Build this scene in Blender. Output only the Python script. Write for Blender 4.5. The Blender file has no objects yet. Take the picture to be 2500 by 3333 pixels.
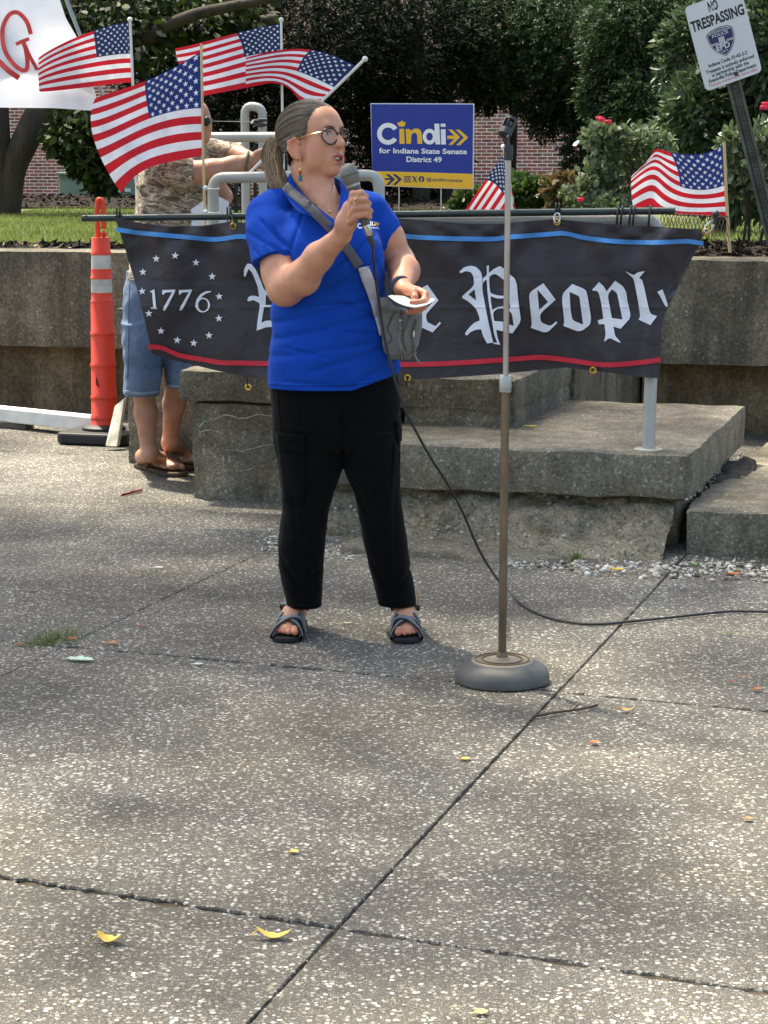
import bpy, bmesh, math, random
import numpy as np
from mathutils import Vector, Matrix
from mathutils.bvhtree import BVHTree
from mathutils.geometry import tessellate_polygon
sin, cos, pi, rad = math.sin, math.cos, math.pi, math.radians
rng = random.Random(7)
SC = bpy.context.scene
COL = SC.collection

# ------------------------------------------------------------------ camera, sky, sun, exposure
W, H, F, HOR, CH = 2500.0, 3333.0, 6900.0, 520.0, 1.46      # photo size, focal length in px, horizon row, eye height
PIT = math.atan((H / 2 - HOR) / F)
YAW = rad(16.5)                                             # how far the plaza, steps and wall are turned
cam = bpy.data.cameras.new('camera')
cam.sensor_fit = 'VERTICAL'; cam.sensor_height = 36.0; cam.lens = 36.0 * F / H
cam.clip_start = 0.05; cam.clip_end = 500
camo = bpy.data.objects.new('camera', cam); COL.objects.link(camo)
camo.location = (0, 0, CH); camo.rotation_euler = (pi / 2 - PIT, 0, 0)
SC.camera = camo

SUN_EL, SUN_AZ = rad(64), rad(-38)        # azimuth from +Y towards +X: behind the steps, to the left
world = bpy.data.worlds.new('World'); SC.world = world; world.use_nodes = True
wn = world.node_tree.nodes; wl = world.node_tree.links
sky = wn.new('ShaderNodeTexSky'); sky.sky_type = 'NISHITA'; sky.sun_disc = False
sky.sun_elevation = SUN_EL; sky.sun_rotation = SUN_AZ
sky.air_density = 1.0; sky.dust_density = 3.5; sky.ozone_density = 1.0
bg = wn['Background']; bg.inputs['Strength'].default_value = 0.15
wl.new(sky.outputs[0], bg.inputs['Color'])
sun = bpy.data.lights.new('sun', 'SUN'); sun.energy = 3.9; sun.angle = rad(3.2); sun.color = (1.0, 0.95, 0.86)
suno = bpy.data.objects.new('sun', sun); COL.objects.link(suno)
SDIR = Vector((sin(SUN_AZ) * cos(SUN_EL), cos(SUN_AZ) * cos(SUN_EL), sin(SUN_EL)))
suno.location = SDIR * 40
suno.rotation_euler = (-SDIR).to_track_quat('-Z', 'Y').to_euler()
SC.view_settings.view_transform = 'Standard'; SC.view_settings.look = 'None'
SC.view_settings.gamma = 1.0; SC.view_settings.use_curve_mapping = False
SC.view_settings.exposure = 1.55
SC.view_settings.use_white_balance = True; SC.view_settings.white_balance_temperature = 7150; SC.view_settings.white_balance_tint = 4.5
SC.render.engine = 'CYCLES'
SC.cycles.max_bounces = 6; SC.cycles.diffuse_bounces = 3; SC.cycles.glossy_bounces = 3
SC.cycles.transmission_bounces = 4; SC.cycles.transparent_max_bounces = 8
SC.cycles.caustics_reflective = False; SC.cycles.caustics_refractive = False
SC.cycles.use_denoising = True

# ------------------------------------------------------------------ photo pixel -> place
CPT, SPT = cos(PIT), sin(PIT)
CA, SA = cos(YAW), sin(YAW)
def ray(px, py):
    a = (px - W / 2) / F; b = -(py - H / 2) / F
    return Vector((a, CPT + b * SPT, -SPT + b * CPT))
EYE = Vector((0, 0, CH))
def G(px, py, z=0.0):                     # on the level z
    d = ray(px, py); return EYE + d * ((z - CH) / d.z)
def AT(px, py, y):                        # at the distance y
    d = ray(px, py); return EYE + d * (y / d.y)
def ONV(px, py, v):                       # on the upright plane v = const, parallel to the wall
    d = ray(px, py); return EYE + d * (v / (d.x * SA + d.y * CA))
def UV(u, v, z=0.0):                      # plaza frame (u along the wall, v away from the eye)
    return Vector((u * CA + v * SA, -u * SA + v * CA, z))
def uvof(p): return (p.x * CA - p.y * SA, p.x * SA + p.y * CA)
UD = Vector((CA, -SA, 0)); VD = Vector((SA, CA, 0)); ZD = Vector((0, 0, 1))

# ------------------------------------------------------------------ objects
ORG = {}
def org(o): return ORG.get(o.name, Vector((0, 0, 0))) if o is not None else Vector((0, 0, 0))
def tag(o, label=None, cat=None, group=None, kind=None):
    if label: o['label'] = label
    if cat: o['category'] = cat
    if group: o['group'] = group
    if kind: o['kind'] = kind
    return o
def thing(name, label, cat, loc=(0, 0, 0), group=None):
    o = bpy.data.objects.new(name, None); COL.objects.link(o); o.location = loc
    o.empty_display_size = 0.1
    ORG[o.name] = Vector(loc)
    return tag(o, label, cat, group)
def obj(name, verts, faces, mats, parent=None, smooth=False, idx=None, origin=None):
    """one mesh object from world-space verts"""
    if origin is None: base = org(parent)
    else: base = Vector(origin)
    me = bpy.data.meshes.new(name)
    V = np.asarray([tuple(v) for v in verts] if not isinstance(verts, np.ndarray) else verts, dtype=np.float64) - np.array(base)
    me.from_pydata(V.tolist(), [], faces if isinstance(faces, list) else faces.tolist())
    if not isinstance(mats, (list, tuple)): mats = [mats]
    for m in mats: me.materials.append(m)
    if idx is not None: me.polygons.foreach_set('material_index', idx)
    if smooth: me.polygons.foreach_set('use_smooth', [True] * len(me.polygons))
    me.update()
    o = bpy.data.objects.new(name, me); COL.objects.link(o)
    if parent is not None:
        o.parent = parent; o.location = base - org(parent)
    else: o.location = base
    ORG[o.name] = Vector(base)
    return o
class MB:
    """collects shapes for ONE mesh"""
    def __init__(s): s.v = []; s.f = []; s.m = []
    def add(s, vs, fs, mi=0):
        n = len(s.v); s.v += [Vector(x) for x in vs]
        for f in fs: s.f.append(tuple(i + n for i in f)); s.m.append(mi)
        return s
    def box(s, o, ax, ay, az, mi=0):
        """o = centre, half-axis vectors"""
        o = Vector(o); c = []
        for k in (-1, 1):
            for j in (-1, 1):
                for i in (-1, 1): c.append(o + ax * i + ay * j + az * k)
        s.add(c, [(0, 2, 3, 1), (4, 5, 7, 6), (0, 1, 5, 4), (2, 6, 7, 3), (0, 4, 6, 2), (1, 3, 7, 5)], mi); return s
    def tube(s, pts, rs, n=10, mi=0, caps=True, flat=None):
        """swept tube; flat = (vector, ratio) squashes the ring along that vector"""
        pts = [Vector(p) for p in pts]
        if not hasattr(rs, '__len__'): rs = [rs] * len(pts)
        rings = []; up = None
        for i, p in enumerate(pts):
            t = (pts[min(i + 1, len(pts) - 1)] - pts[max(i - 1, 0)])
            if t.length < 1e-9: t = Vector((0, 0, 1))
            t.normalize()
            if up is None:
                up = Vector((0, 0, 1)) if abs(t.z) < .9 else Vector((1, 0, 0))
            a = t.cross(up)
            if a.length < 1e-6: a = t.orthogonal()
            a.normalize(); b = a.cross(t).normalized(); up = b
            ring = []
            for k in range(n):
                w = (a * cos(2 * pi * k / n) + b * sin(2 * pi * k / n)) * rs[i]
                if flat is not None:
                    fv, q = flat; w = w - fv * (w.dot(fv) * (1 - q))
                ring.append(p + w)
            rings.append(ring)
        vs = [v for r in rings for v in r]; fs = []
        for i in range(len(pts) - 1):
            for k in range(n):
                k2 = (k + 1) % n
                fs.append((i * n + k, i * n + k2, (i + 1) * n + k2, (i + 1) * n + k))
        if caps:
            fs.append(tuple(range(n - 1, -1, -1))); fs.append(tuple(range((len(pts) - 1) * n, len(pts) * n)))
        s.add(vs, fs, mi); return s
    def lathe(s, c, prof, n=24, axis=ZD, mi=0):
        """profile [(r, h)] turned about axis through c"""
        axis = Vector(axis).normalized(); a = axis.orthogonal().normalized(); b = axis.cross(a)
        vs = []; fs = []
        for r, h in prof:
            for k in range(n):
                vs.append(Vector(c) + axis * h + (a * cos(2 * pi * k / n) + b * sin(2 * pi * k / n)) * max(r, 1e-5))
        for i in range(len(prof) - 1):
            for k in range(n):
                k2 = (k + 1) % n
                fs.append((i * n + k, i * n + k2, (i + 1) * n + k2, (i + 1) * n + k))
        fs.append(tuple(range(n - 1, -1, -1))); fs.append(tuple(range((len(prof) - 1) * n, len(prof) * n)))
        s.add(vs, fs, mi); return s
    def sphere(s, c, r, n=12, m=8, mi=0):
        rr = r if hasattr(r, '__len__') else (r, r, r)
        vs = []; fs = []
        for i in range(m + 1):
            th = pi * i / m
            for k in range(n):
                ph = 2 * pi * k / n
                vs.append(Vector(c) + Vector((rr[0] * sin(th) * cos(ph), rr[1] * sin(th) * sin(ph), rr[2] * cos(th))))
        for i in range(m):
            for k in range(n):
                fs.append((i * n + k, (i + 1) * n + k, (i + 1) * n + (k + 1) % n, i * n + (k + 1) % n))
        s.add(vs, fs, mi); return s
    def prism(s, loop, dvec, mi=0):
        """closed loop extruded by dvec"""
        n = len(loop); loop = [Vector(p) for p in loop]
        s.add(loop + [p + Vector(dvec) for p in loop],
              [tuple(range(n)), tuple(range(2 * n - 1, n - 1, -1))] + [(i, i + n, (i + 1) % n + n, (i + 1) % n) for i in range(n)], mi)
        return s
    def build(s, name, mats, parent=None, smooth=False, origin=None, bevel=0, angle=40):
        o = obj(name, s.v, s.f, mats, parent, smooth, idx=s.m, origin=origin)
        bm = bmesh.new(); bm.from_mesh(o.data); bmesh.ops.recalc_face_normals(bm, faces=bm.faces); bm.to_mesh(o.data); bm.free()
        if bevel:
            b = o.modifiers.new('bevel', 'BEVEL'); b.width = bevel; b.segments = 2; b.limit_method = 'ANGLE'; b.angle_limit = rad(angle)
        if smooth:
            try: o.data.set_sharp_from_angle(angle=rad(angle))
            except Exception: pass
        return o
def catmull(pts, n=8):
    pts = [Vector(p) for p in pts]
    if len(pts) < 3: return pts
    P = [pts[0] * 2 - pts[1]] + pts + [pts[-1] * 2 - pts[-2]]
    out = []
    for i in range(1, len(P) - 2):
        a, b, c, d = P[i - 1], P[i], P[i + 1], P[i + 2]
        for k in range(n):
            t = k / n
            out.append(0.5 * ((2 * b) + (c - a) * t + (2 * a - 5 * b + 4 * c - d) * t * t + (3 * b - a - 3 * c + d) * t ** 3))
    out.append(pts[-1]); return out

# ------------------------------------------------------------------ materials
def s2l(c): return c / 12.92 if c <= .04045 else ((c + .055) / 1.055) ** 2.4
def S(r, g, b, k=1.0): return tuple(s2l(x / 255) * k for x in (r, g, b))
MATS = {}
def nodes(name):
    m = bpy.data.materials.new(name); m.use_nodes = True
    nt = m.node_tree; b = nt.nodes['Principled BSDF']
    return m, nt, b, nt.nodes.new, nt.links.new
def ramp(nt, stops, interp='LINEAR'):
    r = nt.nodes.new('ShaderNodeValToRGB'); e = r.color_ramp.elements; r.color_ramp.interpolation = interp
    while len(e) < len(stops): e.new(0.5)
    for i, (p, c) in enumerate(stops):
        e[i].position = p; e[i].color = (c[0], c[1], c[2], 1) if hasattr(c, '__len__') else (c, c, c, 1)
    return r
def tex(nt, kind, scale, detail=2, vec=None, **kw):
    n = nt.nodes.new('ShaderNodeTex' + kind); n.inputs['Scale'].default_value = scale
    if 'Detail' in n.inputs: n.inputs['Detail'].default_value = detail
    for k, v in kw.items():
        if k in n.inputs: n.inputs[k].default_value = v
        else: setattr(n, k, v)
    if vec is not None: nt.links.new(vec, n.inputs['Vector'])
    return n
def coords(nt, scale=(1, 1, 1), kind='Object', rot=(0, 0, 0)):
    tc = nt.nodes.new('ShaderNodeTexCoord'); mp = nt.nodes.new('ShaderNodeMapping')
    mp.inputs['Scale'].default_value = scale; mp.inputs['Rotation'].default_value = rot
    nt.links.new(tc.outputs[kind], mp.inputs['Vector']); return mp.outputs[0]
def mixc(nt, fac, a, b, blend='MIX'):
    m = nt.nodes.new('ShaderNodeMix'); m.data_type = 'RGBA'; m.blend_type = blend
    for sock, v in ((m.inputs['Factor'], fac), (m.inputs['A'], a), (m.inputs['B'], b)):
        if hasattr(v, 'is_output') or isinstance(v, bpy.types.NodeSocket): nt.links.new(v, sock)
        elif hasattr(v, '__len__'): sock.default_value = (v[0], v[1], v[2], 1)
        else: sock.default_value = v
    return m.outputs['Result']
# Mix node exposes several A/B sockets: pick the colour ones
def mixc(nt, fac, a, b, blend='MIX'):
    m = nt.nodes.new('ShaderNodeMixRGB'); m.blend_type = blend
    for sock, v in ((m.inputs[0], fac), (m.inputs[1], a), (m.inputs[2], b)):
        if isinstance(v, bpy.types.NodeSocket): nt.links.new(v, sock)
        elif hasattr(v, '__len__'): sock.default_value = (v[0], v[1], v[2], 1)
        else: sock.default_value = v
    return m.outputs[0]
def bump(nt, b, height, strength=.3, dist=.01, prev=None):
    n = nt.nodes.new('ShaderNodeBump'); n.inputs['Strength'].default_value = strength; n.inputs['Distance'].default_value = dist
    nt.links.new(height, n.inputs['Height'])
    if prev is not None: nt.links.new(prev, n.inputs['Normal'])
    nt.links.new(n.outputs[0], b.inputs['Normal']); return n.outputs[0]
def mat(name, col, rough=.6, metal=0.0, var=.15, scale=8.0, bmp=0.0, bscale=60.0, spec=.4, bdist=.004, stretch=(1, 1, 1), sss=0, trans=0, sheen=0):
    if name in MATS: return MATS[name]
    m, nt, b, new, link = nodes(name)
    vec = coords(nt, stretch)
    n = tex(nt, 'Noise', scale, 5, vec)
    lo = tuple(max(0, c * (1 - var)) for c in col); hi = tuple(min(1, c * (1 + var)) for c in col)
    r = ramp(nt, [(.3, lo), (.7, hi)]); link(n.outputs['Fac'], r.inputs[0]); link(r.outputs[0], b.inputs['Base Color'])
    b.inputs['Roughness'].default_value = rough; b.inputs['Metallic'].default_value = metal
    b.inputs['Specular IOR Level'].default_value = spec
    if bmp:
        n2 = tex(nt, 'Noise', bscale, 6, vec); bump(nt, b, n2.outputs['Fac'], bmp, bdist)
    if sss:
        b.inputs['Subsurface Weight'].default_value = sss; b.inputs['Subsurface Radius'].default_value = (1, .35, .2); b.inputs['Subsurface Scale'].default_value = .006
    if trans:      # thin leaf or cloth: some light comes through
        t = new('ShaderNodeBsdfTranslucent'); mx = new('ShaderNodeMixShader'); mx.inputs[0].default_value = trans
        link(r.outputs[0], t.inputs['Color'])
        out = nt.nodes['Material Output']; link(b.outputs[0], mx.inputs[1]); link(t.outputs[0], mx.inputs[2]); link(mx.outputs[0], out.inputs['Surface'])
    if sheen: b.inputs['Sheen Weight'].default_value = sheen
    MATS[name] = m; return m

def aggregate(name, scale, matrix, pebbles, amount, bmp=.6, stain=.35, stainscale=.9, warm=None, drip=0.0, second=True):
    """exposed-aggregate concrete: pebbles set in a darker paste, with lichen and dirt stains"""
    m, nt, b, new, link = nodes(name)
    vec = coords(nt)
    warp = tex(nt, 'Noise', scale * .6, 2, vec)
    wv = new('ShaderNodeVectorMath'); wv.operation = 'MULTIPLY_ADD'
    link(warp.outputs['Color'], wv.inputs[0]); wv.inputs[1].default_value = (.9 / scale,) * 3; link(vec, wv.inputs[2])
    vo = tex(nt, 'Voronoi', scale, 0, wv.outputs[0])
    # which cells hold a pale stone
    sep = new('ShaderNodeSeparateColor'); link(vo.outputs['Color'], sep.inputs[0])
    pal = ramp(nt, pebbles, 'CONSTANT'); link(sep.outputs[0], pal.inputs[0])
    sz = new('ShaderNodeMath'); sz.operation = 'MULTIPLY_ADD'; link(sep.outputs[1], sz.inputs[0]); sz.inputs[1].default_value = .42; sz.inputs[2].default_value = .12 + amount
    df = new('ShaderNodeMath'); df.operation = 'SUBTRACT'; link(sz.outputs[0], df.inputs[0]); link(vo.outputs['Distance'], df.inputs[1])
    msk = ramp(nt, [(.0, 0), (.09, 1)]); link(df.outputs[0], msk.inputs[0])
    fine = tex(nt, 'Noise', scale * 1.3, 10, vec, Roughness=.78)
    paste = ramp(nt, [(.32, tuple(c * .38 for c in matrix)), (.5, matrix), (.68, tuple(min(1, c * 1.75) for c in matrix))]); link(fine.outputs['Fac'], paste.inputs[0])
    c = mixc(nt, msk.outputs[0], paste.outputs[0], pal.outputs[0])
    hgt = msk.outputs[0]
    if second:
        vo2 = tex(nt, 'Voronoi', scale * 2.3, 0, vec)
        s2 = new('ShaderNodeSeparateColor'); link(vo2.outputs['Color'], s2.inputs[0])
        g = new('ShaderNodeMath'); g.operation = 'GREATER_THAN'; link(s2.outputs[0], g.inputs[0]); g.inputs[1].default_value = .55
        k2 = ramp(nt, [(.22, 1), (.34, 0)]); link(vo2.outputs['Distance'], k2.inputs[0])
        mm = new('ShaderNodeMath'); mm.operation = 'MULTIPLY'; link(g.outputs[0], mm.inputs[0]); link(k2.outputs[0], mm.inputs[1])
        mm2 = new('ShaderNodeMath'); mm2.operation = 'MULTIPLY'; link(mm.outputs[0], mm2.inputs[0]); mm2.inputs[1].default_value = .75
        c = mixc(nt, mm2.outputs[0], c, tuple(x for x in pebbles[2][1]))
    # stains with their own shapes
    st = tex(nt, 'Noise', stainscale, 8, vec, Roughness=.62)
    sr = ramp(nt, [(.36, 1 - stain), (.62, 1.0)]); link(st.outputs['Fac'], sr.inputs[0])
    c = mixc(nt, 1.0, c, sr.outputs[0], 'MULTIPLY')
    gum = tex(nt, 'Voronoi', 1.3, 0, vec); gr_ = ramp(nt, [(.016, .45), (.03, 1.0)]); link(gum.outputs['Distance'], gr_.inputs[0]); c = mixc(nt, 1.0, c, gr_.outputs[0], 'MULTIPLY')
    st2 = tex(nt, 'Noise', stainscale * 4.5, 8, vec, Roughness=.7); sr2 = ramp(nt, [(.38, 1 - stain * .6), (.56, 1.0)]); link(st2.outputs['Fac'], sr2.inputs[0]); c = mixc(nt, 1.0, c, sr2.outputs[0], 'MULTIPLY')
    if warm:
        wn_ = tex(nt, 'Noise', stainscale * 1.7, 6, vec, Distortion=.6)
        wr = ramp(nt, [(.52, 0), (.72, .55)]); link(wn_.outputs['Fac'], wr.inputs[0])
        c = mixc(nt, wr.outputs[0], c, warm, 'MULTIPLY')
    if drip:
        dv = coords(nt, (7, 7, .55)); dn = tex(nt, 'Noise', 1.0, 7, dv, Roughness=.7)
        dr = ramp(nt, [(.42, 1 - drip), (.6, 1.0)]); link(dn.outputs['Fac'], dr.inputs[0])
        c = mixc(nt, 1.0, c, dr.outputs[0], 'MULTIPLY')
    link(c, b.inputs['Base Color']); b.inputs['Roughness'].default_value = .85; b.inputs['Specular IOR Level'].default_value = .25
    n1 = bump(nt, b, hgt, bmp, .004)
    bump(nt, b, fine.outputs['Fac'], .5, .003, n1)
    MATS[name] = m; return m
from mathutils import noise as mnoise
# ------------------------------------------------------------------ setting: materials
PEB = [(0.0, S(178, 172, 160)), (.16, S(140, 132, 120)), (.3, S(196, 192, 182)), (.42, S(116, 110, 101)), (.55, S(160, 150, 134)), (.66, S(98, 93, 87)), (.80, S(214, 211, 203)), (.9, S(150, 144, 134))]
PAVE = aggregate('paving', 98.0, S(99, 95, 88), PEB, .09, bmp=.8, stain=.42, stainscale=.8, warm=S(240, 231, 212))
PEB2 = [(0.0, S(160, 153, 136)), (.2, S(134, 124, 106)), (.45, S(176, 168, 150)), (.6, S(122, 114, 98)), (.8, S(188, 180, 162))]
STEPM = aggregate('step_concrete', 62.0, S(138, 129, 112), PEB2, .0, bmp=.7, stain=.46, stainscale=2.2, warm=S(226, 214, 192), drip=.25)
WALLM = aggregate('wall_concrete', 48.0, S(138, 128, 109), PEB2, -.06, bmp=.7, stain=.46, stainscale=1.5, warm=S(222, 206, 176), drip=.42)
LOWM = aggregate('footing_concrete', 40.0, S(142, 124, 96), [(0, S(150, 134, 108)), (.5, S(134, 118, 92)), (.8, S(158, 142, 118))], -.05, bmp=.3, stain=.5, stainscale=1.5, warm=S(205, 160, 100), drip=.35, second=False)
RUBM = aggregate('rubble_concrete', 62.0, S(150, 138, 116), [(0, S(166, 156, 136)), (.3, S(126, 116, 98)), (.6, S(190, 182, 166)), (.8, S(118, 108, 92))], .02, bmp=1.0, stain=.5, stainscale=2.5, warm=S(200, 176, 132))
SOIL = mat('soil', S(72, 64, 54), .95, var=.4, scale=30, bmp=.6, bscale=120, spec=.1)

# ------------------------------------------------------------------ ground sheet and paving slabs
gm = MB()
gs = 260
gm.add([(-gs, -40, -.0065), (gs, -40, -.0065), (gs, gs, -.0065), (-gs, gs, -.0065)], [(0, 1, 2, 3)])
tag(gm.build('ground', SOIL), kind='structure')

def lineU(k):                     # joints running away from the eye: u as a function of v
    base = {-4: -7.35, -3: -5.80, -2: -4.27, -1: -2.73, 0: -1.20, 1: .34, 2: 1.88, 3: 3.4}[k]
    sl = .027 if k <= -1 else .0145
    return lambda v: base + sl * (v - (5.35 if k <= -1 else 3.2))
def lineV(k):                     # joints running across
    b, sl = {0: (1.73, -.10), 1: (3.621, -.105), 2: (5.593, -.0767), 3: (7.62, -.04), 4: (9.6, -.02), 5: (11.7, 0.0), -1: (-.3, -.1), -2: (-2.4, -.1)}[k]
    r = {0: -.361, 1: -.361, 2: -.581}.get(k, -.581)
    return lambda u: b + sl * (u - r)
def cross(i, k):
    u, v = -1.0, 5.0
    fu, fv = lineU(i), lineV(k)
    for _ in range(8): u = fu(v); v = fv(u)
    return Vector((u, v))
pave = tag(bpy.data.objects.new('pavement', None), kind='structure'); COL.objects.link(pave); ORG[pave.name] = Vector((0, 0, 0))
jr = random.Random(3)
def edge_pts(a, b, inward, n):
    out = []
    for t in range(n):
        q = a.lerp(b, t / n); j = mnoise.noise(Vector((q.x * 23, q.y * 23, 1.7))) * .004 + mnoise.noise(Vector((q.x * 70, q.y * 70, 5))) * .0035
        out.append(q + inward * (.0024 + j * .9))
    return out
def slab(i0, i1, k0, k1):
    a, b, c, d = cross(i0, k0), cross(i1, k0), cross(i1, k1), cross(i0, k1)
    cen = (a + b + c + d) / 4; loop = []
    for p, q in ((a, b), (b, c), (c, d), (d, a)):
        nrm = Vector((-(q - p).y, (q - p).x)).normalized()
        if nrm.dot(cen - p) < 0: nrm = -nrm
        loop += edge_pts(p, q, nrm * (1.0 if abs(nrm.x) > .7 else 4.0), 90)
    n = len(loop); dz = jr.uniform(-.0025, .0025)
    lip = [l.lerp(cen, .0022) for l in loop]
    vs = [UV(l.x, l.y, -.025) for l in loop] + [UV(l.x, l.y, dz - .004) for l in loop] + [UV(l.x, l.y, dz) for l in lip]
    fs = [(j + r * n, (j + 1) % n + r * n, (j + 1) % n + (r + 1) * n, j + (r + 1) * n) for j in range(n) for r in (0, 1)]
    fs.append(tuple(range(2 * n, 3 * n)))
    o = obj('slab', vs, fs, PAVE, pave)
    bm = bmesh.new(); bm.from_mesh(o.data); bmesh.ops.recalc_face_normals(bm, faces=bm.faces); bm.to_mesh(o.data); bm.free()
for i in range(-4, 3):
    for k in (-2, -1, 0, 1, 2, 3, 4):
        if i < -1 and k in (2, 4):                                     # one long bay left of the steps
            if i == -4: slab(-4, -1, k, k + (2 if k == 2 else 1))
        elif i < -1 and k == 3: continue
        else: slab(i, i + 1, k, k + 1)

# ------------------------------------------------------------------ rough concrete blocks
def rough_block(name, u0, u1, v0, v1, z0, z1, m, parent, amp=.006, seg=.045, rnd=.02, taper=None, freq=7.0, top_tilt=None):
    nu, nv, nz = max(2, int((u1 - u0) / seg)), max(2, int((v1 - v0) / seg)), max(2, int((z1 - z0) / seg))
    bm = bmesh.new(); vd = {}
    def vert(i, j, k):
        key = (i, j, k)
        if key in vd: return vd[key]
        p = Vector((u0 + (u1 - u0) * i / nu, v0 + (v1 - v0) * j / nv, z0 + (z1 - z0) * k / nz))
        # worn arrises
        q = p.copy(); ins = 0
        ex = [p.x - u0, u1 - p.x], [p.y - v0, v1 - p.y], [p.z - z0, z1 - p.z]
        onf = [min(e) < 1e-6 for e in ex]
        if sum(onf) >= 2:
            w = rnd * (.6 + .8 * abs(mnoise.noise(p * 5)))
            for a in range(3):
                if onf[a]: q[a] += (w if ex[a][0] < 1e-6 else -w) * (.42 if sum(onf) == 2 else .6)
        nn = mnoise.noise_vector(p * freq) * amp + mnoise.noise_vector(p * freq * 4) * amp * .35
        q += nn
        if taper: q = taper(q)
        vd[key] = bm.verts.new(UV(q.x, q.y, q.z) - org(parent)); return vd[key]
    def quad(a, b, c, d): bm.faces.new((a, b, c, d))
    for i in range(nu):
        for j in range(nv):
            quad(vert(i, j, nz), vert(i + 1, j, nz), vert(i + 1, j + 1, nz), vert(i, j + 1, nz))
            quad(vert(i, j, 0), vert(i, j + 1, 0), vert(i + 1, j + 1, 0), vert(i + 1, j, 0))
    for i in range(nu):
        for k in range(nz):
            quad(vert(i, 0, k), vert(i + 1, 0, k), vert(i + 1, 0, k + 1), vert(i, 0, k + 1))
            quad(vert(i, nv, k), vert(i, nv, k + 1), vert(i + 1, nv, k + 1), vert(i + 1, nv, k))
    for j in range(nv):
        for k in range(nz):
            quad(vert(0, j, k), vert(0, j, k + 1), vert(0, j + 1, k + 1), vert(0, j + 1, k))
            quad(vert(nu, j, k), vert(nu, j + 1, k), vert(nu, j + 1, k + 1), vert(nu, j, k + 1))
    me = bpy.data.meshes.new(name); bmesh.ops.recalc_face_normals(bm, faces=bm.faces); bm.to_mesh(me); bm.free()
    me.materials.append(m); me.polygons.foreach_set('use_smooth', [True] * len(me.polygons))
    try: me.set_sharp_from_angle(angle=rad(50))
    except Exception: pass
    o = bpy.data.objects.new(name, me); COL.objects.link(o); o.parent = parent; ORG[o.name] = org(parent)
    return o

steps = thing('concrete_steps', 'worn grey concrete steps with crumbling base behind the black banner', 'steps', UV(-2.5, 8.5))
rough_block('tread', -2.72, -1.14, 7.90, 9.62, .185, .365, STEPM, steps, amp=.007)
rough_block('tread', -3.45, -1.95, 8.50, 9.75, .43, .567, STEPM, steps, amp=.006)
rough_block('tread', -4.14, -2.7, 9.42, 10.6, .62, .76, STEPM, steps, amp=.006)
rough_block('riser', -3.405, -2.45, 8.54, 9.7, -.02, .428, STEPM, steps, amp=.014, freq=5)
rough_block('riser', -2.44, -1.955, 8.508, 9.7, .3, .45, STEPM, steps, amp=.008, freq=5)
rough_block('riser', -4.105, -2.72, 9.46, 10.55, -.02, .618, STEPM, steps, amp=.012, freq=5)
rough_block('landing', -4.0, -1.93, 9.64, 11.6, -.02, .74, WALLM, steps, amp=.012)
# broken crust and pale crack lines on the second riser
cr = mat('crack_lime', S(176, 168, 150), .9, var=.3, scale=40, bmp=.5, bscale=150)
def crackline(px, w):
    mb = MB(); pts = []
    for (x, y) in px:
        p = ONV(x, y, 8.535); pts.append(p - VD * (.004))
    pts = catmull(pts, 5)
    jit = [p + Vector((0, 0, mnoise.noise(p * 60) * .006)) - VD * .004 for p in pts]
    mb.tube(jit, [w * (.5 + abs(mnoise.noise(p * 45)) * 1.2) for p in jit], 6)
    mb.build('crack', cr, steps, smooth=True)
for px, w in (([(650, 1388), (670, 1372), (700, 1362), (740, 1350), (790, 1362), (840, 1350), (890, 1352)], .003),
              ([(650, 1405), (670, 1402), (690, 1400), (730, 1410)], .0018),
              ([(725, 1480), (731, 1500), (728, 1530)], .0028), ([(735, 1465), (800, 1465), (850, 1452), (895, 1448)], .0018),
              ([(690, 1600), (720, 1585), (735, 1580)], .0018), ([(770, 1532), (810, 1530), (830, 1518)], .0015)):
    crackline(px, w)
# eroded stony face under the lowest tread
def rubble():
    nu, nt = 110, 22; vs = []; fs = []
    for i in range(nu + 1):
        u = -2.74 + 1.54 * i / nu
        foot = 7.80 if u < -2.4 else 7.80 + (7.62 - 7.80) * min(1, (u + 2.4) / .6)
        for t in range(nt + 1):
            s = t / nt
            v = 8.03 + (foot - 8.03) * s ** 1.15; z = .21 * (1 - s) - .01
            p = UV(u, v, z)
            a = mnoise.noise(p * 9) * .034 + mnoise.noise(p * 22) * .032 + mnoise.noise(p * 55) * .018
            vs.append(p + (-VD * .8 + ZD * .35) * a)
    for i in range(nu):
        for t in range(nt):
            q = i * (nt + 1) + t; fs.append((q, q + 1, q + nt + 2, q + nt + 1))
    obj('rubble_face', vs, fs, RUBM, steps, smooth=True)
rubble()
rough_block('rubble_core', -2.7, -1.19, 8.0, 9.5, -.02, .186, RUBM, steps, amp=.014, seg=.035)
rough_block('debris', -1.2, -1.06, 8.1, 9.5, -.02, .135, mat('dirt_debris', S(70, 63, 54), .95, var=.5, scale=30, bmp=1.0, bscale=90, bdist=.01), steps, amp=.03, seg=.035, freq=12)
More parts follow.
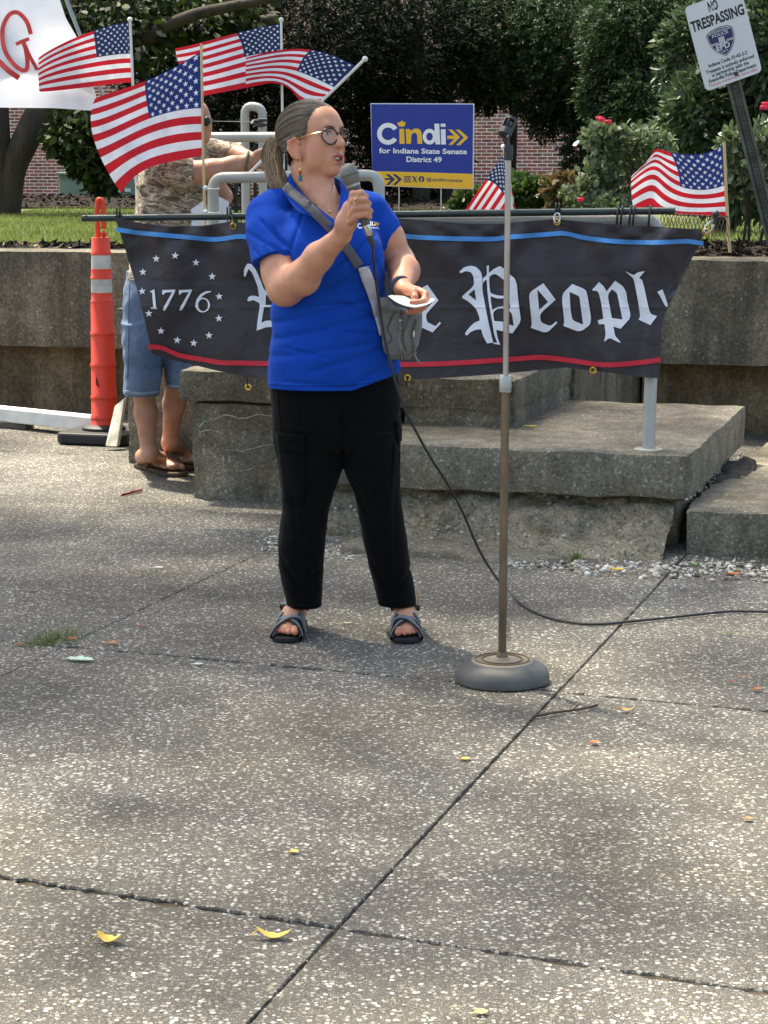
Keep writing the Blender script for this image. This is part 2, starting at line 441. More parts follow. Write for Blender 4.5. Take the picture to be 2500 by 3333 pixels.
# thin patch of grey mortar along its foot
def mortar():
    px_top = [(1120, 1752), (1200, 1750), (1345, 1758), (1435, 1752), (1520, 1768), (1600, 1775), (1700, 1792), (1780, 1806), (1850, 1824)]
    px_bot = [(1110, 1800), (1200, 1802), (1345, 1812), (1435, 1815), (1520, 1822), (1640, 1828), (1720, 1831), (1790, 1831), (1856, 1829)]
    top = [G(x, y, .035 - .027 * min(1, max(0, (x - 1500) / 340))) for x, y in px_top]; bot = [G(x, y, .003) for x, y in px_bot]
    top = catmull(top, 6); bot = catmull(bot, 6); n = len(top); vs = []; fs = []
    for i in range(n):
        w = ZD * (mnoise.noise(top[i] * 30) * .006)
        vs += [bot[i] - ZD * .02, bot[i] + VD * .004 + ZD * .012, top[i] + w, top[i] + w + VD * .06 - ZD * .02]
    for i in range(n - 1):
        for r in range(3): fs.append((i * 4 + r, i * 4 + r + 4, i * 4 + r + 5, i * 4 + r + 1))
    obj('mortar_patch', vs, fs, STEPM, steps, smooth=True)
mortar()

# heaved slab to the right of the steps
rs = thing('raised_slab', 'heaved concrete slab with a broken rounded corner right of the steps', 'concrete slab', UV(-.3, 8.5))
def tilt(q):
    f = (q.y - 7.82) / 3.5
    if q.z > .05: q = Vector((q.x, q.y, q.z - .14 * f))
    d = Vector((q.x + 1.175, q.y - 7.82))
    if d.x < .12 and d.y < .3: q.x += max(0, .03 - d.y * .1) * max(0, 1 - d.x / .12)
    return q
rough_block('slab_body', -1.165, 2.2, 7.80, 11.36, -.02, .175, STEPM, rs, amp=.009, seg=.06, taper=tilt)

# retaining wall
wall = thing('retaining_wall', 'long low concrete retaining wall with overhanging weathered upper course', 'wall', UV(-3, 11.4))
for u0, u1 in ((-9.5, -4.32), (-1.92, 3.8)):
    rough_block('upper_course', u0, u1, 11.2, 11.62, .385, .945, WALLM, wall, amp=.007, seg=.07, rnd=.022)
    rough_block('footing', u0, u1, 11.40, 11.7, -.03, .384, LOWM, wall, amp=.008, seg=.08)
rough_block('upper_course', -4.318, -1.922, 11.32, 11.62, .3, .94, WALLM, wall, amp=.007, seg=.08)

# ------------------------------------------------------------------ loose white gravel
WSTONE = MATS.get('x')
def stone_mat():
    m, nt, b, new, link = nodes('white_gravel')
    g = new('ShaderNodeNewGeometry')
    r = ramp(nt, [(0, S(186, 180, 168)), (.35, S(150, 142, 128)), (.55, S(206, 202, 194)), (.72, S(120, 108, 90)), (.88, S(172, 162, 144))], 'CONSTANT')
    link(g.outputs['Random Per Island'], r.inputs[0]); link(r.outputs[0], b.inputs['Base Color']); b.inputs['Roughness'].default_value = .8
    return m
GRAVM = stone_mat()
ICO = None
def ico():
    bm = bmesh.new(); bmesh.ops.create_icosphere(bm, subdivisions=1, radius=1.0)
    v = np.array([x.co[:] for x in bm.verts]); f = [[q.index for q in p.verts] for p in bm.faces]; bm.free(); return v, f
ICV, ICF = ico()
def stones(name, spots, m, parent=None, label=None, cat=None):
    rr = np.random.RandomState(5); vs = []; fs = []
    for (p, s) in spots:
        sc = s * rr.uniform(.55, 1.25, 3) * np.array([1, 1, .7])
        v = ICV * (1 + rr.uniform(-.22, .22, (len(ICV), 1))) * sc
        a = rr.uniform(0, 6.28); R = np.array([[cos(a), -sin(a), 0], [sin(a), cos(a), 0], [0, 0, 1]])
        b = rr.uniform(-.6, .6); R2 = np.array([[1, 0, 0], [0, cos(b), -sin(b)], [0, sin(b), cos(b)]])
        n = len(vs) * len(ICV); vs.append(v @ (R @ R2).T + np.array(p) + np.array([0, 0, s * .35])); fs += [[i + n for i in f] for f in ICF]
    o = obj(name, np.concatenate(vs), fs, m, parent)
    return tag(o, label, cat, kind='stuff')
gr = random.Random(11); spots = []
for k in range(620):          # the strip along the broken foot of the steps
    x = gr.uniform(1640, 2520); t = gr.betavariate(2, 2)
    y = 1838 + (x - 1640) * .022 + (t - .5) * 78 * min(1, .35 + (x - 1640) / 500)
    spots.append((G(x, y), gr.choice((.004, .005, .007, .008, .010, .013)) * gr.uniform(.7, 1.2)))
for k in range(130):
    x = gr.gauss(900, 28); y = gr.gauss(1772, 22); spots.append((G(x, y), gr.uniform(.003, .009)))
for k in range(90):
    x = gr.gauss(1110, 45); y = gr.gauss(1795, 14); spots.append((G(x, y), gr.uniform(.003, .008)))
for k in range(60):          # stones stuck in and dropped from the rubble face
    u = gr.uniform(-2.6, -1.2); s = gr.random(); foot = 7.80 if u < -2.4 else 7.80 - .18 * min(1, (u + 2.4) / .6)
    spots.append((UV(u, 7.99 + (foot - 8.0) * s ** 1.5, .18 * (1 - s)), gr.uniform(.005, .013)))
for k in range(130):          # on the heaved slab beside the steps
    x = gr.uniform(2225, 2420); y = 1600 - (x - 2225) * .68 + gr.uniform(-6, 40)
    spots.append((G(x, y, .2 - .12 * (x - 2225) / 200), gr.uniform(.003, .009)))
for k in range(240): spots.append((G(gr.uniform(0, 2500), gr.uniform(1500, 3333) if gr.random() < .5 else gr.uniform(1600, 2300)), gr.uniform(.002, .0048)))
stones('loose_gravel', spots, GRAVM, None, 'loose white and tan gravel along the broken foot of the steps', 'gravel')

# ------------------------------------------------------------------ lawn terrace behind the wall
def terr(u, v):
    z = .925
    if v > 12: z += .02 * (v - 12) / 8
    left = 1 / (1 + math.exp((u + 1.5) * .6))
    if v > 19: z += .045 * min(1, (v - 19) / 4)
    if v > 25: z -= .62 * min(1, (v - 25) / 14)
    return z
def terrain():
    us = np.linspace(-40, 40, 60); vs_ = list(np.linspace(11.5, 26, 40)) + list(np.linspace(27, 60, 24)) + [90, 140, 200]
    vs = [UV(u, v, terr(u, v) + .012 * mnoise.noise(Vector((u * .8, v * .8, 0)))) for v in vs_ for u in us]; n = len(us)
    fs = [(j * n + i, j * n + i + 1, (j + 1) * n + i + 1, (j + 1) * n + i) for j in range(len(vs_) - 1) for i in range(n - 1)]
    m, nt, b, new, link = nodes('lawn_soil')
    vec = coords(nt); nz = tex(nt, 'Noise', 3, 8, vec); r = ramp(nt, [(.3, S(66, 72, 38)), (.7, S(92, 102, 50))]); link(nz.outputs['Fac'], r.inputs[0])
    link(r.outputs[0], b.inputs['Base Color']); b.inputs['Roughness'].default_value = .95
    tag(obj('lawn', vs, fs, m, smooth=True), kind='structure')
terrain()
def bed(name, u0, u1, v0, v1, up=.014):
    us = np.linspace(u0, u1, 40); vs_ = np.linspace(v0, v1, 30); n = len(us)
    vs = [UV(u, v + .12 * mnoise.noise(Vector((u * 1.3, v, 3))), terr(u, v) + up + .012 * mnoise.noise(Vector((u * .8, v * .8, 0))) + .012 * mnoise.noise(Vector((u * 5, v * 5, 1)))) for v in vs_ for u in us]
    fs = [(j * n + i, j * n + i + 1, (j + 1) * n + i + 1, (j + 1) * n + i) for j in range(len(vs_) - 1) for i in range(n - 1)]
    tag(obj(name, vs, fs, mat('mulch_bed', S(40, 33, 28), .95, var=.5, scale=22, bmp=1.0, bscale=60, bdist=.03, spec=.1), smooth=True), kind='structure')
bed('mulch_bed', -14, 9, 20.2, 34); bed('mulch_bed', -1.9, 4.5, 11.62, 13.5); bed('mulch_bed', -9.5, -1.9, 11.62, 12.1)
def fastmesh(name, V, nper, m, parent=None, smooth=False):
    """mesh of separate polygons with nper corners each; V = (n*nper, 3)"""
    base = np.array(org(parent)); V = np.ascontiguousarray(V - base, dtype=np.float32); n = len(V) // nper
    me = bpy.data.meshes.new(name); me.vertices.add(len(V)); me.vertices.foreach_set('co', V.ravel())
    me.loops.add(len(V)); me.loops.foreach_set('vertex_index', np.arange(len(V), dtype=np.int32))
    me.polygons.add(n); me.polygons.foreach_set('loop_start', np.arange(0, len(V), nper, dtype=np.int32))
    try: me.polygons.foreach_set('loop_total', np.full(n, nper, dtype=np.int32))
    except Exception: pass
    me.materials.append(m); me.update(calc_edges=True); me.validate()
    o = bpy.data.objects.new(name, me); COL.objects.link(o)
    if parent is not None: o.parent = parent
    ORG[o.name] = Vector(base); return o
def leaf_mat(name, cols, rough=.5, trans=.3, spec=.4):
    m, nt, b, new, link = nodes(name)
    g = new('ShaderNodeNewGeometry')
    r = ramp(nt, [(i / max(1, len(cols) - 1), c) for i, c in enumerate(cols)]); link(g.outputs['Random Per Island'], r.inputs[0])
    nz = tex(nt, 'Noise', 1.1, 3, coords(nt)); nr = ramp(nt, [(.3, .62), (.7, 1.25)]); link(nz.outputs['Fac'], nr.inputs[0])
    c = mixc(nt, 1.0, r.outputs[0], nr.outputs[0], 'MULTIPLY')
    link(c, b.inputs['Base Color']); b.inputs['Roughness'].default_value = rough; b.inputs['Specular IOR Level'].default_value = spec
    t = new('ShaderNodeBsdfTranslucent'); link(c, t.inputs['Color']); mx = new('ShaderNodeMixShader'); mx.inputs[0].default_value = trans
    link(b.outputs[0], mx.inputs[1]); link(t.outputs[0], mx.inputs[2]); link(mx.outputs[0], nt.nodes['Material Output'].inputs['Surface'])
    return m
NR = np.random.RandomState(21)
GRASSM = leaf_mat('grass', [S(84, 98, 44), S(104, 118, 56), S(132, 140, 76), S(94, 108, 50)], .6, .35, .3)
def blades(spots, hmin, hmax, w):
    n = len(spots); P = np.array(spots); a = NR.uniform(0, 6.28, n); h = NR.uniform(hmin, hmax, n); lean = NR.normal(0, .45, (n, 2))
    side = np.stack([np.cos(a), np.sin(a), np.zeros(n)], 1) * (w * NR.uniform(.7, 1.3, n))[:, None]
    tip = P + np.stack([lean[:, 0] * h, lean[:, 1] * h, h], 1)
    V = np.stack([P - side, P + side, tip], 1).reshape(-1, 3); return V
sp = []
for (u0, u1, v0, v1, n) in ((-9.5, -4.3, 12.05, 20.0, 64000), (-2.2, 4.5, 13.4, 19, 34000), (-4.3, -2.2, 12.1, 18.5, 9000)):
    for _ in range(n):
        u = rng.uniform(u0, u1); v = v0 + (v1 - v0) * rng.random() ** 1.25
        p = UV(u, v, terr(u, v)); sp.append((p.x, p.y, p.z))
tag(fastmesh('grass', blades(sp, .022, .055, .003), 3, GRASSM), 'sunlit green lawn grass on the terrace above the wall', 'grass', kind='stuff')
# bark mulch
MULM = leaf_mat('bark_mulch', [S(30, 25, 22), S(52, 42, 34), S(22, 19, 18), S(70, 54, 42)], .9, 0.0, .2)
PALEM = leaf_mat('pale_chips', [S(168, 150, 120), S(140, 122, 96), S(60, 52, 44), S(188, 172, 144)], .9, 0.0, .2)
def chips(areas, size):
    C = []; 
    for (u0, u1, v0, v1, n) in areas:
        for _ in range(n):
            u, v = rng.uniform(u0, u1), rng.uniform(v0, v1); p = UV(u, v, terr(u, v) + rng.uniform(.0, .03)); C.append((p.x, p.y, p.z))
    C = np.array(C); n = len(C); d = NR.normal(0, 1, (n, 3)) * [1, 1, .45]; d /= np.linalg.norm(d, axis=1)[:, None]
    e = np.cross(d, NR.normal(0, 1, (n, 3))); e /= np.linalg.norm(e, axis=1)[:, None]
    L = (size * NR.uniform(.6, 1.8, n))[:, None]; w = (size * NR.uniform(.2, .45, n))[:, None]
    return np.stack([C - d * L, C - e * w, C + d * L, C + e * w], 1).reshape(-1, 3)
tag(fastmesh('bark_mulch', chips([(-9.5, -4.3, 11.62, 12.1, 2600), (-1.9, 4.2, 11.62, 13.6, 7000), (-12, 6, 20.3, 25.5, 9000), (-4.3, -1.9, 11.62, 12.2, 700)], .035), 4, MULM), 'dark bark mulch along the wall top and under the trees', 'mulch', kind='stuff')
tag(fastmesh('pale_chips', chips([(-9.5, -5.6, 11.62, 11.86, 900), (-5.6, -4.6, 11.62, 11.8, 100)], .03), 4, PALEM), 'pale wood chips lying along the top of the wall', 'wood chips', kind='stuff')

# ------------------------------------------------------------------ brick building
VB = 41.0
bld = thing('brick_building', 'red brick building with pale mortar seen through gaps in the trees', 'building', UV(0, VB))
MORT = mat('mortar_joint', S(236, 222, 210), .95, var=.2, scale=6, bmp=.3, bscale=80)
def brickmat(name, island):
    m, nt, b, new, link = nodes(name)
    if island: g = new('ShaderNodeNewGeometry'); src = g.outputs['Random Per Island']
    else: g = new('ShaderNodeObjectInfo'); src = g.outputs['Random']
    r = ramp(nt, [(0, S(138, 72, 66)), (.25, S(152, 86, 76)), (.5, S(126, 74, 70)), (.7, S(160, 94, 84)), (.9, S(130, 98, 94)), (1, S(112, 64, 62))]); link(src, r.inputs[0])
    nz = tex(nt, 'Noise', 25, 5, coords(nt)); nr = ramp(nt, [(.3, .8), (.7, 1.15)]); link(nz.outputs['Fac'], nr.inputs[0])
    link(mixc(nt, 1.0, r.outputs[0], nr.outputs[0], 'MULTIPLY'), b.inputs['Base Color']); b.inputs['Roughness'].default_value = .9
    bump(nt, b, nz.outputs['Fac'], .3, .004); return m
BRK, BRKI = brickmat('brick_mass', True), brickmat('brick', False)
mb = MB(); mb.box(UV(-8, VB + .26, 4.4), UD * 36, VD * .25, ZD * 4.4); mb.build('wall', MORT, bld)
mb = MB(); mb.box(UV(-8, VB + .3, 8.95), UD * 36.2, VD * .4, ZD * .14); mb.build('coping', STEPM, bld)
bw, bh, pu, pz = .188, .052, .203, .0677
bmesh_b = None; near = []; rest = []
uL, uR = -27.0, 14.0
for kz in range(2, 76):
    z = kz * pz
    for ku in range(int(uL / pu), int(uR / pu)):
        u = (ku + .5 * (kz % 2)) * pu
        p = UV(u, VB, z)
        d = p - EYE; dep = d.y * CPT - d.z * SPT
        px = W / 2 + F * d.x / dep; py = H / 2 - F * (d.y * SPT + d.z * CPT) / dep
        if 1545 < px < 1895 and 455 < py < 692 and len(near) < 300: near.append((u, z))
        else: rest.append((u, z))
def brickmesh():
    m_ = MB(); m_.box((0, 0, 0), UD * (bw / 2), VD * .02, ZD * (bh / 2)); me = bpy.data.meshes.new('brick'); me.from_pydata([tuple(v) for v in m_.v], [], m_.f); me.materials.append(BRKI); return me
BME = brickmesh(); br = random.Random(4)
for (u, z) in near:
    o = bpy.data.objects.new('brick', BME); COL.objects.link(o); o.parent = bld; o.location = UV(u, VB + .026 + br.uniform(-.002, .002), z) - org(bld)
mb = MB()
for (u, z) in rest: mb.box(UV(u, VB + .026, z), UD * (bw / 2), VD * .02, ZD * (bh / 2))
tag(obj('brickwork', mb.v, mb.f, BRK, bld), kind='stuff')

# ------------------------------------------------------------------ green electrical cabinet
CABM = mat('cabinet_paint', S(112, 128, 112), .55, var=.08, scale=3, bmp=.1)
c0 = AT(318, 690, 33); cab = thing('electrical_cabinet', 'green metal utility cabinet standing against the brick wall at left', 'cabinet', (c0.x, c0.y, terr(*uvof(c0))))
l, r_, tp = AT(190, 568, 33), AT(452, 568, 33), AT(320, 568, 33)
hw = (r_.x - l.x) / 2; cx = (r_.x + l.x) / 2; z0 = terr(*uvof(c0)) - .1
mb = MB(); mb.box((cx, 33.35, (tp.z + z0) / 2), Vector((hw, 0, 0)), Vector((0, .35, 0)), Vector((0, 0, (tp.z - z0) / 2))); mb.build('housing', CABM, cab, bevel=.02)
mb = MB(); mb.box((cx, 33.33, tp.z + .012), Vector((hw + .03, 0, 0)), Vector((0, .4, 0)), Vector((0, 0, .022))); mb.build('lid', CABM, cab, bevel=.01)
for s in (-1, 1):
    mb = MB(); mb.box((cx + s * hw * .5, 32.985, (tp.z + z0) / 2 - .02), Vector((hw * .47, 0, 0)), Vector((0, .018, 0)), Vector((0, 0, (tp.z - z0) / 2 - .07))); mb.build('door', CABM, cab, bevel=.008)
mb = MB(); mb.box((cx + .62 * hw, 32.958, AT(425, 619, 33).z), Vector((.11, 0, 0)), Vector((0, .006, 0)), Vector((0, 0, .028))); mb.build('number_plate', mat('pale_plate', S(200, 205, 195), .6), cab)
# ------------------------------------------------------------------ trees and shrubs
def rot_to(dirs):
    """orthonormal frames (d, e, n) for many directions"""
    n = len(dirs); d = dirs / np.linalg.norm(dirs, axis=1)[:, None]
    e = np.cross(d, NR.normal(0, 1, (n, 3))); e /= np.linalg.norm(e, axis=1)[:, None]
    return d, e
def leaves(C, dirs, L, wr, jit=.5, shape='diamond'):
    """leaf-shaped 6-gons or quads at C pointing along dirs"""
    n = len(C); d, e = rot_to(dirs + NR.normal(0, jit, (n, 3)))
    Ln = (L * NR.uniform(.65, 1.3, n))[:, None]; w = Ln * wr
    if shape == 'oval':
        nrm = np.cross(d, e)
        return np.stack([C, C + d * Ln * .3 + e * w, C + d * Ln * .72 + e * w * .8 - nrm * Ln * .05, C + d * Ln - nrm * Ln * .15, C + d * Ln * .72 - e * w * .8 - nrm * Ln * .05, C + d * Ln * .3 - e * w], 1).reshape(-1, 3), 6
    return np.stack([C, C + d * Ln * .45 + e * w, C + d * Ln, C + d * Ln * .45 - e * w], 1).reshape(-1, 3), 4
def blob_pts(c, r, n, shell=.55):
    v = NR.normal(0, 1, (n, 3)); v /= np.linalg.norm(v, axis=1)[:, None]
    rr = (shell + (1 - shell) * NR.random_sample(n) ** .6)[:, None]
    lump = np.array([1 + .28 * mnoise.noise(Vector(tuple(x * 2.2 + np.array(c)))) for x in v])[:, None]
    return np.array(c) + v * rr * lump * np.array(r), v
def px_blob(px, py, d, rx, ry, rz=None):
    c = AT(px, py, d); k = d / F; return (c, (rx * k, (rz if rz else min(rx, ry) * k), ry * k))
BARK = mat('bark', S(58, 50, 42), .95, var=.35, scale=9, bmp=.8, bscale=35, bdist=.02, stretch=(1, 1, .25))
def trunk(name, pts, rs, parent, m=None):
    pts = catmull(pts, 6); n = len(pts)
    rr = [np.interp(i / (n - 1), np.linspace(0, 1, len(rs)), rs) for i in range(n)]
    mb = MB(); mb.tube(pts, rr, 12); o = mb.build(name, m or BARK, parent, smooth=True); return o
def gz(p): return terr(*uvof(p))

# cedar foliage: flat drooping sprays made of many fine slivers
def sprays(cent, out, n_per, L, droop=.5):
    n = len(cent); d = out + np.array([0, 0, -droop]) + NR.normal(0, .35, (n, 3)); d /= np.linalg.norm(d, axis=1)[:, None]
    e = np.cross(d, NR.normal(0, 1, (n, 3))); e /= np.linalg.norm(e, axis=1)[:, None]
    Cs = []; Ds = []
    for k in range(n_per):
        t = NR.uniform(0, 1, n)[:, None]; side = NR.choice([-1, 1], n)[:, None]
        Cs.append(cent + d * t * L); Ds.append(d * .8 + e * side * (.9 - .5 * t))
    return np.concatenate(Cs), np.concatenate(Ds)
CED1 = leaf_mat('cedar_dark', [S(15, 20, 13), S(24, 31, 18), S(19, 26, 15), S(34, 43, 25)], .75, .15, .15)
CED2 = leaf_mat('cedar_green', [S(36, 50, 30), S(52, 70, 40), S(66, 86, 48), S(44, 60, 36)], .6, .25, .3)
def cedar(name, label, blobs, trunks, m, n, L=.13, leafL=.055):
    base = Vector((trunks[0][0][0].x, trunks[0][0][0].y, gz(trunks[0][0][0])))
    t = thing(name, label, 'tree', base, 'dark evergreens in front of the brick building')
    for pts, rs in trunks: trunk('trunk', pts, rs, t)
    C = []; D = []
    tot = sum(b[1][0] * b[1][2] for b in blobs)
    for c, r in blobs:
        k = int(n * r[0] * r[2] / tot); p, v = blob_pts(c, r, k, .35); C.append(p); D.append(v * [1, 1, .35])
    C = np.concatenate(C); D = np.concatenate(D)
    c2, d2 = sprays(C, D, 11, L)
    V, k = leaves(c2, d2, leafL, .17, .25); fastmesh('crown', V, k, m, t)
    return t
def vtrunk(px, d, y0, y1, r0, r1, lean=0):
    a = AT(px, y0, d); b = AT(px + lean, y1, d); a.z = min(a.z, gz(a) - .05)
    return ([a, a.lerp(b, .35) + Vector((r0 * .5, 0, 0)), a.lerp(b, .7) - Vector((r0 * .4, 0, 0)), b], [r0, r0 * .85, (r0 + r1) / 2, r1])
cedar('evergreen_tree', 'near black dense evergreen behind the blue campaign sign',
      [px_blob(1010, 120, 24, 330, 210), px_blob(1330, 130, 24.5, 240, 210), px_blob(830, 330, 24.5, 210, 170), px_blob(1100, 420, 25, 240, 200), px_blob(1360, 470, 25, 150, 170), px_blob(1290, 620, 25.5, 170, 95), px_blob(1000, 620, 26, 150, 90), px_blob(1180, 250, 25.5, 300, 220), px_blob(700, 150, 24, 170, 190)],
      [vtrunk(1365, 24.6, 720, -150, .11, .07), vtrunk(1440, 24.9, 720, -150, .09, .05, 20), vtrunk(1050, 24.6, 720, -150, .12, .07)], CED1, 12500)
cedar('evergreen_tree', 'tall feathery evergreen with drooping boughs left of the rose bush',
      [px_blob(1620, 110, 25, 190, 190), px_blob(1600, 285, 25.4, 90, 65), px_blob(1860, 130, 24.5, 190, 200), px_blob(1770, 335, 24.6, 80, 50), px_blob(1772, 405, 24.6, 34, 34), px_blob(1880, 330, 24.5, 100, 80), px_blob(1880, 480, 24.3, 32, 100)],
      [vtrunk(1925, 25, 730, -150, .09, .06, -20), vtrunk(1665, 25.8, 250, -150, .06, .05)], CED2, 8200)
cedar('evergreen_tree', 'mid green feathery evergreen beside the no trespassing sign',
      [px_blob(2080, 110, 22.5, 170, 170), px_blob(2010, 300, 22.5, 110, 120), px_blob(2130, 330, 22, 130, 120), px_blob(2010, 420, 22.5, 70, 60), px_blob(2250, 60, 22.5, 140, 120)],
      [vtrunk(1985, 22.7, 730, -150, .10, .06, 15)], CED2, 7000)
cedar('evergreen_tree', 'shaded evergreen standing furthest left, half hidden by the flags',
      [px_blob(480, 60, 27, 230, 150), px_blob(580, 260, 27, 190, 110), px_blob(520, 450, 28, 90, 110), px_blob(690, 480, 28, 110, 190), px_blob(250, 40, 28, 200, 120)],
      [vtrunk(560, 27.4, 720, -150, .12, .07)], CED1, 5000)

# magnolia at the left, two stems and broad hanging leaves
MAG = leaf_mat('magnolia_leaf', [S(22, 31, 14), S(32, 43, 17), S(46, 60, 22), S(26, 36, 14), S(70, 84, 32)], .6, .25, .2)
b0 = AT(10, 660, 20); mag = thing('broadleaf_tree', 'two stemmed broadleaf tree with dark trunk at the left edge', 'tree', (b0.x, b0.y, gz(b0)))
def pt(x, y, d): return AT(x, y, d)
q0 = AT(5, 665, 20); q0.z = gz(q0) - .05
trunk('trunk', [q0, pt(-2, 560, 20), pt(-8, 420, 20), pt(-20, 200, 20), pt(-40, -120, 20)], [.15, .11, .115, .11, .09], mag)
trunk('trunk', [q0 + Vector((.05, .0, 0)), pt(42, 560, 20), pt(82, 460, 20), pt(140, 345, 20.1), pt(230, 230, 20.3), pt(420, 150, 20.6), pt(640, 110, 21), pt(900, 60, 21.3)], [.12, .12, .13, .125, .11, .10, .08, .05], mag)
trunk('limb', [pt(420, 150, 20.6), pt(600, 60, 20.5), pt(760, 20, 20.4), pt(980, -20, 20.3)], [.08, .06, .05, .03], mag)
bl = [px_blob(255, 430, 19.6, 110, 90), px_blob(300, 520, 19.5, 80, 70), px_blob(200, 400, 20.4, 90, 60), px_blob(340, 590, 19.4, 50, 40), px_blob(60, 80, 20.5, 200, 150), px_blob(330, 110, 20.6, 220, 130), px_blob(620, 60, 20.8, 260, 90), px_blob(620, 190, 21.2, 130, 70)]
C = []; D = []
for (c, r), n in zip(bl, (800, 520, 500, 180, 1300, 1300, 1100, 420)):
    p, v = blob_pts(c, r, n, .3); C.append(p); D.append(v * [1, 1, .3] + [0, 0, -.7])
V, k = leaves(np.concatenate(C), np.concatenate(D), .10, .25, .55, 'oval'); fastmesh('crown', V, k, MAG, mag)

# dense willow-leaved shrub at the right
SHR = leaf_mat('shrub_leaf', [S(52, 66, 44), S(70, 88, 58), S(88, 104, 72), S(60, 76, 50)], .45, .25, .45)
b0 = AT(2330, 700, 15.6); shr = thing('leafy_shrub', 'dense shrub of long narrow leaves behind the no trespassing sign', 'shrub', (b0.x, b0.y, gz(b0)))
for k_, (x, y, l) in enumerate(((2300, 300, -40), (2380, 250, 30), (2430, 200, 60), (2330, 420, 0))):
    a = AT(2340 + k_ * 14, 720, 15.8); a.z = gz(a) - .03; b = AT(x, y, 15.8); trunk('stem', [a, a.lerp(b, .5) + Vector((.05, 0, .1)), b], [.035, .025, .012], shr)
C = []; D = []
for (c, r), n in zip([px_blob(2290, 380, 15.5, 130, 150), px_blob(2420, 300, 15.6, 150, 190), px_blob(2260, 180, 16, 110, 150), px_blob(2400, 90, 16, 170, 140), px_blob(2300, 560, 15.6, 100, 110), px_blob(2450, 560, 15.4, 130, 130), px_blob(2190, 420, 15.8, 50, 60), px_blob(2520, 150, 15.3, 130, 200)], (1800, 2600, 1500, 2000, 1000, 1600, 260, 1900)):
    p, v = blob_pts(c, r, n, .45); C.append(p); D.append(v + [0, 0, -.25])
V, k = leaves(np.concatenate(C), np.concatenate(D), .10, .15, .5, 'oval'); fastmesh('crown', V, k, SHR, shr)

# rose bushes
ROS = leaf_mat('rose_leaf', [S(70, 84, 56), S(94, 108, 74), S(116, 130, 96), S(82, 96, 62), S(160, 168, 144)], .36, .25, .5)
REDP = mat('rose_petal', S(200, 40, 72), .5, var=.2, scale=40, trans=.25)
def rosebush(label, stems, blobs, counts, blooms, d):
    b = AT(stems[0][0], 715, d); t = thing('rose_bush', label, 'rose bush', (b.x, b.y, gz(b)), 'rose bushes on the terrace')
    for (x0, x1, y1) in stems:
        a = AT(x0, 715, d); a.z = gz(a) - .03; e = AT(x1, y1, d)
        mb = MB(); pts = catmull([a, a.lerp(e, .5) + Vector((rng.uniform(-.08, .08), rng.uniform(-.1, .1), .05)), e], 6); mb.tube(pts, [np.interp(i / (len(pts) - 1), [0, 1], [.011, .004]) for i in range(len(pts))], 6); mb.build('stem', BARK, t, smooth=True)
    C = []; D = []
    for bb, n in zip(blobs, counts):
        p, v = blob_pts(*bb, n, .25); C.append(p); D.append(v + [0, 0, .1])
    V, k = leaves(np.concatenate(C), np.concatenate(D), .055, .32, .8, 'oval'); fastmesh('foliage', V, k, ROS, t)
    for (x, y, dd) in blooms:
        c = AT(x, y, dd); mb = MB()
        for q in range(14):
            a = q * 2.4; r = .009 + .0015 * q; e = Vector((cos(a), sin(a) * .8 - .5, .5)).normalized(); s_ = e.cross(ZD).normalized(); u_ = s_.cross(e)
            o = c + e * r * .8; mb.add([o - s_ * .010 - u_ * .007, o + s_ * .010 - u_ * .007, o + s_ * .011 + u_ * .01 + e * .006, o + u_ * .014 + e * .003, o - s_ * .011 + u_ * .01 + e * .006], [(0, 1, 2, 3, 4)])
        mb.build('bloom', REDP, t)
rosebush('sprawling rose bush with red blooms beside the right end of the banner', [(1990, 1960, 430), (2030, 2080, 430), (2060, 2160, 470), (1980, 1900, 600), (2020, 1940, 520), (2040, 2020, 400)],
         [px_blob(1960, 450, 14.2, 60, 45), px_blob(2060, 470, 14.2, 90, 60), px_blob(2140, 480, 14.3, 60, 50), px_blob(1960, 570, 14.2, 70, 70), px_blob(1900, 640, 14.1, 70, 50), px_blob(2060, 600, 14.3, 90, 90), px_blob(1990, 680, 14, 110, 40)],
         (300, 430, 260, 370, 300, 540, 300), [(1957, 395, 14), (1978, 402, 13.95), (1889, 655, 13.8), (1949, 390, 14.05)], 14.2)
rosebush('rose bush with a red bloom under the sign post at right', [(2440, 2400, 480), (2470, 2480, 450), (2420, 2370, 520)],
         [px_blob(2390, 470, 13.2, 50, 45), px_blob(2430, 540, 13.2, 75, 70), px_blob(2380, 600, 13.3, 40, 50), px_blob(2490, 480, 13, 50, 80), px_blob(2480, 620, 13.2, 50, 40)],
         (230, 420, 160, 300, 130), [(2489, 345, 13.1), (2496, 358, 13.1), (2484, 356, 13.05)], 13.2)
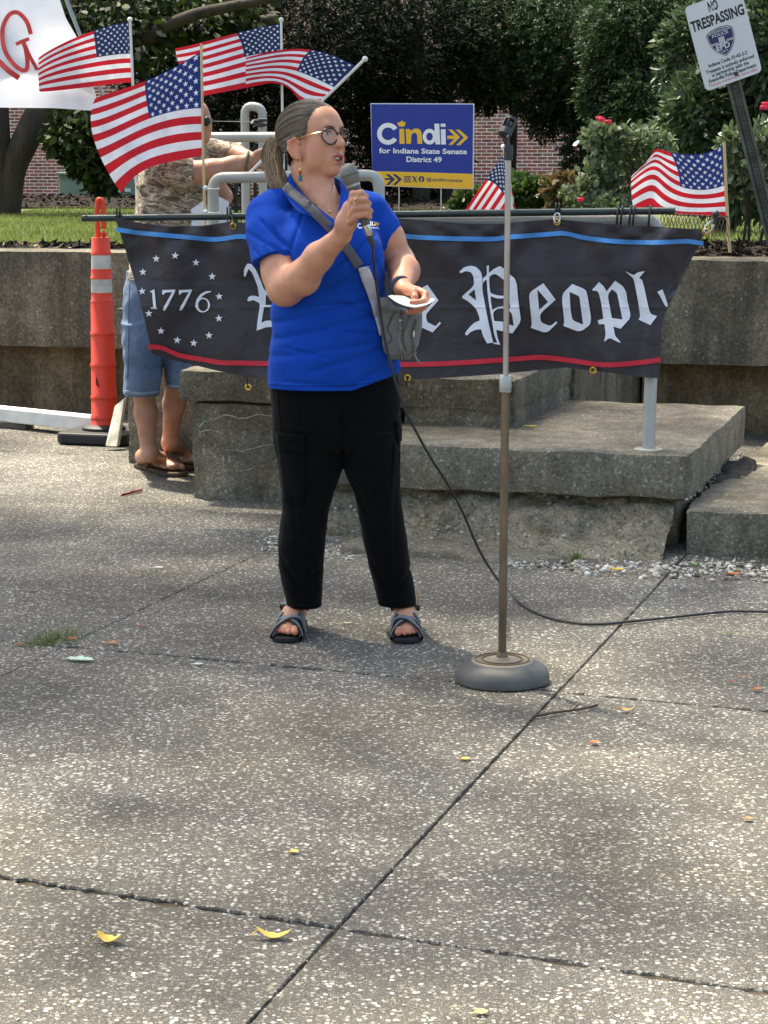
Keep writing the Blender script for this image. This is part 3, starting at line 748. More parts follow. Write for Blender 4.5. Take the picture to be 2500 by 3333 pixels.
# low bushes in front of the bricks
LOW = leaf_mat('low_bush_leaf', [S(40, 56, 26), S(62, 82, 36), S(90, 108, 52), S(50, 66, 30)], .4, .3, .5)
for label, blobs, cnt in (('low glossy green bush behind the microphone clip', [px_blob(1720, 640, 18, 75, 55), px_blob(1690, 600, 18.2, 40, 35), px_blob(1790, 670, 18, 60, 35)], (700, 250, 400)),
                          ('small bright green bush below the campaign sign corner', [px_blob(1530, 650, 17.5, 45, 40), px_blob(1500, 680, 17.5, 40, 25)], (330, 180)),
                          ('reddish brown low bush left of the rose bush', [px_blob(1830, 620, 17, 55, 55), px_blob(1860, 680, 17, 60, 30)], (420, 300))):
    c = blobs[0][0]; t = thing('low_bush', label, 'bush', (c.x, c.y, gz(c)), 'low bushes along the brick wall')
    mb = MB(); mb.tube([Vector((c.x, c.y, gz(c) - .03)), Vector((c.x + .03, c.y, c.z))], [.02, .008], 6); mb.build('stem', BARK, t)
    C = []; D = []
    for bb, n in zip(blobs, cnt): p, v = blob_pts(*bb, n, .3); C.append(p); D.append(v)
    V, k = leaves(np.concatenate(C), np.concatenate(D), .07, .3, .6, 'oval')
    fastmesh('foliage', V, k, leaf_mat('red_bush_leaf', [S(70, 66, 40), S(110, 74, 52), S(86, 88, 50), S(120, 96, 62)], .5, .3, .4) if 'reddish' in label else LOW, t)

# the tree whose crown shades the plaza: it stands left of the picture
sh = thing('shade_tree', 'broad tree left of the plaza whose crown stays above the picture', 'tree', (-5.6, 9.5, 0))
trunk('trunk', [Vector((-5.6, 9.5, -.05)), Vector((-5.5, 9.5, 2)), Vector((-5.0, 9.5, 4)), Vector((-3.2, 9.5, 6.2)), Vector((-1, 9.6, 7.2)), Vector((1.5, 9.6, 7.8))], [.28, .24, .2, .15, .1, .05], sh)
for e in ((-2.5, 6.2, 7), (-4, 12, 7.2), (0, 12.2, 7.6), (0, 7, 7.6), (-6, 6.5, 7)):
    trunk('limb', [Vector((-4.2, 9.5, 5.2)), Vector((-3.4, 9.5, 6)).lerp(Vector(e), .5) + Vector((0, 0, .3)), Vector(e)], [.12, .08, .03], sh)
C = []; D = []; cr_ = random.Random(17)
clumps = []
for k_ in range(26):          # loose outer crown
    a = cr_.uniform(0, 6.28); q = 5.4 * math.sqrt(cr_.random()); clumps.append((-1.5 + q * cos(a), 9.5 + q * .95 * sin(a), cr_.uniform(6.4, 8.6)))
for k_ in range(10):          # thick middle of the crown, clumps added to shade the woman and steps
    clumps.append((cr_.uniform(-3.9, -.6), cr_.uniform(8.6, 11.8), cr_.uniform(6.4, 7.8)))
for c in clumps:
    p, v = blob_pts(c, (cr_.uniform(.55, 1.15), cr_.uniform(.55, 1.15), cr_.uniform(.3, .6)), 130, .2); C.append(p); D.append(v + [0, 0, -.3])
V, k = leaves(np.concatenate(C), np.concatenate(D), .26, .34, .6, 'oval'); fastmesh('crown', V, k, leaf_mat('shade_leaf', [S(48, 62, 26), S(66, 84, 32), S(84, 100, 40)], .45, .4, .4), sh)
# ------------------------------------------------------------------ shared materials for objects
STEEL = mat('galvanised_pipe', S(176, 176, 172), .38, .75, var=.1, scale=10, bmp=.12, bscale=40, spec=.5)
PAINTP = mat('grey_painted_pipe', S(166, 164, 158), .42, .15, var=.07, scale=9, bmp=.05, bscale=30, spec=.5)
BLKRUB = mat('black_rubber', S(34, 34, 34), .6, var=.2, scale=20)
BLKPL = mat('black_plastic', S(40, 41, 43), .42, var=.15, scale=25, spec=.5)
BRASS = mat('brass', S(206, 168, 74), .35, .9, var=.12, scale=60)
CHROME = mat('chrome', S(196, 194, 192), .22, .95, var=.12, scale=30)
WHITEP = mat('white_paint', S(222, 222, 218), .5, var=.06, scale=12)
WOODST = mat('pale_dowel', S(206, 176, 132), .6, var=.12, scale=30, stretch=(1, 1, .1))
def poly_px(mb, loops, conv, mapf, mi=0, sub=0):
    """flat lettering: outline loops in photo pixels, filled and laid on a surface by mapf(px, py)"""
    L = [[Vector((conv(p)[0], conv(p)[1], 0)) for p in lp] for lp in loops]
    flat = [v for lp in L for v in lp]; tris = tessellate_polygon(L)
    if sub:
        bm = bmesh.new(); vv = [bm.verts.new(v) for v in flat]
        for t in tris:
            try: bm.faces.new([vv[i] for i in t])
            except ValueError: pass
        for _ in range(6):
            ed = [e for e in bm.edges if e.calc_length() > sub]
            if not ed: break
            bmesh.ops.subdivide_edges(bm, edges=ed, cuts=1); bmesh.ops.triangulate(bm, faces=bm.faces)
        bm.verts.index_update(); flat = [v.co.copy() for v in bm.verts]; tris = [tuple(v.index for v in f.verts) for f in bm.faces]; bm.free()
    mb.add([mapf(v.x, v.y) for v in flat], tris, mi)
def smoothloop(lp, n=4):
    """round a closed outline a little"""
    out = []; m = len(lp)
    for i in range(m):
        a, b, c = Vector(lp[i - 1]), Vector(lp[i]), Vector(lp[(i + 1) % m])
        ang = (a - b).angle(c - b, pi) if (a - b).length and (c - b).length else pi
        if ang > rad(115):
            p = b + (a - b) * .3; q = b + (c - b) * .3
            for k in range(n + 1):
                t = k / n; out.append(tuple(p * (1 - t) ** 2 + b * 2 * t * (1 - t) + q * t * t))
        else: out.append(tuple(b))
    return out
_tc = {}
def text_tris(s, bold=0.0, shear=0.0, res=3):
    key = (s, bold, shear)
    if key in _tc: return _tc[key]
    cu = bpy.data.curves.new('t', 'FONT'); cu.body = s; cu.offset = bold; cu.shear = shear; cu.resolution_u = res; cu.fill_mode = 'FRONT'
    o = bpy.data.objects.new('t', cu); COL.objects.link(o)
    dg = bpy.context.evaluated_depsgraph_get(); me = bpy.data.meshes.new_from_object(o.evaluated_get(dg))
    me.calc_loop_triangles()
    v = np.array([x.co[:2] for x in me.vertices]); t = [tuple(x.vertices) for x in me.loop_triangles]
    bpy.data.objects.remove(o); bpy.data.curves.remove(cu); bpy.data.meshes.remove(me)
    _tc[key] = (v, t); return v, t
def put_text(mb, s, x0, x1, yb, cap, mapf, bold=0.02, shear=0.0, mi=0):
    """text between x0..x1 on baseline yb (y down), capital height cap, mapped by mapf"""
    v, t = text_tris(s, bold, shear)
    a, b = v[:, 0].min(), v[:, 0].max()
    hv, _ = text_tris('H', 0.0, 0.0); ch = hv[:, 1].max()
    mb.add([mapf(x0 + (p[0] - a) / (b - a) * (x1 - x0), yb - p[1] / ch * cap) for p in v], t, mi)
ident = lambda p: p
def crop(sc, ox, oy): return lambda p: (p[0] / sc + ox, p[1] / sc + oy)

# ------------------------------------------------------------------ handrails
def pipe(name, pts, r, parent, m, n=14, bend=.05, seg=5):
    """pipe through corner points with rounded bends"""
    P = [Vector(p) for p in pts]; out = [P[0]]
    for i in range(1, len(P) - 1):
        a = (P[i - 1] - P[i]); b = (P[i + 1] - P[i]); k = min(bend, a.length * .45, b.length * .45)
        p, q = P[i] + a.normalized() * k, P[i] + b.normalized() * k
        for t in range(seg + 1):
            s = t / seg; out.append(p * (1 - s) ** 2 + P[i] * 2 * s * (1 - s) + q * s * s)
    out.append(P[-1]); mb = MB(); mb.tube(out, r, n); return mb.build(name, m, parent, smooth=True, angle=60)
# rail the banner hangs from
p_top = ONV(2138, 716, 8.1); rp = G(2110, 1465, .365)
r1 = thing('handrail', 'pale pipe handrail carrying the banner, its post on the lowest tread', 'handrail', (rp.x, rp.y, .365), 'pipe handrails on the steps')
lt = ONV(985, 722, 8.1); lb = Vector((lt.x, lt.y, .365))
pipe('top_rail', [ONV(985, 722, 8.1), ONV(1500, 719, 8.1), Vector((p_top.x, p_top.y, p_top.z)), Vector((rp.x, rp.y, .36))], .0245, r1, PAINTP, bend=.045)
pipe('post', [lt, lb], .0245, r1, PAINTP)
mb = MB(); mb.lathe((rp.x, rp.y, .366), [(.055, -.006), (.055, .004), (.03, .007)], 20); mb.build('flange', mat('old_collar', S(170, 164, 150), .8), r1)
# loop rail behind it
v2 = 8.78
r2 = thing('handrail', 'grey pipe handrail loop behind the woman with a square bend each side', 'handrail', ONV(693, 1190, v2), 'pipe handrails on the steps')
a, b = ONV(693, 579, v2), ONV(1234, 570, v2)
pipe('rail', [Vector((a.x, a.y, .56)), a, b, Vector((b.x, b.y, .56))], .0245, r2, PAINTP, bend=.055)
for q in (a, b):
    mb = MB(); mb.lathe((q.x, q.y, .568), [(.05, -.004), (.05, .005)], 16); mb.build('flange', PAINTP, r2)
v3 = 10.0
r3 = thing('handrail', 'light grey pipe rail running behind the ponytail', 'handrail', ONV(940, 1000, v3), 'pipe handrails on the steps')
a, b = ONV(560, 447, v3), ONV(952, 446, v3)
pipe('rail', [Vector((a.x, a.y, .74)), a, b, Vector((b.x, b.y, .74))], .0245, r3, PAINTP, bend=.05)
v4 = 11.0
r4 = thing('handrail', 'narrow upright pipe loop above the other rails with a clamp on it', 'handrail', ONV(797, 900, v4), 'pipe handrails on the steps')
a, b = ONV(797, 345, v4), ONV(854, 349, v4)
pipe('rail', [Vector((a.x, a.y, .74)), a, b, Vector((b.x, b.y, .74))], .0235, r4, PAINTP, bend=.05)
pipe('side_rail', [ONV(540, 478, v4 + .02), ONV(800, 476, v4 + .02)], .021, r4, PAINTP)
# spring clamp and string
cl = thing('spring_clamp', 'black spring clamp gripping the narrow pipe loop', 'clamp', ONV(845, 400, v4 - .05))
mb = MB()
for dy in (-8, 8):
    mb.tube([ONV(822, 396 + dy * .3, v4 - .04), ONV(845, 400 + dy, v4 - .06), ONV(870, 398 + dy, v4 - .05)], [.006, .011, .007], 8)
mb.build('jaws', BLKPL, cl, smooth=True)
mb = MB(); mb.tube([ONV(818, 402, v4 - .05), ONV(826, 392, v4 - .05)], .006, 8); mb.build('tip', WHITEP, cl)
mb = MB(); mb.tube([ONV(640, 394, v4 - .04), ONV(822, 396, v4 - .05)], .0018, 5)
tag(mb.build('string', mat('grey_string', S(150, 150, 148), .8)), 'thin grey string stretched from the narrow pipe loop', 'string')
# iron fence far behind
fe0 = ONV(780, 700, 15.5); fen = thing('iron_fence', 'black iron picket fence behind the handrails', 'fence', (fe0.x, fe0.y, gz(fe0)))
IRON = mat('black_iron', S(26, 26, 27), .5, .3, var=.15, scale=20)
for k in range(15):
    x = 640 + k * 21; t_ = ONV(x, 478, 15.5); mb = MB(); mb.box(Vector((t_.x, t_.y, (t_.z + gz(t_)) / 2)), UD * .011, VD * .011, ZD * ((t_.z - gz(t_)) / 2 + .02)); mb.build('picket', IRON, fen)
for y in (488, 676):
    mb = MB(); mb.box((ONV(635, y, 15.5) + ONV(945, y, 15.5)) / 2, (ONV(945, y, 15.5) - ONV(635, y, 15.5)) / 2, VD * .015, ZD * .018); mb.build('crossbar', IRON, fen)

# ------------------------------------------------------------------ dark pole and banner
VBN = 8.02
pole = thing('banner_pole', 'dark grey hollow pole lashed along the handrail above the banner', 'pole', ONV(1250, 700, VBN))
POLEM = mat('dark_pole', S(58, 66, 66), .35, .55, var=.12, scale=12)
mb = MB(); A_, B_ = ONV(270, 711, VBN + .03), ONV(2197, 686, VBN + .03); n_ = (B_ - A_).normalized()
mb.tube([A_ + (B_ - A_) * t for t in np.linspace(0, 1, 12)], .0138, 16); mb.build('tube', POLEM, pole, smooth=True, angle=60)
mb = MB(); mb.lathe(A_ - n_ * .001, [(.010, -.002), (.010, .001)], 14, n_); mb.build('tube_mouth', BLKRUB, pole)
for x, y in ((281, 703), (1528, 682), (1462, 683), (2143, 681)):
    mb = MB(); q = ONV(x, y, VBN + .018); mb.sphere(q, .004, 8, 5); mb.build('rivet', BLKRUB if x in (281, 2143) else CHROME, pole)
for k, x in enumerate((2009, 2022, 2050, 2062, 2113)):          # lashings round pole and rail
    lx = ONV(x + 3, 672, VBN - .0); pts = []
    for t in range(17):
        an = 2 * pi * t / 16; yy = 704 + 34 * cos(an); pts.append(ONV(x + 4 - 7 * (yy - 670) / 68, yy, VBN + .045 - .05 * sin(an)))
    mb = MB(); mb.tube(pts, .0042, 6, caps=False); mb.build('lashing', BLKRUB, pole, smooth=True)

# banner surface: pixel -> place, with hanging folds
TOP = [(372, 702), (395, 712), (470, 728), (560, 737), (660, 735), (745, 722), (850, 728), (980, 735), (1110, 728), (1262, 708), (1400, 718), (1520, 728), (1640, 728), (1740, 718), (1815, 713), (1900, 722), (2010, 731), (2150, 738), (2240, 745), (2305, 745)]
BOT = [(495, 1150), (510, 1158), (560, 1172), (620, 1185), (700, 1205), (800, 1226), (880, 1230), (960, 1234), (1050, 1236), (1150, 1236), (1330, 1234), (1450, 1230), (1560, 1222), (1640, 1216), (1720, 1208), (1840, 1196), (1960, 1210), (2060, 1224), (2120, 1230), (2149, 1232)]
tx = np.array(TOP, float); bx_ = np.array(BOT, float)
def fold(px, py):
    """how far the cloth stands off its plane (m, towards the eye positive)"""
    t = (py - 720) / 500
    d = 0.0
    for gx in (385, 758, 1262, 1813, 2295):                      # creases fan out from where it hangs
        dx = px - gx; dy = max(20, py - 715); ang = dx / (dy + 90)
        d += .016 * min(1, dy / 60) * math.exp(-(dy / 280.0) ** 2) * cos(ang * 7.0) * math.exp(-(dx / 260) ** 2)
    d += .020 * sin(px * .0115 + 1.3 + t * 2.0) * (.25 + .75 * t) + .006 * sin(px * .027 - t * 3)
    d += .034 * mnoise.noise(Vector((px * .006, py * .0045, 1.0))) + .004 * mnoise.noise(Vector((px * .02, py * .013, 4.0)))
    if px > 2040:                                               # pulled round the post, then the loose corner
        d += .035 * math.exp(-((px - 2128) / 45) ** 2) * max(0, (py - 760) / 400)
    if px > 2150: d -= .10 * ((px - 2150) / 150) * max(0, (py - 760) / 260)
    d += .0035 * math.exp(-((py - 1000) / 3.5) ** 2) - .002 * math.exp(-((py - 920 + px * .01) / 5) ** 2)  # fold lines from the packet
    return d
def ban(px, py, lift=0.0): return ONV(px, py, VBN - .012 - fold(px, py) - lift)
bn = thing('protest_banner', 'black cloth banner with white lettering and stars hung on the handrail', 'banner', ONV(1250, 1230, VBN))
BNM = None
def cloth_mat(name, col, rough=.7, wr=.35, sheen=.2, trans=0.0, scale=9):
    m, nt, b, new, link = nodes(name)
    vec = coords(nt); n1 = tex(nt, 'Noise', scale, 6, vec, Distortion=1.2); n2 = tex(nt, 'Noise', 900, 2, vec)
    r = ramp(nt, [(.3, tuple(c * .88 for c in col)), (.7, tuple(min(1, c * 1.1) for c in col))]); link(n1.outputs['Fac'], r.inputs[0]); link(r.outputs[0], b.inputs['Base Color'])
    b.inputs['Roughness'].default_value = rough; b.inputs['Sheen Weight'].default_value = sheen; b.inputs['Specular IOR Level'].default_value = .3
    p = bump(nt, b, n1.outputs['Fac'], wr, .012); bump(nt, b, n2.outputs['Fac'], .15, .0006, p)
    if trans:
        t = new('ShaderNodeBsdfTranslucent'); link(r.outputs[0], t.inputs['Color']); mx = new('ShaderNodeMixShader'); mx.inputs[0].default_value = trans
        link(b.outputs[0], mx.inputs[1]); link(t.outputs[0], mx.inputs[2]); link(mx.outputs[0], nt.nodes['Material Output'].inputs['Surface'])
    MATS[name] = m; return m
BNM = cloth_mat('banner_black', S(52, 47, 51), .42, .6, .15)
BNW = cloth_mat('banner_white', S(226, 226, 232), .6, .3, .2)
BNB = cloth_mat('banner_blue', S(74, 142, 208), .6, .3, .2); BNR = cloth_mat('banner_red', S(204, 40, 58), .6, .3, .2)
def banner_cloth():
    nx, ny = 230, 64; vs = []; fs = []
    s = np.linspace(0, 1, len(TOP)); tt = np.linspace(0, 1, nx + 1)
    # match top and bottom along the length
    tX, tY = np.interp(tt, s, tx[:, 0]), np.interp(tt, s, tx[:, 1]); bX, bY = np.interp(tt, s, bx_[:, 0]), np.interp(tt, s, bx_[:, 1])
    for i in range(nx + 1):
        for j in range(ny + 1):
            q = j / ny; x = tX[i] + (bX[i] - tX[i]) * q; y = tY[i] + (bY[i] - tY[i]) * q
            k = tt[i]
            if k < .05: x += 8 * sin(q * pi) * (1 - k / .05)      # left edge curls
            if k > .94:
                bulge = (k - .94) / .06; lim = np.interp(y, [745, 1015, 1040, 1232], [2305, 2168, 2152, 2150]); x = min(x, lim) if k > .999 else x
                x = x + (lim - (tX[-1] + (bX[-1] - tX[-1]) * q)) * bulge
            vs.append(ban(x, y))
    for i in range(nx):
        for j in range(ny):
            q = i * (ny + 1) + j; fs.append((q, q + 1, q + ny + 2, q + ny + 1))
    o = obj('cloth', vs, fs, BNM, bn, smooth=True)
banner_cloth()
def band(pts, hw, name, m):
    P = np.array(pts, float); xs = np.linspace(P[0, 0], P[-1, 0], 420)
    # smooth interpolation
    cm = catmull([Vector((p[0], p[1], 0)) for p in pts], 10); cx = [c.x for c in cm]; cy = [c.y for c in cm]
    ys = np.interp(xs, cx, cy); vs = []; fs = []
    for x, y in zip(xs, ys):
        for k in (-1, 0, 1): vs.append(ban(x, y + k * hw, .0085))
    for i in range(len(xs) - 1):
        for k in (0, 1): q = i * 3 + k; fs.append((q, q + 1, q + 4, q + 3))
    obj(name, vs, fs, m, bn, smooth=True)
c4 = crop(2.074, 200, 600); c7 = crop(1.327, 1250, 650); c5 = crop(4.366, 1480, 820); c6 = crop(3.95, 1840, 840); c9 = crop(6.914, 1230, 880)
band([c4(p) for p in ((370, 304), (480, 322), (600, 335), (800, 352), (1000, 371), (1100, 366), (1200, 352), (1290, 360))] + [(900, 778), (1050, 775), (1180, 768)] + [c7(p) for p in ((50, 155), (200, 165), (450, 170), (550, 161), (700, 150), (780, 146), (870, 165), (1000, 180), (1150, 185), (1230, 183), (1310, 180), (1380, 190))], 7.5, 'blue_stripe', BNB)
band([c4(p) for p in ((588, 1097), (680, 1105), (800, 1155), (950, 1182), (1080, 1204), (1200, 1206), (1400, 1210))] + [(1050, 1186), (1200, 1186)] + [c7(p) for p in ((80, 712), (300, 706), (550, 689), (680, 681), (800, 694), (950, 713), (1100, 704), (1195, 691))], 8, 'red_stripe', BNR)
def letter(loops, conv, lift=.005):
    mb = MB(); poly_px(mb, [smoothloop(l) for l in loops], conv, lambda x, y: ban(x, y, lift), sub=26); mb.build('letter', BNW, bn)
letter([[(65, 285), (85, 262), (130, 220), (225, 193), (310, 215), (375, 285), (392, 370), (395, 560), (440, 790), (475, 980), (510, 1130), (548, 1288), (460, 1300), (400, 1190), (378, 1100), (300, 1105), (225, 1140), (175, 1188), (150, 1175), (150, 1150), (210, 1070), (280, 1005), (355, 975), (350, 920), (310, 820), (270, 770), (190, 700), (110, 655), (105, 630), (275, 480), (270, 360), (235, 290), (170, 272), (130, 282), (90, 305)], [(195, 605), (305, 690), (283, 530)]], c5)
letter([[(455, 195), (488, 195), (485, 300), (560, 240), (645, 198), (700, 240), (760, 300), (850, 370), (885, 460), (895, 600), (915, 780), (945, 985), (820, 1158), (740, 1140), (590, 1108), (610, 1220), (648, 1320), (550, 1304), (556, 1288), (603, 1290), (560, 1170), (530, 980), (490, 760), (465, 560), (455, 390), (415, 420), (402, 455), (400, 375), (430, 355), (460, 320)],
        [(490, 350), (495, 500), (510, 585), (590, 615), (690, 625), (740, 610), (775, 600), (760, 440), (700, 395), (570, 305)],
        [(510, 630), (520, 740), (535, 825), (600, 785), (700, 770), (795, 800), (785, 760), (770, 640), (700, 662), (600, 662)],
        [(545, 855), (560, 980), (680, 990), (770, 1030), (840, 1050), (815, 880), (770, 830), (690, 800), (610, 810)]], c5, .006)
letter([[(1055, 580), (1260, 445), (1435, 680), (1210, 880), (1225, 1000), (1360, 1055), (1445, 985), (1458, 1010), (1305, 1158), (1083, 1078), (1098, 1020), (1070, 760)], [(1175, 535), (1200, 825), (1330, 710)]], c5)
letter([[(90, 333), (265, 405), (290, 500), (342, 840), (190, 955), (-24, 872), (-12, 810), (-50, 470)], [(55, 435), (65, 640), (90, 800), (230, 855), (190, 560), (180, 490)]], c6)
letter([[(345, 410), (435, 308), (500, 370), (530, 430), (640, 292), (740, 360), (785, 440), (800, 560), (847, 760), (710, 910), (620, 880), (640, 1000), (710, 1075), (705, 1090), (640, 1060), (570, 1025), (505, 1075), (500, 1055), (520, 990), (505, 850), (430, 850), (418, 800), (490, 780), (460, 560), (430, 450), (405, 418), (350, 418)], [(545, 475), (575, 640), (600, 770), (735, 790), (690, 560), (665, 450), (600, 402)]], c6)
letter([[(775, 170), (880, 222), (940, 180), (1023, 170), (950, 255), (995, 285), (1080, 680), (1110, 725), (1180, 745), (1095, 862), (942, 790), (965, 750), (935, 550), (880, 265), (840, 230)]], c6)
letter([[(1182, 435), (1250, 402), (1300, 540), (1320, 610), (1305, 628), (1280, 610), (1215, 480)]], c6)
letter([[(960, 410), (1115, 325), (1365, 675), (1085, 985), (1090, 1080), (1120, 1170), (1300, 1255), (1390, 1160), (1422, 1190), (1235, 1398), (940, 1265), (950, 1000), (940, 600)], [(1085, 580), (1058, 900), (1230, 720)]], c9)
letter([[(1232, 622), (1232, 575), (1255, 535), (1285, 538), (1315, 580), (1345, 650), (1372, 720), (1440, 735), (1440, 748), (1380, 748), (1378, 815), (1430, 815), (1430, 828), (1368, 828), (1350, 935), (1380, 920), (1440, 920), (1440, 965), (1390, 962), (1318, 988), (1322, 930), (1340, 820), (1335, 800), (1295, 780), (1268, 790), (1255, 785), (1262, 760), (1290, 750), (1335, 760), (1325, 690), (1290, 600), (1265, 570), (1250, 600), (1245, 620)]], c4)
letter([[(598, 722), (628, 708), (640, 836), (655, 838), (640, 842), (604, 840), (600, 833), (620, 828), (612, 728), (600, 730)]], c4)
for dx in (0, 112): letter([[(680 + dx, 714), (768 + dx, 710), (768 + dx, 722), (706 + dx, 845), (690 + dx, 854), (684 + dx, 840), (748 + dx, 728), (702 + dx, 730), (690 + dx, 745), (682 + dx, 745)]], c4)
def ring(cx, cy, a, b, n=28): return [(cx + a * cos(2 * pi * k / n), cy + b * sin(2 * pi * k / n)) for k in range(n)]
letter([ring(953, 815, 50, 50), ring(957, 815, 33, 41)[::-1]], c4)
letter([[(903, 815), (912, 775), (940, 740), (975, 722), (1008, 720), (1010, 727), (975, 737), (945, 760), (928, 790), (922, 815)]], c4, .006)
def star(cx, cy, r, rot=0.0):
    return [(cx + (r if k % 2 == 0 else r * .4) * sin(rot + pi * k / 5), cy - (r if k % 2 == 0 else r * .4) * cos(rot + pi * k / 5)) for k in range(10)]
for k, (x, y) in enumerate(((640, 502), (768, 481), (908, 528), (1018, 622), (1065, 757), (1063, 905), (997, 1020), (893, 1072), (782, 1052), (672, 990), (590, 872), (545, 722), (550, 592))):
    mb = MB(); poly_px(mb, [star(x, y, 27, .1 * sin(k))], c4, lambda a, b: ban(a, b, .005)); mb.build('star', BNW, bn)
# eyelets and snap hooks
def eyelet(px, py, hook=True, to=None, surf=True):
    c = ban(px, py, .004) if surf else ONV(px, py, VBN - .02); mb = MB(); pts = [c + UD * .0105 * cos(2 * pi * k / 16) + ZD * .0105 * sin(2 * pi * k / 16) for k in range(17)]
    mb.tube(pts, .0042, 8, caps=False); mb.build('eyelet', BRASS, bn, smooth=True)
    if hook:
        t_ = ONV(to[0], to[1], VBN - .004); mb = MB(); s_ = (t_ - c).normalized(); w = s_.cross(VD).normalized()
        L = (t_ - c).length; pts = [c + s_ * (L * .5 + L * .55 * cos(2 * pi * k / 20)) + w * .012 * sin(2 * pi * k / 20) - VD * .004 for k in range(21)]
        mb.tube(pts, .0032, 6, caps=False); mb.build('snap_hook', CHROME if px > 1200 else BLKPL, bn, smooth=True)
eyelet(759, 736, True, (745, 702)); eyelet(1263, 708, True, (1254, 688)); eyelet(1813, 723, True, (1815, 695)); eyelet(2297, 755, True, (2322, 722))
for x, y, y2 in ((808, 1261, 1228), (1327, 1230, 1262), (1930, 1206, 1200)):
    eyelet(x, y, False, None, y2 > y); mb = MB(); mb.tube([ONV(x, y, VBN - .022), ONV(x - 3, (y + y2) / 2, VBN - .022), ONV(x - 4, y2, VBN - .02)], .0035, 6); mb.build('cord', BLKRUB, bn)
for x, y in ((745, 702), (1815, 690), (385, 704)):
    for dx in (-5, 5):
        pts = [ONV(x + dx, y - 10 + 22 * cos(a) * .8, VBN + .03 - .02 * sin(a)) for a in np.linspace(0, 2 * pi, 13)]
        mb = MB(); mb.tube(pts, .0038, 6, caps=False); mb.build('tie', BLKRUB, bn, smooth=True)
mb = MB(); mb.sphere(ONV(2331, 697, VBN - .01), .0145, 14, 10); mb.tube([ONV(2331, 697, VBN - .01), ONV(2326, 730, VBN - .01)], .007, 8); mb.build('ball_bungee', BLKPL, bn, smooth=True)

# ------------------------------------------------------------------ flags
FRED = cloth_mat('flag_red', S(200, 28, 44), .65, .35, .1, .25); FWHT = cloth_mat('flag_white', S(232, 230, 236), .65, .35, .1, .25); FBLU = cloth_mat('flag_blue', S(34, 52, 120), .65, .35, .1, .2); FSTAR = cloth_mat('flag_star', S(236, 236, 238), .65, .2, .1)
FBLU2 = cloth_mat('flag_navy', S(30, 48, 92), .65, .35, .1, .2)
def lag(xs, ys, x):
    r = 0.0
    for i in range(len(xs)):
        w = 1.0
        for j in range(len(xs)):
            if i != j: w *= (x - xs[j]) / (xs[i] - xs[j])
        r += w * ys[i]
    return r
def flag(label, cols, rows, px, plane, rip, stick, blue=FBLU, stickm=WHITEP, ball=True, star_r=.031, depth=None, base=None, r=.006):
    """cloth given by a net of photo pixels: cols = s positions, rows = t positions"""
    base = base or ONV(stick[-1][0], stick[-1][1], plane)
    t = thing('small_flag', label, 'flag', base, 'stars and stripes flags on sticks')
    def surf(s, tt, lift=0.0):
        cs = [(lag(cols, [p[0] for p in row], s), lag(cols, [p[1] for p in row], s)) for row in px]
        x = lag(rows, [c[0] for c in cs], tt); y = lag(rows, [c[1] for c in cs], tt)
        d = rip[0] * sin(s * rip[1] + tt * rip[2] + rip[3]) * s ** .6 + .008 * mnoise.noise(Vector((s * 5, tt * 5, rip[3])))
        if depth: d += depth(s, tt)
        return ONV(x, y, plane - d - lift)
    ss = sorted(set([i / 40 for i in range(41)])); uv_ = [i / 26 for i in range(27)]
    vs = [surf(s, q) for s in ss for q in uv_]; fs = []; mi = []; n = len(uv_)
    for i in range(len(ss) - 1):
        for j in range(n - 1):
            fs.append((i * n + j, i * n + j + 1, (i + 1) * n + j + 1, (i + 1) * n + j))
            st = j // 2; mi.append(2 if (ss[i] < .4 and st < 7) else (0 if st % 2 == 0 else 1))
    obj('cloth', vs, fs, [FRED, FWHT, blue], t, smooth=True, idx=mi)
    mb = MB()
    for lift in (.003, -.003):
        for row in range(9):
            for k in range(6 if row % 2 == 0 else 5):
                s0 = .4 * (1 - ((k + .5) / 6 if row % 2 == 0 else (k + 1) / 6)); t0 = (7 / 13) * (row + .6) / 9.2
                pts = star(s0, t0, 1.0); pts = [(s0 + (a - s0) * star_r * .56, t0 + (b - t0) * star_r) for a, b in pts]
                vv = [surf(a, b, lift) for a, b in pts] + [surf(s0, t0, lift)]
                mb.add(vv, [(i, (i + 1) % 10, 10) for i in range(10)])
    mb.build('stars', FSTAR, t)
    pts = [ONV(x, y, plane) for x, y in stick]; mb = MB(); mb.tube(pts, r, 10); mb.build('stick', stickm, t, smooth=True)
    if ball:
        mb = MB(); mb.sphere(pts[0], r * 1.9, 10, 8); mb.build('ball_tip', WHITEP, t, smooth=True)
    return t
C4 = [0, .4, .72, 1.0]; R3 = [0, 7 / 13, 1.0]
flag('small flag in front of the white sheet, furthest left of the flags', C4, R3,
     [[(421, 74), (304, 100), (195, 146), (126, 188)], [(427, 175), (315, 187), (200, 215), (125, 247)], [(431, 268), (325, 279), (195, 294), (128, 298)]], 11.75, (.02, 7, 1.5, .4), [(423, 64), (434, 300), (452, 838)], blue=FBLU2, r=.008)
flag('large flag hanging in front of the man, tied to a rail post', C4, R3,
     [[(657, 165), (472, 264), (374, 297), (309, 322)], [(656, 352), (487, 386), (385, 432), (308, 462)], [(665, 505), (525, 533), (450, 566), (393, 627)]], 8.66, (.03, 6, 2.5, 1.0), [(655, 142), (662, 515), (669, 745)], stickm=WOODST, ball=False, r=.006, star_r=.034)
flag('flag on a white stick waving left above the woman', C4, R3,
     [[(914, 77), (770, 108), (660, 137), (570, 158)], [(917, 172), (796, 186), (690, 216), (590, 235)], [(919, 262), (800, 286), (715, 302), (620, 320)]], 8.95, (.02, 8, 1.5, 2.2), [(915, 64), (919, 360), (924, 590)], blue=FBLU2, r=.0055)
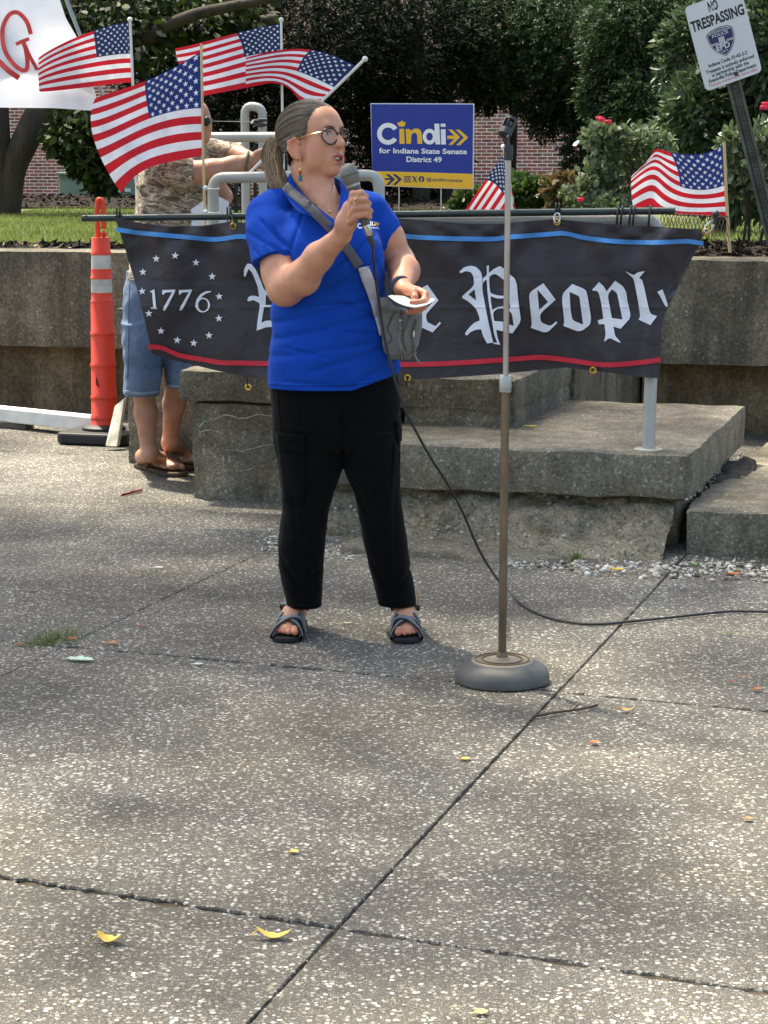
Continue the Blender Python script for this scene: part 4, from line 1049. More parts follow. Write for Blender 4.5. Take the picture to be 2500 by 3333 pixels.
flag('flag on a slanting white stick just above the hair', C4, R3,
     [[(1155, 214), (1012, 162), (905, 164), (800, 188)], [(1088, 284), (968, 232), (890, 222), (800, 233)], [(1045, 327), (968, 318), (918, 276), (800, 283)]], 8.9, (.015, 7, 2.0, .2), [(1188, 192), (1047, 330), (960, 416), (800, 576)], blue=FBLU2, r=.0065)
flag('drooping flag half hidden behind the microphone stand', C4, R3,
     [[(1640, 500), (1580, 586), (1520, 674), (1472, 746)], [(1656, 592), (1640, 636), (1586, 716), (1540, 790)], [(1668, 692), (1676, 752), (1640, 800), (1600, 850)]], 11.8, (.015, 6, 2.0, .8), [(1639, 478), (1660, 600), (1676, 832)], blue=FBLU2, r=.008, star_r=.036)
flag('rippling flag on a wooden stick above the right end of the wall', [0, .2, .4, .7, 1.0], R3,
     [[(2353, 468), (2265, 503), (2181, 495), (2128, 490), (2062, 575)], [(2361, 601), (2290, 618), (2214, 607), (2145, 560), (2054, 598)], [(2367, 708), (2290, 703), (2195, 701), (2130, 676), (2062, 690)]], 11.75, (.015, 8, 2.0, .3), [(2357, 462), (2364, 640), (2376, 822)], stickm=WOODST, ball=False, r=.009, star_r=.034)
# cable ties fixing the large flag
for y in (612, 690):
    t = thing('cable_tie', 'white cable tie round the rail post, ' + ('upper one under the man\'s arm' if y == 612 else 'lower one just above the dark pole'), 'cable tie', ONV(690, y, 8.74), 'white cable ties')
    pts = [ONV(690 + 24 * sin(a), y + 3 * sin(a + 1), 8.75 - .032 * cos(a)) for a in np.linspace(0, 2 * pi, 15)]
    mb = MB(); mb.tube(pts, .003, 6, caps=False); mb.build('strap', WHITEP, t, smooth=True)
    mb = MB(); mb.sphere(ONV(670, y, 8.64), .011, 8, 6); mb.build('knot', WHITEP, t, smooth=True)

# ------------------------------------------------------------------ campaign sign
VS = 12.05
def sg(px, py, lift=0.0): return ONV(px, py, VS - .004 - lift)
cs = thing('campaign_sign', 'blue and yellow campaign yard sign on wire legs', 'sign', ONV(1370, 830, VS))
SBLU = mat('sign_blue', S(28, 54, 146), .45, var=.05, scale=6, spec=.4); SYEL = mat('sign_yellow', S(240, 190, 52), .45, var=.05, scale=6); SWH = mat('sign_white', S(236, 237, 240), .45, var=.04, scale=6); SNAV = mat('sign_navy', S(36, 42, 104), .5, var=.05)
mb = MB()
fr = [(1206, 336), (1543, 337), (1541, 616), (1400, 612), (1213, 604)]
mb.prism([ONV(x, y, VS) for x, y in fr], VD * .006); mb.build('board', SWH, cs)
mb = MB(); poly_px(mb, [[(1208, 339), (1540, 340), (1538, 566), (1380, 561), (1212, 557)]], ident, lambda x, y: sg(x, y, 0)); mb.build('blue_field', SBLU, cs)
mb = MB(); poly_px(mb, [[(1213, 557), (1380, 561), (1538, 566), (1539, 614), (1400, 610), (1214, 602)]], ident, lambda x, y: sg(x, y, 0)); mb.build('yellow_strip', SYEL, cs)
cS = crop(4.1475, 1180, 300)
mb = MB()       # faint slanting lines in the blue
for k in range(34):
    x = 1214 + k * 9.7; L = 40 - 14 * abs((k % 7) - 3) / 3; poly_px(mb, [[(x + 8, 342), (x + 9.6, 342), (x + 9.6 - L * .5, 342 + L), (x + 8 - L * .5, 342 + L)]] if x + 8 - L * .5 > 1210 and x + 9.6 < 1538 else [[(1211, 342), (1212, 342), (1212, 344)]], ident, lambda a, b: sg(a, b, .0012))
mb.build('hatching', mat('sign_blue_pale', S(52, 74, 164), .45), cs)
# big name
def arcpoly(cx, cy, R, r, a0, a1, n=26):
    o = [(cx + R * cos(rad(a)), cy - R * sin(rad(a))) for a in np.linspace(a0, a1, n)]; i = [(cx + r * cos(rad(a)), cy - r * sin(rad(a))) for a in np.linspace(a1, a0, n)]; return o + i
mp = lambda x, y: sg(x, y, .0016)
mb = MB(); poly_px(mb, [arcpoly(345, 562, 148, 86, 32, 326)], cS, mp); mb.build('name_letter', SWH, cs)
mb = MB(); poly_px(mb, [[(970, 425), (1035, 425), (1050, 705), (985, 705)]], cS, mp); mb.build('name_letter', SWH, cs)
mb = MB(); poly_px(mb, [ring(905, 600, 92, 106), ring(905, 600, 44, 54)[::-1]], cS, lambda x, y: sg(x, y, .0021)); mb.build('name_letter', SWH, cs)
mb = MB(); poly_px(mb, [[(1055, 425), (1120, 425), (1121, 468), (1057, 468)]], cS, mp); mb.build('name_letter', SWH, cs)
mb = MB(); poly_px(mb, [[(1057, 500), (1121, 500), (1126, 706), (1062, 706)]], cS, mp); mb.build('name_letter', SWH, cs)
mb = MB(); poly_px(mb, [[(497, 495), (562, 495), (570, 697), (500, 697)]], cS, mp); mb.build('name_letter', SYEL, cs)
mb = MB(); poly_px(mb, [[(583, 497), (640, 497), (655, 520), (700, 492), (745, 490), (785, 515), (802, 565), (808, 697), (742, 697), (738, 580), (720, 550), (690, 548), (660, 575), (655, 697), (592, 697)]], cS, mp); mb.build('name_letter', SYEL, cs)
mb = MB(); poly_px(mb, [smoothloop([(495, 465), (472, 425), (480, 400), (500, 415), (520, 390), (545, 375), (540, 395), (560, 405), (578, 400), (580, 435), (560, 465)])], cS, mp); mb.build('name_letter', SYEL, cs)
mb = MB(); poly_px(mb, [[(1145, 587), (1240, 587), (1155, 503), (1208, 503), (1318, 605), (1210, 713), (1160, 711), (1240, 632), (1143, 630)]], cS, mp); mb.build('name_letter', SYEL, cs)
mb = MB(); poly_px(mb, [[(1255, 505), (1312, 507), (1428, 612), (1318, 717), (1265, 715), (1368, 612)]], cS, mp); mb.build('name_letter', SYEL, cs)
mb = MB(); L1 = lambda x, y: sg(x, y + (x - 1235) * .012, .0016)
put_text(mb, 'for Indiana State Senate', 1234, 1520, 498, 16, L1, .025); put_text(mb, 'District 49', 1323, 1438, 525.5, 16.5, L1, .025); mb.build('lettering', SWH, cs)
mb = MB()
for k in (0, 22): poly_px(mb, [[(1255 + k, 567), (1266 + k, 567), (1286 + k, 583), (1266 + k, 602), (1256 + k, 602), (1275 + k, 584)]], ident, mp)
poly_px(mb, [[(1253, 579.5), (1278, 580), (1278, 586), (1253, 585.5)]], ident, lambda x, y: sg(x, y, .0021))
poly_px(mb, [[(1316, 573), (1336, 573), (1336, 593), (1316, 593)], [(1318.5, 575.5), (1318.5, 590.5), (1333.5, 590.5), (1333.5, 575.5)]], ident, mp)
poly_px(mb, [ring(1326, 583, 5.5, 5.5, 18), ring(1326, 583, 3, 3, 18)[::-1]], ident, mp); poly_px(mb, [ring(1331.5, 577.5, 1.3, 1.3, 8)], ident, mp)
poly_px(mb, [[(1341, 573), (1346, 573), (1358.5, 593), (1353.5, 593)]], ident, mp); poly_px(mb, [[(1355.5, 573), (1358, 573), (1343.5, 593), (1341, 593)]], ident, lambda x, y: sg(x, y, .0021))
poly_px(mb, [ring(1372, 583, 9.5, 10, 22)], ident, mp)
put_text(mb, '@cindiforsenate', 1388, 1505, 589, 10.5, lambda x, y: sg(x, y + (x - 1388) * .03, .0016), .008); mb.build('strip_lettering', SNAV, cs)
mb = MB(); put_text(mb, 'f', 1369, 1376, 592, 13, lambda x, y: sg(x, y, .0026), .03); mb.build('round_icon_letter', SYEL, cs)
for x in (1299, 1436):
    q0, q1 = ONV(x, 345, VS + .003), ONV(x, 600, VS + .003); q1.z = gz(q1) - .03; mb = MB(); mb.tube([ONV(x, 605, VS + .003), q1], .0036, 8); mb.build('wire_leg', STEEL, cs)

# ------------------------------------------------------------------ no trespassing sign on its leaning post
VN = 11.7
TL, TR, BR, BL = (2227, 24), (2410.5, -42), (2481, 232), (2297.7, 298.5)
def nt_(a, b, lift=0.0):
    x = TL[0] + (TR[0] - TL[0]) * a + (BL[0] - TL[0]) * b; y = TL[1] + (TR[1] - TL[1]) * a + (BL[1] - TL[1]) * b
    return ONV(x, y, VN - lift)
pb = G(2520, 792, .93); ts = thing('no_trespassing_sign', 'white no trespassing sign on a leaning steel channel post', 'sign', ONV(2530, 838, VN + .02))
NWH = mat('sign_plate_white', S(206, 209, 214), .4, .1, var=.05, scale=5); NBK = mat('sign_black', S(24, 24, 26), .5); NRD = mat('sign_red_faded', S(206, 120, 124), .5); NNV = mat('shield_navy', S(40, 42, 92), .5); NSL = mat('shield_silver', S(190, 190, 196), .5)
def rrect(r=.085, n=6, asp=.69):
    pts = []
    for cx, cy, a0 in ((1 - r, r * asp, -90), (1 - r, 1 - r * asp, 0), (r, 1 - r * asp, 90), (r, r * asp, 180)):
        for k in range(n + 1):
            a = rad(a0 + 90 * k / n); pts.append((cx + r * cos(a), cy + r * asp * sin(a)))
    return pts
mb = MB(); mb.prism([nt_(a, b) for a, b in rrect()], VD * .003); mb.build('plate', NWH, ts)
mb = MB(); n1 = lambda a, b: nt_(a, b, .0015)
put_text(mb, 'NO', .39, .555, .145, .105, n1, .03); put_text(mb, 'TRESPASSING', .03, .96, .305, .115, n1, .03); mb.build('heading', NBK, ts)
mb = MB()
for s_, x0, x1, y in (('Indiana Code 35-43-2-2', .15, .835, .752), ('Trespass is actively enforced', .08, .93, .815), ('in partnership with the', .165, .82, .868), ('Evansville Police Department', .093, .925, .921)):
    put_text(mb, s_, x0, x1, y, .04, n1, .02)
mb.build('small_print', NBK, ts)
mb = MB(); put_text(mb, 'Premises monitored by active video', .08, .93, .967, .032, n1, .008); mb.build('red_print', NRD, ts)
shp = smoothloop([(.235, .40), (.30, .365), (.48, .345), (.64, .362), (.705, .40), (.70, .50), (.66, .58), (.58, .645), (.485, .694), (.38, .64), (.29, .57), (.245, .48)])
cxs, cys = .47, .51
mb = MB(); poly_px(mb, [shp], ident, n1); mb.build('shield_rim', NBK, ts)
mb = MB(); poly_px(mb, [[(cxs + (a - cxs) * .95, cys + (b - cys) * .95) for a, b in shp]], ident, lambda a, b: nt_(a, b, .003)); mb.build('shield_line', NSL, ts)
mb = MB(); poly_px(mb, [[(cxs + (a - cxs) * .9, cys + (b - cys) * .9) for a, b in shp]], ident, lambda a, b: nt_(a, b, .0045)); mb.build('shield', NNV, ts)
mb = MB(); n2 = lambda a, b: nt_(a, b, .006)
for tx_, a0, a1, yb, cp_, bo in (('EVANSVILLE', .29, .65, .405, .03, .02), ('POLICE', .33, .61, .447, .034, .02), ('EPD', .35, .59, .605, .062, .03), ('1863', .42, .53, .64, .02, .01)):
    mb = MB(); put_text(mb, tx_, a0, a1, yb, cp_, n2, bo); mb.build('shield_text', NSL, ts)
mb = MB()
for k in range(4): mb.add([n2(a, b) for a, b in ((.425 + k * .026, .462), (.443 + k * .026, .462), (.443 + k * .026, .525), (.425 + k * .026, .525))], [(0, 1, 2, 3)])
mb.add([n2(a, b) for a, b in ((.41, .527), (.55, .527), (.55, .537), (.41, .537))], [(0, 1, 2, 3)])
for y in (.513, .527):
    for x0, x1 in ((.27, .405), (.555, .675)): mb.add([n2(a, b) for a, b in ((x0, y), (x1, y), (x1, y + .006), (x0, y + .006))], [(0, 1, 2, 3)])
mb.build('shield_emblem', NWH, ts)
mb = MB()
for x0, x1 in ((.27, .405), (.555, .675)): mb.add([n2(a, b) for a, b in ((x0, .5205), (x1, .5205), (x1, .5255), (x0, .5255))], [(0, 1, 2, 3)])
mb.build('shield_red_line', NRD, ts)
for a, b in ((.475, .115), (.565, .925)):
    mb = MB(); mb.lathe(nt_(a, b, .001), [(.012, 0), (.012, .004), (.007, .007)], 12, -VD); mb.build('bolt', STEEL if b < .5 else BLKPL, ts, smooth=True)
# U-channel post with punched holes
PSTM = mat('channel_post', S(86, 88, 80), .6, .4, var=.3, scale=14, bmp=.3, bscale=60); RUST = mat('rust_edge', S(110, 84, 66), .8, .2, var=.3, scale=25)
pa, pz_ = nt_(.50, -.02, -.03), ONV(2532, 842, VN + .03); ax = (pz_ - pa).normalized(); sd = ax.cross(VD).normalized(); fw = VD * 1.0
prof = [(-.038, .0), (-.026, .0), (-.016, .026), (.016, .026), (.026, .0), (.038, .0), (.038, -.004), (.024, -.004), (.014, .022), (-.014, .022), (-.024, -.004), (-.038, -.004)]
mb = MB(); mb.prism([pa + sd * x + fw * y for x, y in prof], pz_ - pa); mb.build('post', PSTM, ts)
L = (pz_ - pa).length; k = 0
while k * .0254 * 1.0 < L - .05:
    q = pa + ax * (.03 + k * .0254) ; k += 1
    mb = MB(); mb.lathe(q + fw * .0212, [(.0052, 0), (.0052, .0012)], 10, -VD); mb.build('hole', BLKRUB, ts)

# ------------------------------------------------------------------ white sheet with red painted letter, on a leaning metal pole
VW = 11.9
shm = cloth_mat('sheet_white', S(222, 224, 236), .7, .3, .2, .3, scale=3)
ws = thing('painted_sheet', 'big white cloth sheet with a red painted letter hung at the upper left', 'sheet', ONV(300, 360, VW))
def shf(px, py, lift=0.0):
    d = .04 * sin(px * .014 + py * .006) + .05 * mnoise.noise(Vector((px * .005, py * .006, 2))) + .03 * math.exp(-((py - 230 - .15 * px) / 28) ** 2)
    return ONV(px, py, VW - d - lift)
vs = []; fs = []; nx, ny = 60, 50
for i in range(nx + 1):
    for j in range(ny + 1):
        q = j / ny; y = -160 + (q * 510); s_ = i / nx
        xr = np.interp(y, [-160, 0, 60, 120, 250, 310, 350], [150, 195, 215, 250, 292, 312, 318]); xl = -260
        x = xl + (xr - xl) * s_; yy = y + (np.interp(x, [-260, 0, 180, 300], [0, 0, 2, 10]) if q == 1 else 0) * 1.0
        vs.append(shf(x, yy))
for i in range(nx):
    for j in range(ny): q = i * (ny + 1) + j; fs.append((q, q + 1, q + ny + 2, q + ny + 1))
obj('cloth', vs, fs, shm, ws, smooth=True)
RPAINT = mat('red_marker', S(206, 70, 66), .7, var=.25, scale=18)
cG = crop(1.843, 0, 0)
def stroke(pts, w):
    P = catmull([Vector((*cG(p), 0)) for p in pts], 8); lo = []; hi = []
    for i, p in enumerate(P):
        t = (P[min(i + 1, len(P) - 1)] - P[max(0, i - 1)]).normalized(); n_ = Vector((-t.y, t.x, 0)) * w; lo.append(shf((p + n_).x, (p + n_).y, .01)); hi.append(shf((p - n_).x, (p - n_).y, .01))
    mb = MB(); n = len(P); mb.add(lo + hi, [(i, i + 1, n + i + 1, n + i) for i in range(n - 1)]); mb.build('painted_stroke', RPAINT, ws)
stroke([(185, 205), (160, 130), (105, 75), (50, 95), (15, 180), (25, 290), (70, 370), (120, 415), (155, 420), (165, 380), (155, 300), (140, 250)], 7)
stroke([(95, 265), (130, 250), (175, 232)], 6); stroke([(150, 270), (180, 340), (225, 420)], 6); stroke([(-60, 320), (0, 375), (60, 430), (115, 468)], 9)
mb = MB(); P0, P1 = ONV(205, -30, VW + .03), ONV(462, 640, VW + .03); d_ = (P1 - P0); P2 = P0 + d_ * ((.93 - P0.z) / d_.z); mb.tube([P0 - d_ * .2, P2], .012, 10)
mb.build('pole', mat('dull_steel', S(150, 154, 152), .4, .6, var=.1), ws, smooth=True)

# ------------------------------------------------------------------ orange delineator
ORG_ = mat('safety_orange', S(222, 62, 36), .5, var=.08, scale=6, bmp=.05, spec=.45, trans=0)
REFL = mat('reflective_band', S(186, 184, 178), .45, .1, var=.22, scale=16, bmp=.1)
bc = G(338, 1398, .06); de = thing('delineator_post', 'orange plastic traffic delineator with two grey reflective bands', 'delineator', (bc.x, bc.y, 0))
dY = bc.y
def dz(y, x=335): return AT(x, y, dY).z
ctr = lambda y: AT(np.interp(y, [650, 1400], [325, 341]), y, dY)
axd = (ctr(700) - ctr(1390)).normalized()
def dsec(y0, y1, r0, r1, m, name, lip=True):
    mb = MB(); a, b = ctr(y1), ctr(y0); L = (b - a).length
    k = dY / F * 1.0
    mb.lathe(a, [(r1 * k - .003, 0), (r1 * k + .004, .002), (r1 * k + .004, min(.014, L * .2)), (r1 * k - .001, min(.020, L * .3)), (r0 * k - .001, L * .97), (r0 * k - .003, L)] if m is ORG_ else [(r1 * k, 0), (r0 * k, L)], 28, axd); mb.build(name, m, de, smooth=True, angle=50)
dsec(772, 830, 30.5, 31, ORG_, 'segment'); dsec(830, 876, 31.5, 32.5, REFL, 'reflective_band'); dsec(874, 908, 34, 34, ORG_, 'segment'); dsec(907, 952, 34, 34.5, REFL, 'reflective_band')
dsec(952, 984, 34, 34.5, ORG_, 'segment'); dsec(983, 1090, 37, 38, ORG_, 'segment'); dsec(1089, 1192, 39, 40, ORG_, 'segment'); dsec(1191, 1296, 40.5, 41.5, ORG_, 'segment'); dsec(1295, 1362, 42, 43, ORG_, 'segment'); dsec(1360, 1392, 44, 46, ORG_, 'segment')
mb = MB(); kk = dY / F; pts = [ctr(775) - Vector((9 * kk, 0, 0)), ctr(690) - Vector((9 * kk, 0, 0)), ctr(655) - Vector((6 * kk, 0, 0)), ctr(650), ctr(658) + Vector((9 * kk, 0, 0)), ctr(690) + Vector((11 * kk, 0, 0)), ctr(745) + Vector((11 * kk, 0, 0))]
mb.tube(catmull(pts, 5), 8.5 * kk, 10); mb.build('handle', ORG_, de, smooth=True)
mb = MB(); mb.sphere(ctr(762) + Vector((10 * kk, 0, 0)), 10 * kk, 12, 8); mb.build('handle_plug', ORG_, de, smooth=True)
mb = MB(); c_ = Vector((bc.x - .0, bc.y, .035)); hexa = []
for x, y in ((-.19, -.17), (-.16, -.2), (.17, -.2), (.2, -.17), (.2, .17), (.17, .2), (-.16, .2), (-.19, .17)): hexa.append(Vector((bc.x, bc.y, .001)) + UD * x + VD * y)
mb.prism(hexa, ZD * .06); mb.build('rubber_base', BLKRUB, de, bevel=.012)
mb = MB(); mb.lathe((bc.x, bc.y, .06), [(.115, 0), (.115, .015), (.09, .03)], 24); mb.build('base_ring', BLKRUB, de, smooth=True)
mb = MB(); q = AT(316, 1245, dY - .075); mb.tube([AT(313, 1228, dY - .068), AT(316, 1250, dY - .0685), AT(321, 1262, dY - .066)], [.002, .006, .001], 6); mb.build('tear', BLKRUB, de)

# white painted timber along the wall and broken stake
TIMB = mat('white_timber', S(214, 214, 208), .7, var=.12, scale=18, bmp=.2, bscale=60, stretch=(.4, 1, 1)); TIMG = mat('weathered_timber', S(176, 172, 160), .9, var=.35, scale=26, bmp=.6, bscale=90, stretch=(1, 1, .15))
a_, b_ = G(-260, 1318, .07), G(352, 1382, .07)
mb = MB(); d_ = (b_ - a_).normalized(); sd = d_.cross(ZD); mb.box((a_ + b_) / 2, (b_ - a_) / 2, sd * .05, ZD * .038)
tag(mb.build('timber_beam', TIMB, origin=((a_ + b_) / 2).xy.to_3d(), bevel=.006), 'white painted timber beam lying along the wall foot', 'timber')
mb = MB()
for x in (60, 300):
    g_ = G(x, 1395, 0); q_ = a_ + (b_ - a_) * ((x + 260) / 612); mb.box((q_.x, q_.y, .016), UD * .09, VD * .05, ZD * .016)
tag(mb.build('timber_blocks', mat('grey_block', S(96, 90, 80), .9), origin=Vector((a_.x, a_.y, 0))), 'grey packing under the white timber beam', 'packing')
st0, st1 = G(365, 1452, .02), AT(392, 1290, G(392, 1462).y + .12)
mb = MB(); d_ = (st1 - st0); s_ = UD; mb.add([st0 - s_ * .03 - VD * .02, st0 + s_ * .035 - VD * .02, st0 + s_ * .035 + VD * .02, st0 - s_ * .03 + VD * .02, st1 - s_ * .025 - VD * .02 - ZD * .05, st1 + s_ * .03 - VD * .02 - ZD * .01, st1 + s_ * .03 + VD * .02, st1 - s_ * .025 + VD * .02 - ZD * .04], [(0, 1, 2, 3), (4, 7, 6, 5), (0, 4, 5, 1), (1, 5, 6, 2), (2, 6, 7, 3), (3, 7, 4, 0)])
tag(mb.build('wooden_stake', TIMG, origin=Vector((st0.x, st0.y, 0)), bevel=.004), 'broken white weathered wooden stake leaning by the delineator base', 'stake')

# ------------------------------------------------------------------ microphone stand
sb = G(1634, 2218, 0); sy = sb.y
ms = thing('microphone_stand', 'round based microphone stand with rusty pole and empty black clip', 'microphone stand', (sb.x, sb.y, 0))
BASEM = mat('stand_base', S(88, 86, 82), .55, .2, var=.25, scale=10, bmp=.15, bscale=80); BTOP = mat('stand_base_worn', S(148, 136, 116), .7, .1, var=.25, scale=14, bmp=.15)
R = .1345
mb = MB(); mb.lathe((sb.x, sb.y, 0), [(R - .012, .001), (R, .006), (R, .022), (R - .008, .04), (R - .024, .054), (R - .046, .061)], 48); mb.build('base', BASEM, ms, smooth=True, angle=60)
mb = MB(); mb.lathe((sb.x, sb.y, 0), [(R - .046, .0605), (R - .055, .0645), (R - .07, .0625), (R - .09, .066), (.024, .067), (.018, .072)], 40); mb.build('base_top', BTOP, ms, smooth=True, angle=30)
for r_ in (R - .058, R - .078):
    mb = MB(); mb.tube([Vector((sb.x + r_ * cos(a), sb.y + r_ * sin(a), .0655)) for a in np.linspace(0, 2 * pi, 40)], .0022, 6, caps=False); mb.build('groove', mat('brown_ring', S(120, 96, 68), .8), ms, smooth=True)
def sp_(y): return AT(np.interp(y, [400, 2170], [1656, 1634]), y, sy)
RUSTP = mat('rusty_pole', S(116, 102, 86), .4, .75, var=.28, scale=30, bmp=.12, bscale=70, stretch=(1, 1, .25))
CHR2 = mat('pitted_chrome', S(178, 172, 172), .3, .85, var=.2, scale=34, bmp=.1, bscale=60, stretch=(1, 1, .2))
mb = MB(); mb.tube([Vector((sb.x, sb.y, .065)), sp_(1700), sp_(1265)], .0115, 16); mb.build('lower_pole', RUSTP, ms, smooth=True, angle=60)
mb = MB(); mb.lathe((sb.x, sb.y, .064), [(.0155, 0), (.0155, .018), (.013, .022)], 16); mb.build('base_nut', RUSTP, ms, smooth=True, angle=40)
mb = MB(); mb.tube([sp_(1300), sp_(520)], .0082, 16); mb.build('upper_pole', CHR2, ms, smooth=True, angle=60)
cA, cB = sp_(1278), sp_(1222); axm = (cB - cA).normalized()
mb = MB(); L_ = (cB - cA).length; mb.lathe(cA, [(.013, 0), (.0165, .003), (.0165, .008), (.0145, .0085), (.0145, .012), (.0175, .0125), (.0175, L_ - .006), (.0155, L_)], 24, axm); mb.build('clutch', mat('clutch_metal', S(168, 168, 166), .35, .6, var=.1), ms, smooth=True, angle=40)
# clip: open plastic sleeve on a swivel
cc = crop(3.318, 1500, 250)
def cl_(x, y, d=0.0): return AT(*cc((x, y)), sy + d)
mb = MB(); mb.tube([sp_(522), cl_(515, 800), cl_(517, 735)], [.0125, .0135, .0115], 14); mb.build('clip_socket', BLKPL, ms, smooth=True, angle=50)
mb = MB(); mb.tube([cl_(500, 780, -.014), cl_(500, 780, .014)], .008, 12); mb.build('swivel_screw', BLKPL, ms, smooth=True)
mb = MB(); mb.tube([cl_(505, 760), cl_(492, 700), cl_(480, 660)], [.009, .0075, .010], 10); mb.build('clip_neck', BLKPL, ms, smooth=True)
ca, cb = cl_(470, 630, -.004), cl_(548, 455, .02); axc = (cb - ca).normalized(); sdc = axc.cross(VD).normalized(); fwc = sdc.cross(axc)
mb = MB(); n = 22; vs = []; fs = []
for i in range(7):
    t = i / 6; rad_ = .019 - .0012 * t; cen = ca.lerp(cb, t)
    for k in range(n + 1):
        a = rad(-100 + 290 * k / n); open_ = 1.0
        d1 = (sdc * cos(a) - fwc * sin(a)); vs += [cen + d1 * rad_, cen + d1 * (rad_ - .0045)]
m2 = 2 * (n + 1)
for i in range(6):
    for k in range(n):
        if 2 <= i <= 4 and 11 <= k <= 17: continue          # window in the sleeve
        q = i * m2 + 2 * k
        fs += [(q, q + 2, q + m2 + 2, q + m2), (q + 1, q + m2 + 1, q + m2 + 3, q + 3)]
for i in (0, 6):
    for k in range(n): q = i * m2 + 2 * k; fs.append((q, q + 1, q + 3, q + 2))
for i in range(6):
    for k in (0, n): q = i * m2 + 2 * k; fs.append((q, q + m2, q + m2 + 1, q + 1))
mb.add(vs, fs); mb.build('clip_sleeve', BLKPL, ms, smooth=True, angle=50)

# ------------------------------------------------------------------ things lying about
def leafobj(label, px, py, L, ang, col, name='fallen_leaf', cat='leaf', z=0.003, wr=.32, curl=.25, group='fallen leaves on the paving'):
    c = G(px, py, z); m_ = mat('leaf_%d_%d_%d' % col, S(*col), .6, var=.18, scale=60, trans=.15); mb = MB(); vs = []
    d = Vector((cos(ang), sin(ang), 0)); e = Vector((-d.y, d.x, 0))
    n = 9
    for i in range(n + 1):
        t = i / n; w = L * wr * sin(pi * min(1, t * .94 + .04)) ** .8 * (1 + .15 * sin(i * 2.1)); zz = L * curl * (t - .5) ** 2 * 1.6
        for k in (-1, -.5, 0, .5, 1): vs.append(c + d * (t - .5) * L + e * w * k + ZD * (zz + abs(k) * w * .35 + .002))
    fs = [(i * 5 + k, i * 5 + k + 1, (i + 1) * 5 + k + 1, (i + 1) * 5 + k) for i in range(n) for k in range(4)]
    mb.add(vs, fs); mb.tube([c - d * L * .45 + ZD * (L * curl * .3 + .002), c - d * L * .68 + ZD * .004], .0014, 5)
    tag(mb.build(name, m_, smooth=True, origin=c), label, cat, group)
YEL, ORN, TAN, GRN, PAL = (224, 190, 96), (196, 112, 58), (206, 160, 92), (92, 140, 60), (190, 212, 190)
leafobj('large pale green leaf lying near the grass tuft at left', 262, 2152, .085, -.25, PAL, wr=.26, curl=.15)
leafobj('curled yellow leaf at lower left, left of two', 358, 3068, .05, -.3, YEL, curl=.9)
leafobj('longer curled yellow leaf at the bottom, left of the slab joint', 893, 3055, .068, -.1, YEL, curl=.7, wr=.2)
leafobj('small yellow leaf scrap in the middle of the left slab', 958, 2776, .022, .4, YEL, wr=.45)
leafobj('yellow petal shaped leaf below the stand, left of the joint', 1516, 2474, .026, .3, YEL, wr=.4)
leafobj('tan curled leaf right of the fallen twig', 2040, 2316, .042, -.2, TAN, curl=.8, wr=.25)
leafobj('orange brown leaf below the fallen twig', 1936, 2420, .026, .4, ORN, wr=.42)
leafobj('orange leaf scrap near the right edge beside the long joint', 2466, 2246, .03, .5, ORN, wr=.35)
leafobj('thin curved brown leaf at the right, above the orange scrap', 2424, 2205, .035, -.4, ORN, wr=.12)
leafobj('small reddish scrap left of the thin curved leaf', 2384, 2220, .018, .2, (170, 96, 62))
leafobj('green leaf bit near the cable at right', 2380, 2064, .028, -.1, (96, 120, 70))
leafobj('yellow leaf among the white gravel', 2010, 1857, .05, -.2, (226, 180, 60), z=.014)
leafobj('green leaf lying on the white gravel', 2262, 1840, .04, .9, GRN, z=.02)
leafobj('orange brown leaf on the gravel at the far right', 2390, 1872, .05, .1, ORN, z=.012)
leafobj('orange leaf on the paving right of the grass tuft', 365, 2097, .042, .1, (198, 128, 76), wr=.3)
leafobj('brown leaf caught in the grass tuft', 236, 2082, .035, .6, (176, 106, 58), z=.012)
leafobj('small brown leaf at the left end of the grass tuft', 62, 2100, .035, 0, (160, 110, 70))
leafobj('tiny brown leaf high on the left slab joint', 467, 2038, .022, .2, (186, 116, 74))
leafobj('white petal on the left paving behind the joint', 517, 1850, .034, 0, (232, 222, 222), wr=.3)
leafobj('pale leaf between the woman\'s feet', 1130, 2030, .035, .15, (222, 214, 176), wr=.14)
leafobj('white petal left of the middle joint', 645, 2165, .03, .1, (230, 230, 222), wr=.3)
leafobj('brown pebble like leaf far right of the lower slab', 2436, 2668, .02, .1, (176, 122, 84), wr=.45)
leafobj('yellow scrap at the bottom edge', 1566, 3300, .024, .3, (220, 200, 120), wr=.45)
leafobj('yellow green leaf lying on the lowest step', 1730, 1391, .055, -.1, (180, 190, 60), z=.372, wr=.25)
leafobj('orange leaf by the delineator base', 268, 1437, .045, .1, (190, 96, 40), wr=.3)
mb = MB(); tw = [G(1738, 2332, .006), G(1800, 2320, .008), G(1860, 2312, .007), G(1905, 2305, .009), G(1945, 2295, .008)]
mb.tube(catmull(tw, 5), .0034, 6); mb.tube([tw[2], G(1880, 2296, .012)], .002, 5)
tag(mb.build('twig', mat('twig_bark', S(78, 60, 50), .9, var=.2, scale=50), origin=tw[0]), 'thin brown twig lying beside the slab joint', 'twig')
mb = MB()
for k in range(16):
    t = k / 15; c = G(398 + 60 * t, 1612 - 16 * t, .008); mb.sphere(c + Vector((0, 0, .004 * rng.random())), (.006 + .004 * t, .006, .005), 6, 4)
mb.tube([G(394, 1614, .006), G(460, 1596, .01)], .003, 5)
tag(mb.build('flower_spike', mat('dried_red', S(112, 22, 30), .8, var=.3, scale=80), origin=G(420, 1608, 0)), 'dried dark red flower spike on the paving at left', 'flower')
